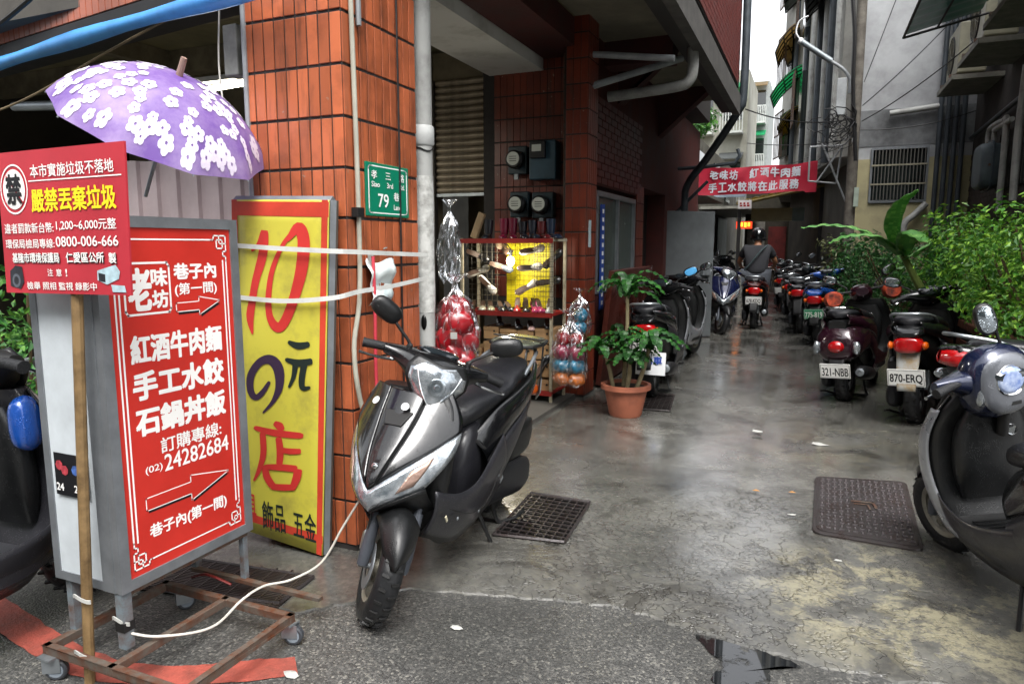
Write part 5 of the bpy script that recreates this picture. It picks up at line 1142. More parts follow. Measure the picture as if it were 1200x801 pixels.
def clumps(x0, x1, y0, y1, z0, z1, n, r0, r1):
    return [(random.uniform(x0, x1), random.uniform(y0, y1), random.uniform(z0, z1), random.uniform(r0, r1)) for _ in range(n)]
pw = thing('planter_wall', 'low brown brick planter wall along the right of the alley', 'wall', (1.3, 8, 0))
MB().bb(1.22, 1.34, 4.7, 12.4, 0, .70).bb(1.34, 2.2, 4.7, 4.82, 0, .70).build('wall_core', grout, pw)
MB().bb(1.34, 2.2, 4.82, 12.4, .0, .62).build('soil', M('dark_soil', '#2a2119', .95, bump=.5, bscale=20), pw)
br0 = MB().box((0, 0, 0), (.058, .02, .19)).build('brick', M('brown_planter_brick', '#6e4334', .6, pos=1, streak=.6, var=.3, rand=.2, scale=8, bump=.15), pw, world=False, bevel=.003)
P_ = []
for k in range(3):
    for j in range(74):
        P_.append(((1.213, 4.74+.066*j, .11+.2*k), (1, 1, 1), math.pi/2))
pieces('brick', br0, P_, pw)
cp0 = MB().box((0, 0, 0), (.062, .15, .06)).build('coping_brick', MATS['brown_planter_brick'], pw, world=False, bevel=.004)
pieces('coping_brick', cp0, [((1.28, 4.74+.066*j, .73), (1, 1, 1), math.pi/2) for j in range(74)], pw)
random.seed(11)
shrub('bright yellow green bush bulging over the planter wall, nearest on the right', (1.75, 5.6, .6), clumps(1.12, 2.1, 5.1, 6.3, .82, 1.55, 30, .20, .32), bright, 150, .028)
shrub('tall bright bush against the dark house wall', (1.85, 7.0, .6), clumps(1.05, 2.15, 6.3, 7.7, .80, 1.66, 34, .2, .32), bright, 140, .030)
shrub('mid green bush behind the retro scooter', (1.5, 8.4, .6), clumps(.95, 1.9, 8.5, 9.4, .70, 1.30, 26, .2, .3), mid_g, 120, .034)
shrub('deep green bush under the broad banana leaves', (1.3, 9.8, .6), clumps(.55, 1.7, 9.2, 10.6, .5, 1.45, 24, .22, .32), deep, 80, .036)
shrub('dark bush at the far end of the planter by the pole', (.9, 11.6, .3), clumps(.35, 1.2, 10.8, 12.4, .45, 1.4, 24, .22, .34), deep, 70, .04)
shrub('olive leaved bush spilling between scooters and pole', (.55, 12.6, .1), clumps(.25, .8, 12.0, 12.9, .6, 1.5, 12, .2, .3), M('olive_leaf', '#5a5c38', .5, col2='#33401f', scale=6), 60, .05)
shrub('small light green sprouting weed beside the black scooter tail', (1.16, 5.1, .02), [(1.14, 5.1, .22, .1), (1.16, 5.25, .42, .13), (1.12, 5.0, .55, .12), (1.15, 5.35, .62, .12)], bright, 260, .032, flat=.75)
random.seed(5)
# broad leaves
def broad(label, pts, wid, mat, seed=0):
    C = catmull(pts, 8); mb = MB(); n = len(C)
    rows = []
    for i, p in enumerate(C):
        t = i/(n-1); d = (C[min(i+1, n-1)]-C[max(i-1, 0)]).normalized(); sd_ = d.cross(Vector((0, 0, 1))).normalized()
        wv = wid*math.sin(math.pi*min(1, .06+t*.94))**.6*(1-.2*t); up = sd_.cross(d)
        rows.append([p+sd_*wv*k-up*abs(k)*wv*.25*(1 if k else 0)+up*.008*math.sin(i*1.9+k*2) for k in (-1, -.5, 0, .5, 1)])
    mb.rings(rows, cap=False); mb.f = [f for f in mb.f if not (f[0] % 5 == 4 or f[1] % 5 == 0 and f[0] % 5 == 4)]
    return mb
ban = thing('banana_plant', 'young banana plant with broad paddle leaves over the planter', 'plant', (1.24, 8.3, .62))
banm = leaf_mat('banana_leaf', '#69a857', '#4a8a3f', '#8fc26a')
MB().tube([(1.24, 8.3, .62), (.86, 8.2, 1.3)], [.05, .03], 10).build('stem', M('banana_stem', '#6d7f3c', .6), ban, smooth=True)
for pts, wd in (([(.86, 8.2, 1.3), (.72, 7.9, 1.58), (.74, 7.6, 1.80), (.86, 7.4, 1.90)], .085), ([(.86, 8.2, 1.3), (.5, 8.1, 1.55), (.15, 8.1, 1.62), (-.12, 8.0, 1.58)], .11), ([(.86, 8.2, 1.3), (.6, 8.0, 1.5), (.3, 7.95, 1.50), (.15, 7.9, 1.42)], .12),
                ([(.86, 8.2, 1.3), (.85, 7.8, 1.52), (.88, 7.5, 1.52), (.95, 7.2, 1.42)], .11), ([(.86, 8.2, 1.25), (1.2, 8.1, 1.5), (1.4, 8.0, 1.5)], .1)):
    broad('', pts, wd, banm).build('leaf', banm, ban, smooth=True, solid=.002)

# grey house beyond the planter
gh = thing('grey_house', 'tall grey rendered house with a barred window above the planter', 'building', (1.4, 13.5, 0))
gw = MB().bb(.57, .80, 13.0, 13.4, 0, 9.5).bb(1.62, 2.6, 13.0, 13.4, 0, 9.5).bb(.80, 1.62, 13.0, 13.4, 2.96, 9.5).bb(.80, 1.62, 13.0, 13.4, 0, 2.08).bb(.57, .8, 13.4, 18, 0, 9.5)
gw.build('wall', M('grey_stained_render', '#a3a5a7', .9, col2='#77787a', mix=.47, scale=1.1, bump=.15), gh)
MB().bb(.565, .795, 12.985, 13.0, 0, 2.78).bb(1.63, 2.2, 12.985, 13.0, 0, 2.78).bb(.795, 1.63, 12.985, 13.0, 0, 2.07).build('lower_wall', M('cream_old_render', '#a09876', .9, col2='#7d7860', mix=.42, scale=2.2), gh)
MB().bb(.56, 2.2, 12.99, 13.0, 2.98, 3.55).build('damp_band', M('damp_band', '#4e4f50', .9, col2='#76787a', mix=.5, scale=3), gh)
MB().bb(.80, 1.62, 13.12, 13.14, 2.08, 2.96).build('pane', glass_dk, gh)
wfr = MB().bb(.80, 1.62, 12.95, 12.985, 2.92, 2.96).bb(.80, 1.62, 12.95, 12.985, 2.08, 2.12).bb(.80, .83, 12.95, 12.985, 2.12, 2.92).bb(1.59, 1.62, 12.95, 12.985, 2.12, 2.92).build('window_frame', alu, gh)
b0 = MB().bb(-.007, .007, -.007, .007, 0, .80).build('window_bar', M('grey_bar', '#4f4d48', .5), gh, world=False)
pieces('window_bar', b0, [((.865+.05*i, 12.94, 2.12), (1, 1, 1), 0) for i in range(15)], gh)
b1 = MB().bb(.81, 1.61, 12.93, 12.945, 2.36, 2.385).build('cross_bar', M('pale_bar', '#8d8874', .5), gh); b2 = MB().bb(.81, 1.61, 12.93, 12.945, 2.66, 2.685).build('cross_bar', M('pale_bar', '#8d8874', .5), gh)
cab('horizontal waste pipe across the grey house wall', [(1.02, 12.9, 3.47), (1.75, 12.9, 3.54)], .045, pvc_old, 2, 'waste_pipe', 'pipe', None, 12)
cab('grey drain elbow under the barred window', [(1.62, 12.9, 2.05), (1.45, 12.85, 1.86), (1.33, 12.82, 1.72), (1.32, 12.82, 1.3), (1.32, 12.82, .7)], .05, pvc_old, 5, 'drain_elbow', 'pipe', None, 12)
for i, (x, l) in enumerate(((1.72, 'leftmost'), (1.82, 'second from left'), (1.92, 'third from left'), (2.02, 'rightmost'))):
    cab(l+' of the dark downpipes in the corner of the grey house', [(x, 12.88-.03*i, 6), (x, 12.88-.03*i, .6)], .036, pipe_dk, 2, 'downpipe', 'pipe', 'downpipes in the grey house corner', 12)
for k, (a_, b_) in enumerate((((.62, 12.9, 3.6), (1.2, 12.9, 6)), ((.6, 12.9, 3.3), (2.0, 10.5, 4.1)))):
    pass
def drop(label, a, b_, sag, rad=.008, group='overhead cables'):
    a, b_ = Vector(a), Vector(b_); pts = [a.lerp(b_, t)-Vector((0, 0, sag*4*t*(1-t))) for t in [i/10 for i in range(11)]]
    return cab(label, pts, rad, cable, 2, 'overhead_cable', 'cable', group, 5)
drop('thin cable rising from the pole to the dark house wall', (.6, 12.4, 3.3), (2.1, 9.5, 4.2), .12)
drop('thin cable sloping up across the grey house', (.6, 12.5, 3.55), (1.9, 12.6, 4.9), .05)
drop('steep thin cable crossing the grey house from the pole', (.6, 12.5, 3.9), (1.35, 12.8, 6.4), .03)
drop('black cable sagging under the grey house pipe', (.6, 12.6, 3.2), (2.1, 12.4, 3.35), .08)
drop('black cable crossing the alley at banner height to the overhang', (.5, 12.4, 3.35), (-1.05, 11.5, 3.45), .12, .010)
drop('lower black cable crossing the alley above the banner', (.5, 12.5, 3.05), (-1.2, 13.8, 3.25), .06, .007)
drop('thin cable from the far houses to the pole', (.45, 12.6, 3.1), (-1.9, 26, 4.1), .2, .008)
# vertical bits of the alley corner
cab('thick twisted black cable hanging down the utility pole', [(.36, 12.38, 6.2), (.34, 12.38, 5.4), (.42, 12.36, 4.6), (.44, 12.36, 3.9), (.50, 12.36, 3.2), (.55, 12.36, 2.7)], .03, cable, 6, 'hanging_cable', 'cable', None, 8)
up = thing('utility_pole', 'weathered concrete utility pole wrapped with cables at the alley corner', 'utility pole', (.5, 12.55, 0))
MB().tube([(.53, 12.6, 0), (.50, 12.6, 7)], [.085, .07], 16).build('pole', M('pole_concrete', '#6d6860', .85, col2='#4b463f', scale=6, bump=.2), up, smooth=True)
MB().bb(.22, .36, 12.42, 12.5, 3.42, 3.98).build('junction_box', M('grey_box', '#9a9ea0', .5), up, bevel=.008)
MB().bb(.56, .63, 12.44, 12.5, 2.0, 2.3).build('conduit_box', M('pale_green_box', '#9aa79a', .5), up, bevel=.004)
random.seed(3)
wm = MB()
for _ in range(26):
    c_ = Vector((random.uniform(.0, .45), random.uniform(12.25, 12.5), random.uniform(2.95, 3.35))); r_ = random.uniform(.06, .2); ph = random.uniform(0, 6)
    wm.tube([c_+Vector((r_*math.cos(ph+t*.7), .03*math.sin(t), r_*.8*math.sin(ph+t*.7)+.02*t)) for t in range(7)], random.uniform(.005, .011), 5)
wm.build('wire_tangle', cable, up, kind='stuff')
sl_ = thing('street_lamp', 'grey tube street lamp on a curved arm over the alley', 'street lamp', (.38, 12.5, 3.9))
MB().tube(catmull([(.40, 12.5, 3.75), (.40, 12.5, 3.95), (.30, 12.5, 4.12), (.10, 12.5, 4.27)], 5), .026, 10).build('arm', pvc, sl_, smooth=True)
MB().tube([(.12, 12.5, 4.26), (-.33, 12.5, 4.60)], .045, 14).build('lamp_housing', M('lamp_grey', '#7f878b', .4, metal=.3), sl_, smooth=True)
MB().tube([(-.33, 12.5, 4.60), (-.37, 12.5, 4.63)], .050, 14).build('end_cap', whitep, sl_, smooth=True)
MB().tube(catmull([(-.34, 12.5, 4.62), (-.42, 12.5, 4.75), (-.38, 12.5, 4.92), (-.25, 12.5, 4.98)], 5), .012, 8).build('hook', whitep, sl_, smooth=True)
# steel rack frame by the banner end
rf = MB()
for a_, b_ in (((-.12, 12.8, 3.0), (-.12, 12.8, 2.45)), ((-.12, 12.8, 2.45), (.3, 12.8, 2.4)), ((.3, 12.8, 2.4), (.36, 12.8, 3.0)), ((-.12, 12.8, 3.0), (.36, 12.8, 3.0)), ((.05, 12.75, 3.05), (.50, 12.75, 2.0)), ((.0, 12.75, 2.42), (.36, 12.75, 2.98))): rf.tube([a_, b_], .016, 6)
tag(rf.build('wall_bracket', M('pale_bracket', '#8d9092', .5)), 'pale welded bracket frame hanging beside the banner end', 'bracket')
# dark house on the right
dh = thing('dark_house', 'dark shaded brick house with ledges and pipes on the right of the alley', 'building', (2.6, 9, 0))
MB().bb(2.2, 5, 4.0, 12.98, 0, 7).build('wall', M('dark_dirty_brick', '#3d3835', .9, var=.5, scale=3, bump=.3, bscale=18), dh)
bk = MB()
for k in range(24):
    for j in range(30):
        y = 6.2+.225*j+(.11 if k % 2 else 0); bk.bb(2.192, 2.2, y, y+.215, .9+.078*k, .97+.078*k)
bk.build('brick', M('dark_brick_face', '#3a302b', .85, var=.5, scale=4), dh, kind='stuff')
for y_, z_ in ((11.9, 3.60), (10.3, 3.66), (8.85, 3.74)): MB().bb(1.60, 2.2, y_-.62, y_+.62, z_, z_+.06).build('ledge', M('pale_ledge', '#7c7a70', .8, var=.4), dh)
MB().bb(2.17, 2.2, 9.6, 11.0, 2.1, 2.8).build('window', glass_dk, dh)
b0 = MB().bb(-.006, .006, -.006, .006, 0, .7).build('window_bar', M('dark_bar', '#4a4642', .5, metal=.5), dh, world=False)
pieces('window_bar', b0, [((2.15, 9.65+.1*i, 2.1), (1, 1, 1), 0) for i in range(14)], dh)
ac = []
def acunit(y, z, label):
    r = thing('air_conditioner', label, 'air conditioner', (1.9, y, z), group='air conditioners on the dark house')
    MB().bb(1.68, 2.02, y-.44, y+.44, z, z+.66).build('casing', M('aged_cream_casing', '#8f8c78', .5, var=.25, scale=5), r, bevel=.015)
    MB().lathe([(.235, 0), (.25, .012), (.265, .0)], (1.678, y+.1, z+.33), (-1,0,0), 30).build('fan_ring', blackm, r, smooth=True)
    MB().lathe([(0, 0), (.235, 0), (.235, .002), (0, .002)], (1.676, y+.1, z+.33), (-1,0,0), 30).build('fan_opening', M('fan_dark', '#2c2a22', .6), r)
    gr = MB()
    for q in range(1, 6): gr.lathe([(.042*q, 0), (.042*q+.004, .004), (.042*q+.008, 0)], (1.672, y+.1, z+.33), (-1,0,0), 24)
    for q in range(8):
        a = math.pi*q/8; gr.tube([(1.668, y+.1-.235*math.cos(a), z+.33-.235*math.sin(a)), (1.668, y+.1+.235*math.cos(a), z+.33+.235*math.sin(a))], .003, 4)
    gr.build('fan_grille', M('grille_wire', '#6d6a5a', .5), r)
    for dy in (-.35, .35):
        r2 = MB().bb(1.60, 2.19, y+dy-.02, y+dy+.02, z-.045, z-.005).build('bracket', rust, r)
acunit(11.9, 3.72, 'cream air conditioner nearest the grey house, lowest in the row'); acunit(10.3, 3.78, 'middle cream air conditioner of three on the ledge'); acunit(8.85, 3.86, 'near air conditioner of three, cut by the frame top')
r = thing('gas_meter', 'bulky grey gas meter with flanged pipes on the dark house', 'gas meter', (2.05, 10.9, 2.4))
MB().loftx([(1.90, 2.18, 2.62, .22), (1.93, 2.12, 2.68, .30), (2.12, 2.12, 2.68, .30), (2.15, 2.18, 2.62, .22)], 4, 28, 3, y0=10.9).build('meter_body', M('gas_meter_grey', '#59666c', .5, var=.3, scale=5), r, smooth=True, ang=40)
MB().loftx([(2.015, 2.08, 2.72, .335), (2.035, 2.08, 2.72, .335)], 4, 28, 1, y0=10.9).build('flange', M('gas_meter_flange', '#46525a', .5), r)
MB().tube(catmull([(2.04, 11.05, 2.7), (2.04, 11.05, 2.85), (2.04, 10.9, 2.9), (2.04, 10.3, 2.88), (2.04, 10.15, 2.8), (2.04, 10.15, 1.8)], 5), .035, 10).tube([(2.04, 10.75, 2.68), (2.04, 10.75, 2.84), (2.04, 9.9, 2.84)], .03, 10).build('pipe', pvc_old, r, smooth=True)
bo = MB()
for i in range(14):
    bo.ball((1.99, 10.9+.31*math.cos(i*.45), 2.4+.29*math.sin(i*.45)), .018, 6, 4)
bo.build('flange_bolt', rust, r, kind='stuff')
cab('grey riser pipe right of the gas meter', [(2.1, 9.75, 3.4), (2.08, 9.75, 2.6), (2.08, 9.7, 1.9)], .04, pvc_old, 3, 'riser_pipe', 'pipe', None, 10)
cab('long sloping pipe under the air conditioner ledge', [(2.12, 12.7, 3.0), (2.12, 6.5, 3.2)], .03, pipe_dk, 2, 'waste_pipe', 'pipe', None, 8)
dc = thing('green_canopy', 'green corrugated plastic canopy under a dark steel frame, upper right', 'canopy', (1.15, 8.2, 3.6))
MB().grid(lambda u, v: (.86+.75*u, 8.0+1.8*v, 3.85+.18*u+.012*math.sin(40*v)), 4, 60).build('canopy_sheet', M('green_plastic_sheet', '#3f7f6c', .4, alpha=.92), dc, smooth=True)
MB().tube([(.86, 8.0, 3.83), (.86, 9.8, 3.83)], .015, 6).tube([(.86, 8.0, 3.83), (1.7, 8.0, 4.01)], .015, 6).tube([(.86, 9.8, 3.83), (1.7, 9.8, 4.01)], .015, 6).tube([(1.2, 8.0, 3.90), (1.2, 9.8, 3.90)], .012, 6).build('canopy_frame', M('dark_frame', '#2c2a2a', .6, metal=.4), dc)

# ------------------------------------------------------------------ buildings down the alley
bA = thing('alley_house', 'row of old grey houses with pipes and awnings on the right of the far alley', 'building', (.5, 20, 0))
pts = [(.568, 13.41), (.30, 13.6), (-.08, 16.2), (-.40, 20), (-1.02, 22.2), (-1.3, 34), (2.4, 34), (2.4, 13.41)]
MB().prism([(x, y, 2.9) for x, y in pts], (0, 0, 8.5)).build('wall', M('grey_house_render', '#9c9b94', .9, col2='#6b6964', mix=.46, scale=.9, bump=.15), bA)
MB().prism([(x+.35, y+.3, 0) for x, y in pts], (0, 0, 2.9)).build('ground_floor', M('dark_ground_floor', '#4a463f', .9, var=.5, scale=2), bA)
for i, (x, y, l) in enumerate(((-.02, 15.4, .06), (.08, 14.9, .05), (.18, 14.4, .07), (-.14, 16.4, .05), (-.30, 18.3, .06), (-.36, 19.2, .04), (-.60, 20.6, .06), (.27, 13.7, .05))):
    MB().tube([(x-.06, y-.05, 2.9), (x-.06, y-.05, 11)], l, 10).build('downpipe', pvc_old if i % 2 else pipe_dk, bA, smooth=True)
for (x, y, z, wd, ht) in ((-.28, 17.4, 4.6, .8, 1.1), (-.28, 17.4, 6.6, .8, 1.1), (-.75, 21.2, 4.4, .9, 1.2), (-.75, 21.2, 6.4, .9, 1.2), (-.75, 21.2, 8.4, .9, 1.2)):
    d = Vector((-.32, 3.8, 0)).normalized() if x > -.5 else Vector((-.62, 2.2, 0)).normalized(); nn = Vector((-d.y, d.x, 0)); c_ = Vector((x, y, z))+nn*.10
    fr_ = MB(); a = math.degrees(math.atan2(d.y, d.x)); fr_.box(c_, (wd, .10, ht), (0, 0, a)).build('window', glass_dk, bA)
    cg_ = MB()
    for q in range(7): cg_.box(c_+d*(wd*(q/6-.5))+nn*.2, (.02, .02, ht), (0, 0, a))
    for q in (-.5, 0, .5): cg_.box(c_+Vector((0, 0, ht*q))+nn*.2, (wd, .03, .03), (0, 0, a))
    cg_.build('window_cage', rust, bA)
def awning(label, x0, x1, y0, y1, z0, z1, mat, ribs=9, name='awning'):
    r = thing(name, label, 'awning', ((x0+x1)/2, y0, z1), group='awnings on the far houses')
    MB().grid(lambda u, v: (x0+(x1-x0)*v, y0+(y1-y0)*u, z0+(z1-z0)*math.sin(v*math.pi/2)**.8+.012*math.sin(50*u)), 40, 8).build('sheet', mat, r, smooth=True, solid=.01)
    f_ = MB()
    for q in range(5): y = y0+(y1-y0)*q/4; f_.tube([(x0+(x1-x0)*t, y, z0+(z1-z0)*math.sin(t*math.pi/2)**.8-.03) for t in [i/6 for i in range(7)]], .018, 5)
    for t in (0, .33, .66): f_.tube([(x0+(x1-x0)*t, y0, z0+(z1-z0)*math.sin(t*math.pi/2)**.8-.03), (x0+(x1-x0)*t, y1, z0+(z1-z0)*math.sin(t*math.pi/2)**.8-.03)], .018, 5)
    f_.build('awning_frame', M('dark_frame'), r)
gsheet = M('green_awning_sheet', '#2f9a6e', .5, var=.2, alpha=.95); 
bsheet = M('brown_awning_sheet', '#8a7a5e', .6, var=.3); ysheet = M('yellowed_roof_sheet', '#9a8a4e', .6, col2='#5a5030', mix=.45, scale=5)
for m_, tc_c in ((gsheet, '#5fd8a0'), (bsheet, '#c0ab80'), (ysheet, '#b8a45a')):
    N_ = m_.node_tree.nodes; t2 = N_.new('ShaderNodeBsdfTranslucent'); t2.inputs[0].default_value = lin(tc_c); x2 = N_.new('ShaderNodeMixShader'); x2.inputs[0].default_value = .6
    o2 = [n for n in N_ if n.type == 'OUTPUT_MATERIAL'][0]; m_.node_tree.links.new(N_['Principled BSDF'].outputs[0], x2.inputs[1]); m_.node_tree.links.new(t2.outputs[0], x2.inputs[2]); m_.node_tree.links.new(x2.outputs[0], o2.inputs[0])

awning('curved green ribbed awning halfway up the far houses', -1.18, -.30, 19.4, 21.0, 5.15, 5.85, gsheet)
awning('brown slatted awning highest on the far houses', -1.15, -.60, 20.0, 21.6, 6.35, 7.0, bsheet)
awning('small ochre awning below the curved green one', -1.0, -.5, 20.0, 21.4, 4.45, 4.95, ysheet)
awning('dark grey canopy at the very top of the far houses', -.9, .2, 16.0, 19, 7.0, 7.5, M('grey_sheet', '#4c5050', .6))
awning('grey metal canopy near the utility pole top', -.35, .3, 14.2, 15.6, 5.8, 6.2, M('grey_sheet'))
# low market roofs under the banner
mk = thing('market_roof', 'patched yellow corrugated market roof beneath the banner', 'roof', (-.7, 19, 2.5))
MB().grid(lambda u, v: (-1.72+2.0*u, 17.6+2.6*v, 2.42+.42*u+.18*v+.015*math.sin(70*u)), 70, 6).build('roof_sheet', ysheet, mk, smooth=True, solid=.01)
bm_ = MB()
for q in range(7): bm_.tube([(-1.7+.3*q, 17.6, 2.38+.06*q), (-1.7+.3*q, 20.2, 2.56+.06*q)], .025, 5)
bm_.tube([(-1.7, 17.62, 2.36), (.25, 17.62, 2.76)], .035, 5).tube([(-1.7, 18.9, 2.44), (.25, 18.9, 2.84)], .03, 5).build('rafter', M('ochre_timber', '#7a6a36', .7), mk)
MB().bb(-1.68, -1.60, 17.6, 17.68, 0, 2.4).bb(.1, .18, 17.6, 17.68, 0, 2.7).build('post', M('dark_frame'), mk)
def signb(label, x0, x1, y, z0, z1, mat, txt=None, tm=None, th=.6):
    r = thing('shop_sign', label, 'shop sign', ((x0+x1)/2, y, z0), group='shop signs down the alley')
    MB().bb(x0, x1, y, y+.08, z0, z1).build('panel', mat, r, bevel=.006)
    if txt:
        bk_ = MB(); h_ = (z1-z0)*th
        for q in range(txt): xc = x0+(x1-x0)*(.1+.8*(q+.5)/txt); w_ = (x1-x0)*.8/txt*.36; bk_.bb(xc-w_, xc+w_, y-.006, y-.002, (z0+z1)/2-h_*.5, (z0+z1)/2-h_*.12).bb(xc-w_, xc+w_*.4, y-.006, y-.002, (z0+z1)/2+h_*.05, (z0+z1)/2+h_*.5)
        bk_.build('lettering', tm, r, kind='stuff')
signb('long cream blank signboard under the market roof', -1.45, -.50, 18.6, 1.98, 2.30, M('cream_board', '#8d8872', .7, var=.2))
signb('grey end panel joining the cream signboard', -.49, -.22, 18.6, 1.98, 2.30, M('grey_panel', '#6f8084', .7))
signb('pale blue shop sign with blue lettering left of the banner', -2.75, -1.85, 21.5, 2.78, 3.12, M('pale_blue_sign', '#93a3b2', .5), 5, M('blue_print', '#1f3f8f', .5), .5)
signb('small white sign with red top hung below the banner', -1.66, -1.36, 17.4, 2.24, 2.44, M('white_sign', '#d5d0cf', .5), 3, redlens, .45)
led = thing('led_sign', 'lit orange and red running-text sign above the rider', 'shop sign', (-1.8, 21, 2.0))
MB().bb(-2.03, -1.60, 21.0, 21.08, 1.86, 2.06).build('case', M('led_red', '#c0281c', .5, emit=.8, ecol='#e0401c'), led)
lb_ = MB()
for q in range(4): lb_.bb(-2.0+.095*q, -1.94+.095*q, 20.985, 20.99, 1.90+.02*(q % 2), 2.03)
lb_.build('lit_lettering', M('led_orange', '#ffb030', .5, emit=2.0, ecol='#ffa024'), led, kind='stuff')
bL = thing('shop_row', 'low shophouses with tin eaves along the left of the far alley', 'building', (-4, 20, 0))
MB().bb(-9, -3.3, 14.0, 34, 0, 4.6).build('wall', M('shop_render', '#7d7a70', .85, var=.4, scale=1.4), bL)
MB().bb(-3.9, -2.5, 15.0, 22, 2.62, 2.70).bb(-3.6, -1.9, 22.5, 30, 2.5, 2.58).build('eave', M('pale_tin', '#a5a59a', .6, var=.3), bL)
for j in range(4): MB().bb(-3.29, -3.25, 15+4*j, 18+4*j, .1, 2.4).build('shopfront', M('dark_shopfront', '#2a2e30', .4, col2='#6a7470', mix=.5, scale=1.2), bL)
for j in range(5): MB().bb(-3.29, -3.24, 14.6+3.6*j, 16+3.6*j, 3.1, 4.2).build('window', glass_dk, bL)
for j, (y, mt_) in enumerate(((16.5, '#9a2a22'), (19.5, '#a88a2a'), (23.5, '#9a2a22'))): MB().bb(-3.2, -3.05, y, y+.1, 1.2, 2.3).build('hanging_sign', M('hang%d' % j, mt_, .5), bL)
drk = thing('market_hall', 'dark market hall closing the far end of the alley', 'building', (-.5, 30, 0))
for q, c_ in enumerate(('#9a958a', '#7a2a24', '#4f6a54', '#a8903a', '#6f7f8a')):
    MB().bb(-2.2+.72*q, -1.6+.72*q, 26.9, 26.99, .3+.2*(q % 2), 2.3-.25*(q % 3)).build('stall_front', M('stall'+c_, c_, .7, var=.5, scale=3), drk)
MB().bb(-2.3, 1.5, 27, 33, 0, 3.3).build('wall', M('dark_hall', '#4d483c', .9, var=.4), drk)
far = M('far_render', '#9a9a90', .9, col2='#7d7b70', scale=.6)
def apartment(label, x0, x1, y, h, floors, mat, cols=3):
    r = thing('apartment_building', label, 'building', ((x0+x1)/2, y, 0), group='far apartment blocks')
    MB().bb(x0, x1, y, y+5, 0, h).build('wall', mat, r)
    fh = h/floors
    for f_ in range(1, floors):
        for c_ in range(cols):
            cx = x0+(x1-x0)*(c_+.5)/cols; wd = (x1-x0)/cols*.62
            MB().bb(cx-wd/2, cx+wd/2, y-.03, y-.005, f_*fh+.9, f_*fh+2.1 if fh > 2.4 else f_*fh+fh*.8).build('window', glass_dk, r)
            cg_ = MB(); cg_.bb(cx-wd*.6, cx+wd*.6, y-.7, y-.012, f_*fh+.25, f_*fh+.35).bb(cx-wd*.6, cx+wd*.6, y-.7, y-.66, f_*fh+1.15, f_*fh+1.2)
            for q in range(9): cg_.bb(cx-wd*.6+wd*1.2*q/8-.02, cx-wd*.6+wd*1.2*q/8+.02, y-.7, y-.66, f_*fh+.35, f_*fh+1.15)
            cg_.build('balcony', M('balcony_rail', '#b9bdb8', .6), r)
            aw = MB().prism([(cx-wd*.65, y-.012, f_*fh+2.5), (cx-wd*.65, y-.95, f_*fh+2.15), (cx-wd*.65, y-.95, f_*fh+2.19), (cx-wd*.65, y-.012, f_*fh+2.54)], (wd*1.3, 0, 0)).build('awning', [gsheet, bsheet, M('grey_sheet')][(f_+c_) % 3], r)
apartment('stepped pale apartment block with green awnings filling the gap of sky, nearer', -5.6, -3.0, 34.2, 9.2, 3, far, 2)
apartment('tall pale apartment block behind the stepped one', -4.5, -2.6, 42, 10.3, 4, M('far_render2', '#8f9492', .9, var=.2), 2)
apartment('wide low apartment block at the far left beyond the shops', -12, -5.7, 40, 8, 3, far, 4)
apartment('distant block seen under the banner', -2.4, 3.0, 48, 6, 2, M('far_render2'), 4)
tr_ = thing('tree', 'rounded green tree beyond the left shophouses', 'tree', (-4.6, 28, 4.6))
mb = MB(); random.seed(9)
for _ in range(16): leafset(mb, (random.uniform(-5.4, -3.9), random.uniform(27, 29), random.uniform(5.2, 6.4)), (.6, .6, .5), 150, .10)
mb.build('crown', mid_g, tr_, kind='stuff'); MB().tube([(-4.6, 28, 4.5), (-4.6, 28, 5.6)], .1, 8).build('trunk', stemm, tr_)

# ------------------------------------------------------------------ left arcade interior, awning roll, umbrella
fb = thing('tiled_lintel', 'brick tiled lintel and front edge of the arcade, upper left', 'building', (-4.5, 2.6, 2.6))
lx0, ly0, lx1, ly1 = -2.36, 2.44, -7.0, 3.13
def along(t, dz=0, dy=0): return Vector((lx0+(lx1-lx0)*t, ly0+(ly1-ly0)*t+dy, dz))
MB().prism([along(0, 2.47), along(1, 2.47), along(1, 2.555), along(0, 2.555)], (0, .2, 0)).build('steel_lintel', M('black_lintel', '#141212', .6, var=.3), fb)
MB().prism([along(0, 2.555, .012), along(1, 2.555, .012), along(1, 3.6, .012), along(0, 3.6, .012)], (0, .2, 0)).build('lintel_core', grout, fb)
dirb = (along(1)-along(0)).normalized(); angb = math.atan2(dirb.y, dirb.x); Lb = (along(1)-along(0)).length
t0 = MB().box((0, 0, 0), (.055, .010, .205)).build('tile', M('salmon_tile', '#a5593f', .4, pos=1, streak=.6, var=.3, rand=.15, scale=3), fb, world=False, bevel=.0025)
pieces('tile', t0, [(along((.05+.0595*i)/Lb, 2.665+.2115*r, .006), (1, 1, 1), angb) for r in range(3) for i in range(70)], fb)
rl = MB(); Cc = [along(t, 2.44+.008*math.sin(9*t), -.045) for t in [-.06+1.06*i/24 for i in range(25)]]
rl.tube(Cc, [.036+.006*math.sin(i*1.1) for i in range(25)], 16)
tag(rl.build('rolled_awning', M('blue_tarpaulin', '#3f8fd0', .4, col2='#2f74b8', mix=.4, scale=4, bump=.3, bscale=9), smooth=True), 'rolled up bright blue tarpaulin awning under the arcade lintel', 'awning')
cab('thin tan rope drooping from the blue awning roll', [(-2.9, 2.58, 2.47), (-3.4, 2.6, 2.36), (-4.2, 2.7, 2.22), (-5.2, 2.8, 2.12)], .006, M('tan_rope', '#7a6a4e', .7), 6, 'rope', 'rope')
cab('black cable crossing the tiled lintel at the top left corner', [(-3.15, 2.45, 2.95), (-3.6, 2.45, 2.66), (-4.2, 2.5, 2.5)], .012, cable, 5)
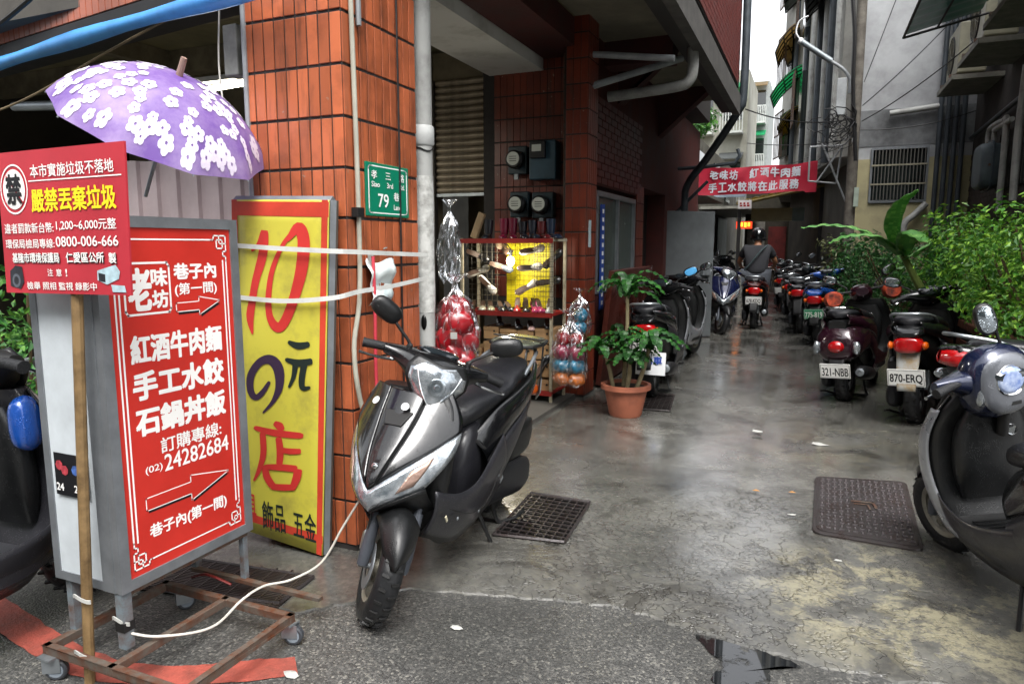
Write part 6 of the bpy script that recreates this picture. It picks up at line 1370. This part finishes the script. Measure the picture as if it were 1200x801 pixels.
bw2 = thing('arcade_wall', 'dark walls deep inside the arcade behind the umbrella', 'wall', (-9, 8, 0))
MB().bb(-14, -8, 9.0, 9.2, 0, 3.34).bb(-9.2, -9, 4.2, 9.0, 0, 3.34).build('wall_panel', M('dark_mottled_wall', '#3a352c', .9, var=.5, scale=1), bw2)  # one dark mottled tone over both panels
MB().bb(-14, -9, 3.6, 9, 3.34, 3.5).build('ceiling', olive, bw2)
bmz = MB()
for y in (4.2, 5.4): bmz.bb(-9, -2.95, y, y+.16, 3.12, 3.335)
for x in (-4.2, -6.2): bmz.bb(x, x+.12, 2.95, 6.8, 3.16, 3.336)
bmz.build('ceiling_beam', M('ceiling_beam', '#6c6450', .85, var=.4), bw2)
cab('black ceiling wire looping behind the umbrella', [(-3.0, 4.2, 3.1), (-3.2, 4.2, 2.75), (-3.1, 4.2, 2.5)], .01); cab('black hanging wire crossing the lit tube', [(-3.7, 4.2, 3.1), (-3.4, 4.25, 2.8), (-2.95, 4.3, 2.65)], .008)
cab('crossed black wire under the olive ceiling', [(-2.9, 4.2, 3.0), (-3.1, 4.2, 2.8), (-3.35, 4.2, 2.55)], .008)
cpn = thing('corrugated_panel', 'pinkish beige corrugated metal hoarding behind the red light box', 'fence', (-3.1, 3.0, 0))
def cor(u, v):
    x = -4.2+1.75*u; k = (u*11) % 1; d = .022*(1 if .15 < k < .75 else 0); return (x, 3.0+d, .02+(1.90-.10*u)*v)
vs_ = []; us = []
for i in range(11): us += [(i+.0)/11, (i+.13)/11, (i+.17)/11, (i+.73)/11, (i+.77)/11]
us.append(1.0)
MB().grid(lambda u, v: cor(us[round(u*(len(us)-1))], v), len(us)-1, 1).build('sheet', M('pinkish_sheet', '#a8999a', .5, var=.2, scale=2.5), cpn, solid=.003)
MB().bb(-4.2, -2.45, 2.985, 3.04, 0, .03).build('bottom_rail', alu, cpn)
ft = thing('fluorescent_lamp', 'lit white fluorescent tube lamp under the arcade ceiling', 'lamp', (-4.4, 4.5, 2.7))
MB().tube([(-4.75, 4.48, 2.66), (-3.9, 4.5, 2.70)], .022, 10).build('tube', M('lit_tube', '#ffffff', .4, emit=9, ecol='#fff4d8'), ft, smooth=True)
MB().bb(-4.8, -3.85, 4.46, 4.56, 2.72, 2.76).build('fitting', whitep, ft)
eb = MB().bb(-2.50, -2.42, 2.52, 2.60, 2.16, 2.38).build('junction_box', M('grey_fitting', '#7b7d78', .6, var=.4), bevel=.006); tag(eb, 'grey electrical box fixed to the left edge of the orange pillar', 'junction box')
cab('two thin white wires falling past the grey box by the pillar', [(-2.46, 2.50, 2.9), (-2.475, 2.49, 2.5), (-2.50, 2.49, 2.2), (-2.47, 2.48, 1.95), (-2.47, 2.48, 1.75)], .004, M('white_cord'), 6)
cab('grey steel edge trim up the left side of the orange pillar', [(-2.352, 2.495, 0.1), (-2.352, 2.495, 3.3)], .012, pvc, 1, 'edge_trim', 'trim', None, 6)
tag(MB().tube([(-4.6, 2.9, 2.25), (-3.6, 2.9, 2.19)], .028, 12).build('steel_pole', steel, smooth=True), 'horizontal grey steel pole behind the umbrella at the left edge', 'pole')
tag(MB().ball((-4.12, 2.88, 2.23), (.03, .03, .045), 12, 8).build('pole_cap', whitep, smooth=True), 'white knob on the grey pole at the left frame edge', 'knob')

# umbrella
um = thing('umbrella', 'open purple umbrella printed with white flowers above the light box', 'umbrella', (-2.75, 2.45, 1.8))
apex = Vector((-2.415, 2.19, 2.085)); axis = Vector((.50, -.05, .862)).normalized()
ru = axis.cross(Vector((0, 0, 1))).normalized(); rv = ru.cross(axis); UR = .425; NP = 10
def umb(u, v, lift=0):
    a = 2*math.pi*u; k = (u*NP) % 1; sag = 1-.055*math.sin(math.pi*k)*v**1.5
    r_ = UR*v*sag; h = -.39*(1-math.sqrt(max(0, 1-(v*.93)**2)))-.015*math.sin(math.pi*k)*v*0
    return apex+ru*r_*math.cos(a)+rv*r_*math.sin(a)+axis*(h+lift)
def umb_mat():
    m = M('purple_canopy', '#7a5aa8', .45, col2='#b09ac8', mix=.5, scale=5, bump=.0); N = m.node_tree.nodes; L = m.node_tree.links; b = N['Principled BSDF']
    tr = N.new('ShaderNodeBsdfTranslucent'); L.new(b.inputs['Base Color'].links[0].from_socket, tr.inputs['Color']); ms = N.new('ShaderNodeMixShader'); ms.inputs[0].default_value = .35
    out = [n for n in N if n.type == 'OUTPUT_MATERIAL'][0]; L.new(b.outputs[0], ms.inputs[1]); L.new(tr.outputs[0], ms.inputs[2]); L.new(ms.outputs[0], out.inputs['Surface']); return m
MB().grid(lambda u, v: umb(u, v), 80, 14).build('canopy', umb_mat(), um, smooth=True)
fl = MB(); random.seed(21); placed = []
for _ in range(1500):
    u, v = random.random(), math.sqrt(random.uniform(.03, .93)); p = umb(u, v)
    rr_ = random.uniform(.019, .031)
    if all((p-q).length > (rr_+r2)*.74 for q, r2 in placed) and random.random() < .9:
        placed.append((p, rr_))
        if len(placed) > 150: break
for p, rr_ in placed:
    d = p-apex; h = d.dot(axis); rad = (d-axis*h); v = min(.97, rad.length/UR/.98); u = (math.atan2(rad.dot(rv), rad.dot(ru))/(2*math.pi)) % 1; a0 = random.uniform(0, 6)
    for k in range(5):
        a = a0+2*math.pi*k/5; pts = []
        for j in range(9):
            b_ = 2*math.pi*j/9; lx = rr_*(.58*math.cos(a)+.44*math.cos(b_)); ly = rr_*(.58*math.sin(a)+.44*math.sin(b_))
            v2 = v+ly/UR; u2 = u+lx/(2*math.pi*UR*max(v, .15))
            pts.append(umb(u2, min(.995, v2), .0035))
        fl.add(pts, [tuple(range(9))])
fl.build('flower_print', M('white_flower_print', '#dcd5e8', .5, var=.12, scale=30), um, kind='stuff')
rbm = MB()
for i in range(NP):
    rb_ = MB().tube([umb(i/NP, t, -.008) for t in [j/8 for j in range(1, 9)]], .0035, 5); rb_.build('rib', steel, um)
MB().tube([apex-axis*.005, apex+axis*.075], [.014, .012], 10).build('ferrule', M('ferrule_wood', '#9b8072', .5), um, smooth=True)
MB().tube([apex-axis*.55, apex], .008, 8).build('shaft', steel, um)
# weeds at far left behind the light box
random.seed(31)
shrub('leafy green bush behind the blue scooter at the left edge', (-4.6, 2.8, 0), clumps(-5.6, -3.9, 2.35, 2.9, .35, 1.15, 20, .2, .32), mid_g, 80, .035, None)
shrub('small green weed growing under the left scooter', (-3.15, 1.9, 0), [(-3.1, 1.85, .5, .12), (-3.2, 1.8, .35, .12)], bright, 160, .03, None)

# ------------------------------------------------------------------ bags, rack and shoes
def bag(label, c, r, h, balls, neck, mat=film, film_c=None):
    b_ = thing('plastic_bag', label, 'bag', (c[0], c[1], c[2]), group='clear bags of goods hanging by the shop')
    random.seed(hash(label[:5]) % 7 if False else len(label))
    ph = [random.uniform(0, 6) for _ in range(4)]
    def bgf(u, v):
        a = 2*math.pi*u; prof = interp([(0, .55), (.12, .95), (.5, 1.0), (.78, .72), (.9, .22), (1, .10)], v)[0]
        wr = 1+.07*math.sin(5*a+ph[0]+4*v)+.05*math.sin(11*a+ph[1]-7*v)*(1+v)+.04*math.sin(17*a+9*v)
        return (c[0]+r[0]*prof*wr*math.cos(a), c[1]+r[1]*prof*wr*math.sin(a), c[2]+h*v+.01*math.sin(3*a))
    MB().grid(bgf, 64, 30).build('film', mat, b_, smooth=True)
    MB().grid(lambda u, v: (c[0]+r[0]*(.1+.5*v)*math.cos(6.28*u)*(1+.3*math.sin(5*6.28*u)), c[1]+r[1]*(.1+.5*v)*math.sin(6.28*u), c[2]+h*(1+.10*v)), 30, 4).build('bag_mouth', mat, b_, smooth=True)
    for (x, y, z, rr, m_, sc) in balls: MB().grid(lambda u, v, X=x, Y=y, Z=z, r_=rr, k_=sc: (c[0]+X+r_*math.sin(v*math.pi)*math.cos(6.283*u)*(1+.13*math.sin(5*6.283*round(u*20)/20+9*v+X*90)), c[1]+Y+r_*math.sin(v*math.pi)*math.sin(6.283*u)*(1+.13*math.sin(4*6.283*u+7*v+Z*60)), c[2]+Z-r_*k_*math.cos(v*math.pi)*(1+.1*math.sin(3*6.283*u))), 20, 12).build('packed_item', m_, b_, smooth=True)
    return b_
rb1 = M('red_packed_plastic', '#8f0a17', .3, var=.3, coat=.5); pk = M('plum_packed_plastic', '#8a2440', .3, var=.3, coat=.5); bl_ = M('blue_packed_plastic', '#2a7fa0', .3, var=.3, coat=.5); og = M('orange_packed_plastic', '#c06a2c', .3, var=.3, coat=.5)
bag('clear bag of red plastic goods tied to the grey downpipe', (-1.76, 3.33, .70), (.125, .12), .50, [(x, y, z, .078, rb1, 1.0) for x, y, z in ((-.05, 0, .07), (.05, -.02, .07), (0, .04, .14), (-.045, -.03, .18), (.05, .02, .19), (0, -.05, .12), (0, -.03, .27), (.04, -.03, .29), (-.045, .02, .29), (0, -.05, .21), (0, 0, .35))], 0)
tag(MB().box((-1.70, 3.20, .93), (.035, .003, .035), (0, 0, 20)).build('bag_tag', lit), 'small white paper tag on the bag of red goods', 'tag')
bag('empty crumpled clear bag hanging on the downpipe above the red bag', (-1.79, 3.33, 1.20), (.06, .06), .40, [], 0)
bag('clear bag of red, blue and orange goods beside the shoe rack', (-1.80, 5.42, .24), (.145, .12), .58, [(-.06, 0, .06, .076, og, .8), (.06, 0, .06, .076, og, .8), (-.06, 0, .17, .078, bl_, .8), (.06, -.01, .17, .078, bl_, .8), (-.06, 0, .28, .078, pk, 1), (.06, 0, .28, .078, pk, 1), (-.05, 0, .39, .06, rb1, 1), (.05, 0, .385, .06, rb1, .9)], 0)
bag('clear bag of blue goods hanging behind the mixed bag', (-1.78, 5.62, .62), (.09, .08), .38, [(0, 0, .08, .06, bl_, 1), (.01, 0, .19, .055, bl_, 1.1)], 0)
rk = thing('shoe_rack', 'red edged metal shoe rack with mesh sides in the shop front', 'rack', (-2.42, 5.75, 0))
rp_ = M('red_shelf_paint', '#8a1c16', .5, var=.3); rx0, rx1, ry0, ry1 = -2.88, -2.0, 5.55, 5.92
for z, wd in ((1.43, 0), (.80, 0), (.12, 0)):
    MB().bb(rx0, rx1, ry0, ry1, z, z+.02).build('shelf', M('pale_shelf', '#a09a88', .6, var=.3) if z > 1 else rp_, rk)
    MB().bb(rx0, rx1, ry0-.008, ry0-.001, z-.015, z+.025).build('shelf_edge', rp_, rk)
pp = MB().bb(-.012, .012, -.012, .012, 0, 1.46).build('post', M('cream_post', '#a39c86', .5, col2='#6b5a42', mix=.4, scale=10), rk, world=False)
pieces('post', pp, [((x, y, 0), (1, 1, 1), 0) for x in (rx0+.015, rx1-.015) for y in (ry0+.015, ry1-.015)], rk)
mp = MB()
for q in range(22): mp.tube([(rx1-.16+.19*(q % 8)/7, ry0-.02, .84), (rx1-.16+.19*(q % 8)/7, ry0-.02, 1.42)], .002, 4) if q < 8 else mp.tube([(rx1-.16, ry0-.02, .84+.042*(q-8)), (rx1+.03, ry0-.02, .84+.042*(q-8))], .002, 4)
for q in range(7): mp.tube([(rx0+.02+.05*q, ry0+.1, .84), (rx0+.02+.05*q, ry0+.1, 1.42)], .002, 4)
for q in range(12): mp.tube([(rx0, ry0+.1, .86+.048*q), (rx0+.34, ry0+.1, .86+.048*q)], .002, 4)
mp.build('wire_mesh', M('dull_wire', '#4d4737', .5), rk, kind='stuff')
MB().bb(-2.56, -2.13, 5.86, 5.87, .84, 1.42).build('yellow_backboard', M('yellow_board', '#d8c90e', .5, var=.12), rk)
ym = MB()
for q in range(11): ym.tube([(-2.55+.042*q, 5.84, .84), (-2.55+.042*q, 5.84, 1.42)], .0016, 4)
for q in range(13): ym.tube([(-2.56, 5.842, .86+.045*q), (-2.13, 5.842, .86+.045*q)], .0016, 4)
ym.build('hanging_mesh', M('yellow_wire', '#8f8420', .5), rk, kind='stuff')
lp = thing('bulb_lamp', 'glowing white bulb lamp clipped in front of the yellow shoe board', 'lamp', (-2.41, 5.6, 1.3))
MB().ball((-2.41, 5.60, 1.26), (.035, .035, .042), 16, 10).build('bulb', M('lit_bulb', '#ffffff', .4, emit=30, ecol='#fff6e0'), lp, smooth=True)
MB().tube([(-2.41, 5.60, 1.295), (-2.405, 5.60, 1.36)], .016, 10).build('socket', blackm, lp); MB().tube(catmull([(-2.405, 5.60, 1.36), (-2.44, 5.60, 1.40), (-2.5, 5.62, 1.42)], 4), .005, 5).build('flex', blackm, lp)
pl_ = bpy.data.lights.new('bulb_light', 'POINT'); pl_.energy = 6; pl_.color = (1, .93, .78); pl_.shadow_soft_size = .04; plo = bpy.data.objects.new('bulb_light', pl_); COL.objects.link(plo); plo.location = (-2.41, 5.545, 1.26)
def shoe(label, loc, rz, col, heel=.0, rx=0, ry=0, L=.22, name='shoe', boot=0, group='shoes on the rack'):
    r = thing(name, label, 'shoe' if not boot else 'boot', loc, (rx, ry, rz), group)
    m_ = M('shoe_'+col.strip('#'), col, .3, var=.2, scale=20, coat=.5); hz = heel
    def up(u, v):
        a = math.pi*2*u; t = v; x = -L/2+L*t; wv = .034*interp([(0, .55), (.2, .8), (.55, .75), (.8, 1.08), (.95, .75), (1, .1)], t)[0]
        base = hz*interp([(0, 1), (.3, .9), (.65, .05), (1, 0)], t)[0]+.006; ht = interp([(0, .052), (.2, .045), (.45, .030), (.7, .036), (.9, .028), (1, .008)], t)[0]
        z = base+ht*max(0, math.sin(a)) if math.sin(a) > 0 else base+.004*math.sin(a); return (x, wv*math.cos(a), z)
    MB().grid(up, 18, 16).build('upper', m_, r, world=False, smooth=True, ang=70)
    MB().grid(lambda u, v: ((-L*.44+L*.56*v), .021*(2*u-1)*(.8+.2*math.sin(3*v)), hz*interp([(0, 1), (.3, .9), (.65, .05), (1, 0)], .05+.55*v)[0]+.026+.040*(1-v)), 6, 10).build('insole', M('dark_insole', '#4a3526', .6), r, world=False, smooth=True)
    if heel > .02: MB().tube([(-L*.42, 0, .004), (-L*.40, 0, hz)], [.006, .016], 8).build('heel', m_, r, world=False)
    if boot: MB().lathe([(.030, 0), (.038, .05), (.042, boot), (.036, boot-.004), (.03, .05)], (-L*.24, 0, .04), (0, 0, 1), 20).build('boot_shaft', m_, r, world=False, smooth=True)
    return r
# boots on the top shelf
for i, (px, col, l, b_) in enumerate(((-2.66, '#1c2028', 'black boot with silver studs at the left of the top shelf', .13), (-2.50, '#7a1034', 'magenta ankle boot on the top shelf', .14), (-2.41, '#6a0f2e', 'second magenta boot beside the first on the top shelf', .14),
        (-2.31, '#151620', 'black boot in the middle of the top shelf', .11), (-2.21, '#18202e', 'navy black boot right of the middle of the top shelf', .12), (-2.12, '#5a1418', 'dark red boot with pale cuff on the top shelf', .11), (-2.03, '#14243c', 'navy boot at the right end of the top shelf', .13))):
    shoe(l, (px, 5.66, 1.452), -80+7*i, col, .0, boot=b_, name='boot', group='boots on the top shelf')
tag(MB().box((-2.76, 5.68, 1.57), (.07, .04, .24), (0, 22, 0)).build('paper_roll', M('kraft', '#9a8262', .7), bevel=.01), 'tan cardboard sheet leaning at the left end of the top shelf', 'cardboard')
hang = [(-2.50, 1.38, '#b49a80', 200, 'beige pump hanging top left on the yellow board'), (-2.22, 1.35, '#d9d2c8', -20, 'white peep toe pump hanging top right on the yellow board'), (-2.03, 1.28, '#141414', -55, 'black pump hanging at the right edge of the board'),
        (-2.52, 1.20, '#50565e', 15, 'grey pump hanging below the bulb'), (-2.24, 1.20, '#e2ddd2', -12, 'white pump hanging right of the bulb'), (-2.74, 1.16, '#b5b2a6', -30, 'pale silver pump hanging left of the board'),
        (-2.27, 1.03, '#cfc6ba', -40, 'cream pump hanging low on the yellow board'), (-2.07, 1.08, '#15130f', -15, 'black flower trimmed pump hanging low right'), (-2.66, 1.04, '#d7d4cc', 50, 'white strapped sandal hanging low left'), (-2.75, 1.30, '#15161a', 20, 'black sandal hanging upper left of the board')]
for x, z, col, a, l in hang: shoe(l, (x, 5.70, z), 0, col, .06, 80, a, .20, group='shoes hanging on the mesh')
mid = [(-2.80, '#2a241c', 'brown sandal at the left of the middle shelf'), (-2.70, '#8d8a78', 'silver gold flat shoe on the middle shelf, left one'), (-2.62, '#8d8a70', 'silver gold flat shoe on the middle shelf, right one'), (-2.52, '#1a1b1e', 'black flat shoe by the gold pair'),
       (-2.44, '#121318', 'black pump beside the red one'), (-2.36, '#a51b22', 'bright red high heeled shoe on the middle shelf'), (-2.28, '#171a1f', 'black high heel right of the red shoe'), (-2.20, '#a8205c', 'magenta shoe on the middle shelf, left one'), (-2.15, '#a0205c', 'magenta shoe on the middle shelf, right one'), (-2.06, '#b9bfc6', 'pale silver pump at the right end of the middle shelf')]
for i, (x, col, l) in enumerate(mid): shoe(l, (x, 5.64, .822), -75+(i*37 % 30), col, .05 if i in (5, 6, 7, 8, 9) else .012, L=.2)
bxs = 0
for (x, z, w2, h2, l) in ((-2.60, .625, .15, .11, 'cardboard shoe box, top left of the stacks'), (-2.43, .60, .16, .13, 'cardboard shoe box, top row second'), (-2.27, .60, .15, .12, 'cardboard shoe box, top row third'), (-2.10, .62, .16, .13, 'cardboard shoe box, top row right end'),
        (-2.60, .48, .15, .13, 'cardboard shoe box, middle row left'), (-2.27, .46, .15, .13, 'cardboard shoe box, middle row centre'), (-2.10, .48, .16, .13, 'cardboard shoe box, middle row right'), (-2.10, .33, .16, .14, 'cardboard shoe box, third row right'), (-2.27, .31, .15, .14, 'cardboard shoe box, third row centre'),
        (-2.43, .45, .155, .14, 'cardboard shoe box, middle row second'), (-2.43, .29, .155, .14, 'cardboard shoe box, third row second'), (-2.76, .42, .13, .12, 'cardboard shoe box at the far left on the lower shelf'), (-2.60, .33, .15, .13, 'cardboard shoe box, third row left'), (-2.76, .29, .13, .12, 'far left cardboard shoe box below another'), (-2.10, .175, .16, .12, 'cardboard shoe box on the bottom shelf, right end'), (-2.35, .175, .3, .12, 'wide cardboard shoe box on the bottom shelf'), (-2.66, .175, .26, .12, 'wide cardboard shoe box on the bottom shelf, left')):
    r = thing('shoe_box', l, 'shoe box', (x, 5.72, z-h2/2), group='cardboard shoe boxes in the rack')
    MB().bb(x-w2/2+.003, x+w2/2-.003, 5.60, 5.88, z-h2/2, z+h2/2-.004).build('box', cardboard, r, bevel=.002)
    MB().bb(x-w2/2, x+w2/2, 5.596, 5.885, z+h2/2-.035, z+h2/2-.002).build('lid', cardboard, r, bevel=.002)
    MB().lathe([(0, 0), (.010, 0), (.010, .001), (0, .001)], (x+w2*.22, 5.5955, z+h2*.15), (0,-1,0), 10).build('finger_hole', blackm, r)
for x, z, col, l in ((-2.54, .70, '#17181c', 'black shoe lying on top of the boxes, left'), (-2.36, .68, '#141518', 'black shoe lying on the box tops, middle'), (-2.24, .67, '#c3a49c', 'pale pink flat shoe on the box tops'), (-2.08, .69, '#15161a', 'black flat shoe on the right hand box')): shoe(l, (x, 5.66, z-.01), -60, col, .01, L=.18)
shoe('black sandal clipped upright on the lower right boxes', (-2.09, 5.57, .36), 0, '#101114', .0, 86, -62, .24)

# ------------------------------------------------------------------ potted plant
pt = thing('potted_plant', 'glossy leaved corn plant in a terracotta pot on the wet paving', 'potted plant', (-1.345, 5.52, .012))
px_, py_ = -1.345, 5.52
tc_ = M('terracotta', '#9a5a42', .6, col2='#7a4636', mix=.42, scale=6, bump=.1)
MB().lathe([(0, .012), (.125, .012), (.135, .03), (.175, .235), (.205, .240), (.205, .275), (.178, .278), (.165, .25), (0, .245)], (px_, py_, 0), (0,0,1), 36).build('pot', tc_, pt, smooth=True)
MB().lathe([(0, .256), (.166, .25)], (px_, py_, 0), (0,0,1), 20).build('soil', M('dark_soil'), pt)
random.seed(17); trunk_m = M('corn_plant_trunk', '#6d6248', .8, col2='#8c8264', scale=12)
glossy = leaf_mat('glossy_green_leaf', '#22531f', '#163c17', '#3d7a2c')
heads = [((px_-.02, py_, .25), (px_+.0, py_-.02, 1.08), 16, .29), ((px_-.10, py_-.03, .25), (px_-.20, py_-.06, .60), 12, .26), ((px_+.10, py_-.05, .25), (px_+.22, py_-.10, .68), 16, .28), ((px_+.03, py_-.08, .25), (px_+.05, py_-.12, .55), 12, .22), ((px_-.03, py_+.05, .25), (px_-.04, py_+.03, .68), 12, .22)]
for b0_, t0_, n_, ll in heads:
    b0_, t0_ = Vector(b0_), Vector(t0_)
    MB().tube(catmull([b0_, b0_.lerp(t0_, .5)+Vector((.01, .01, 0)), t0_], 4), [.018]*5+[.014]*4, 8).build('stem', trunk_m, pt, smooth=True)
    for i in range(n_):
        a = i*2.4+random.uniform(-.3, .3); el = random.uniform(.1, .9); d = Vector((math.cos(a), math.sin(a), 0)); l2 = ll*random.uniform(.8, 1.15)
        p0 = t0_-Vector((0, 0, .10*(i/n_))); P4 = [p0, p0+d*l2*.35+Vector((0, 0, l2*(.10+.35*el))), p0+d*l2*.75+Vector((0, 0, l2*(.02+.35*el))), p0+d*l2*(1.0)+Vector((0, 0, -l2*(.25-.4*el)))]
        broad('', P4, .042, glossy).build('leaf', glossy, pt, smooth=True)
nb = thing('notice_card', 'white card with blue handwriting propped behind the potted plant', 'notice', (-1.22, 5.9, .3))
MB().box((-1.25, 6.02, .37), (.26, .006, .20), (-8, 0, 0)).build('card', whitep, nb)
text('輪車', (-1.23, 6.012, .40), .16, .07, (1,0,0), (0, .13, .99), M('blue_print'), nb, bold=.03)
m_ = MB()
for q in range(2): m_.box((-1.25, 6.02-.0038-.012*(1 if 0 else 0), .335-.025*q), (.22, .001, .006), (-8, 0, 0))
m_.build('ruled_line', M('red_print', '#b34a4a', .5), nb)

tl_ = bpy.data.lights.new('tube_light', 'AREA'); tl_.shape = 'RECTANGLE'; tl_.size = .85; tl_.size_y = .05; tl_.energy = 22; tl_.color = (1, .96, .84)
tlo = bpy.data.objects.new('tube_light', tl_); COL.objects.link(tlo); tlo.location = (-4.32, 4.5, 2.63)

# the shophouses across the street
random.seed(41)
for i in range(6):
    x0 = -22+7.2*i; h = random.uniform(9, 12); r = thing('shophouse', ['first', 'second', 'third', 'fourth', 'fifth', 'sixth'][i]+' plain shophouse across the street, counted from the left end of the row', 'building', (x0+3.5, -10, 0), group='shophouses across the street')
    MB().bb(x0, x0+7.1, -16, -9.5, 0, h).build('wall', [far, M('far_render2'), M('shop_render')][i % 3], r)
    for f_ in range(3):
        for c_ in range(2): MB().bb(x0+.8+3.2*c_, x0+3.0+3.2*c_, -9.49, -9.44, 3.6+2.6*f_-(.4 if f_ else 0), 5.0+2.6*f_-(.4 if f_ else 0)).build('window', glass_dk, r)
    MB().bb(x0+.4, x0+6.7, -9.49, -9.42, .1, 2.8).build('shopfront', M('dark_shopfront'), r)
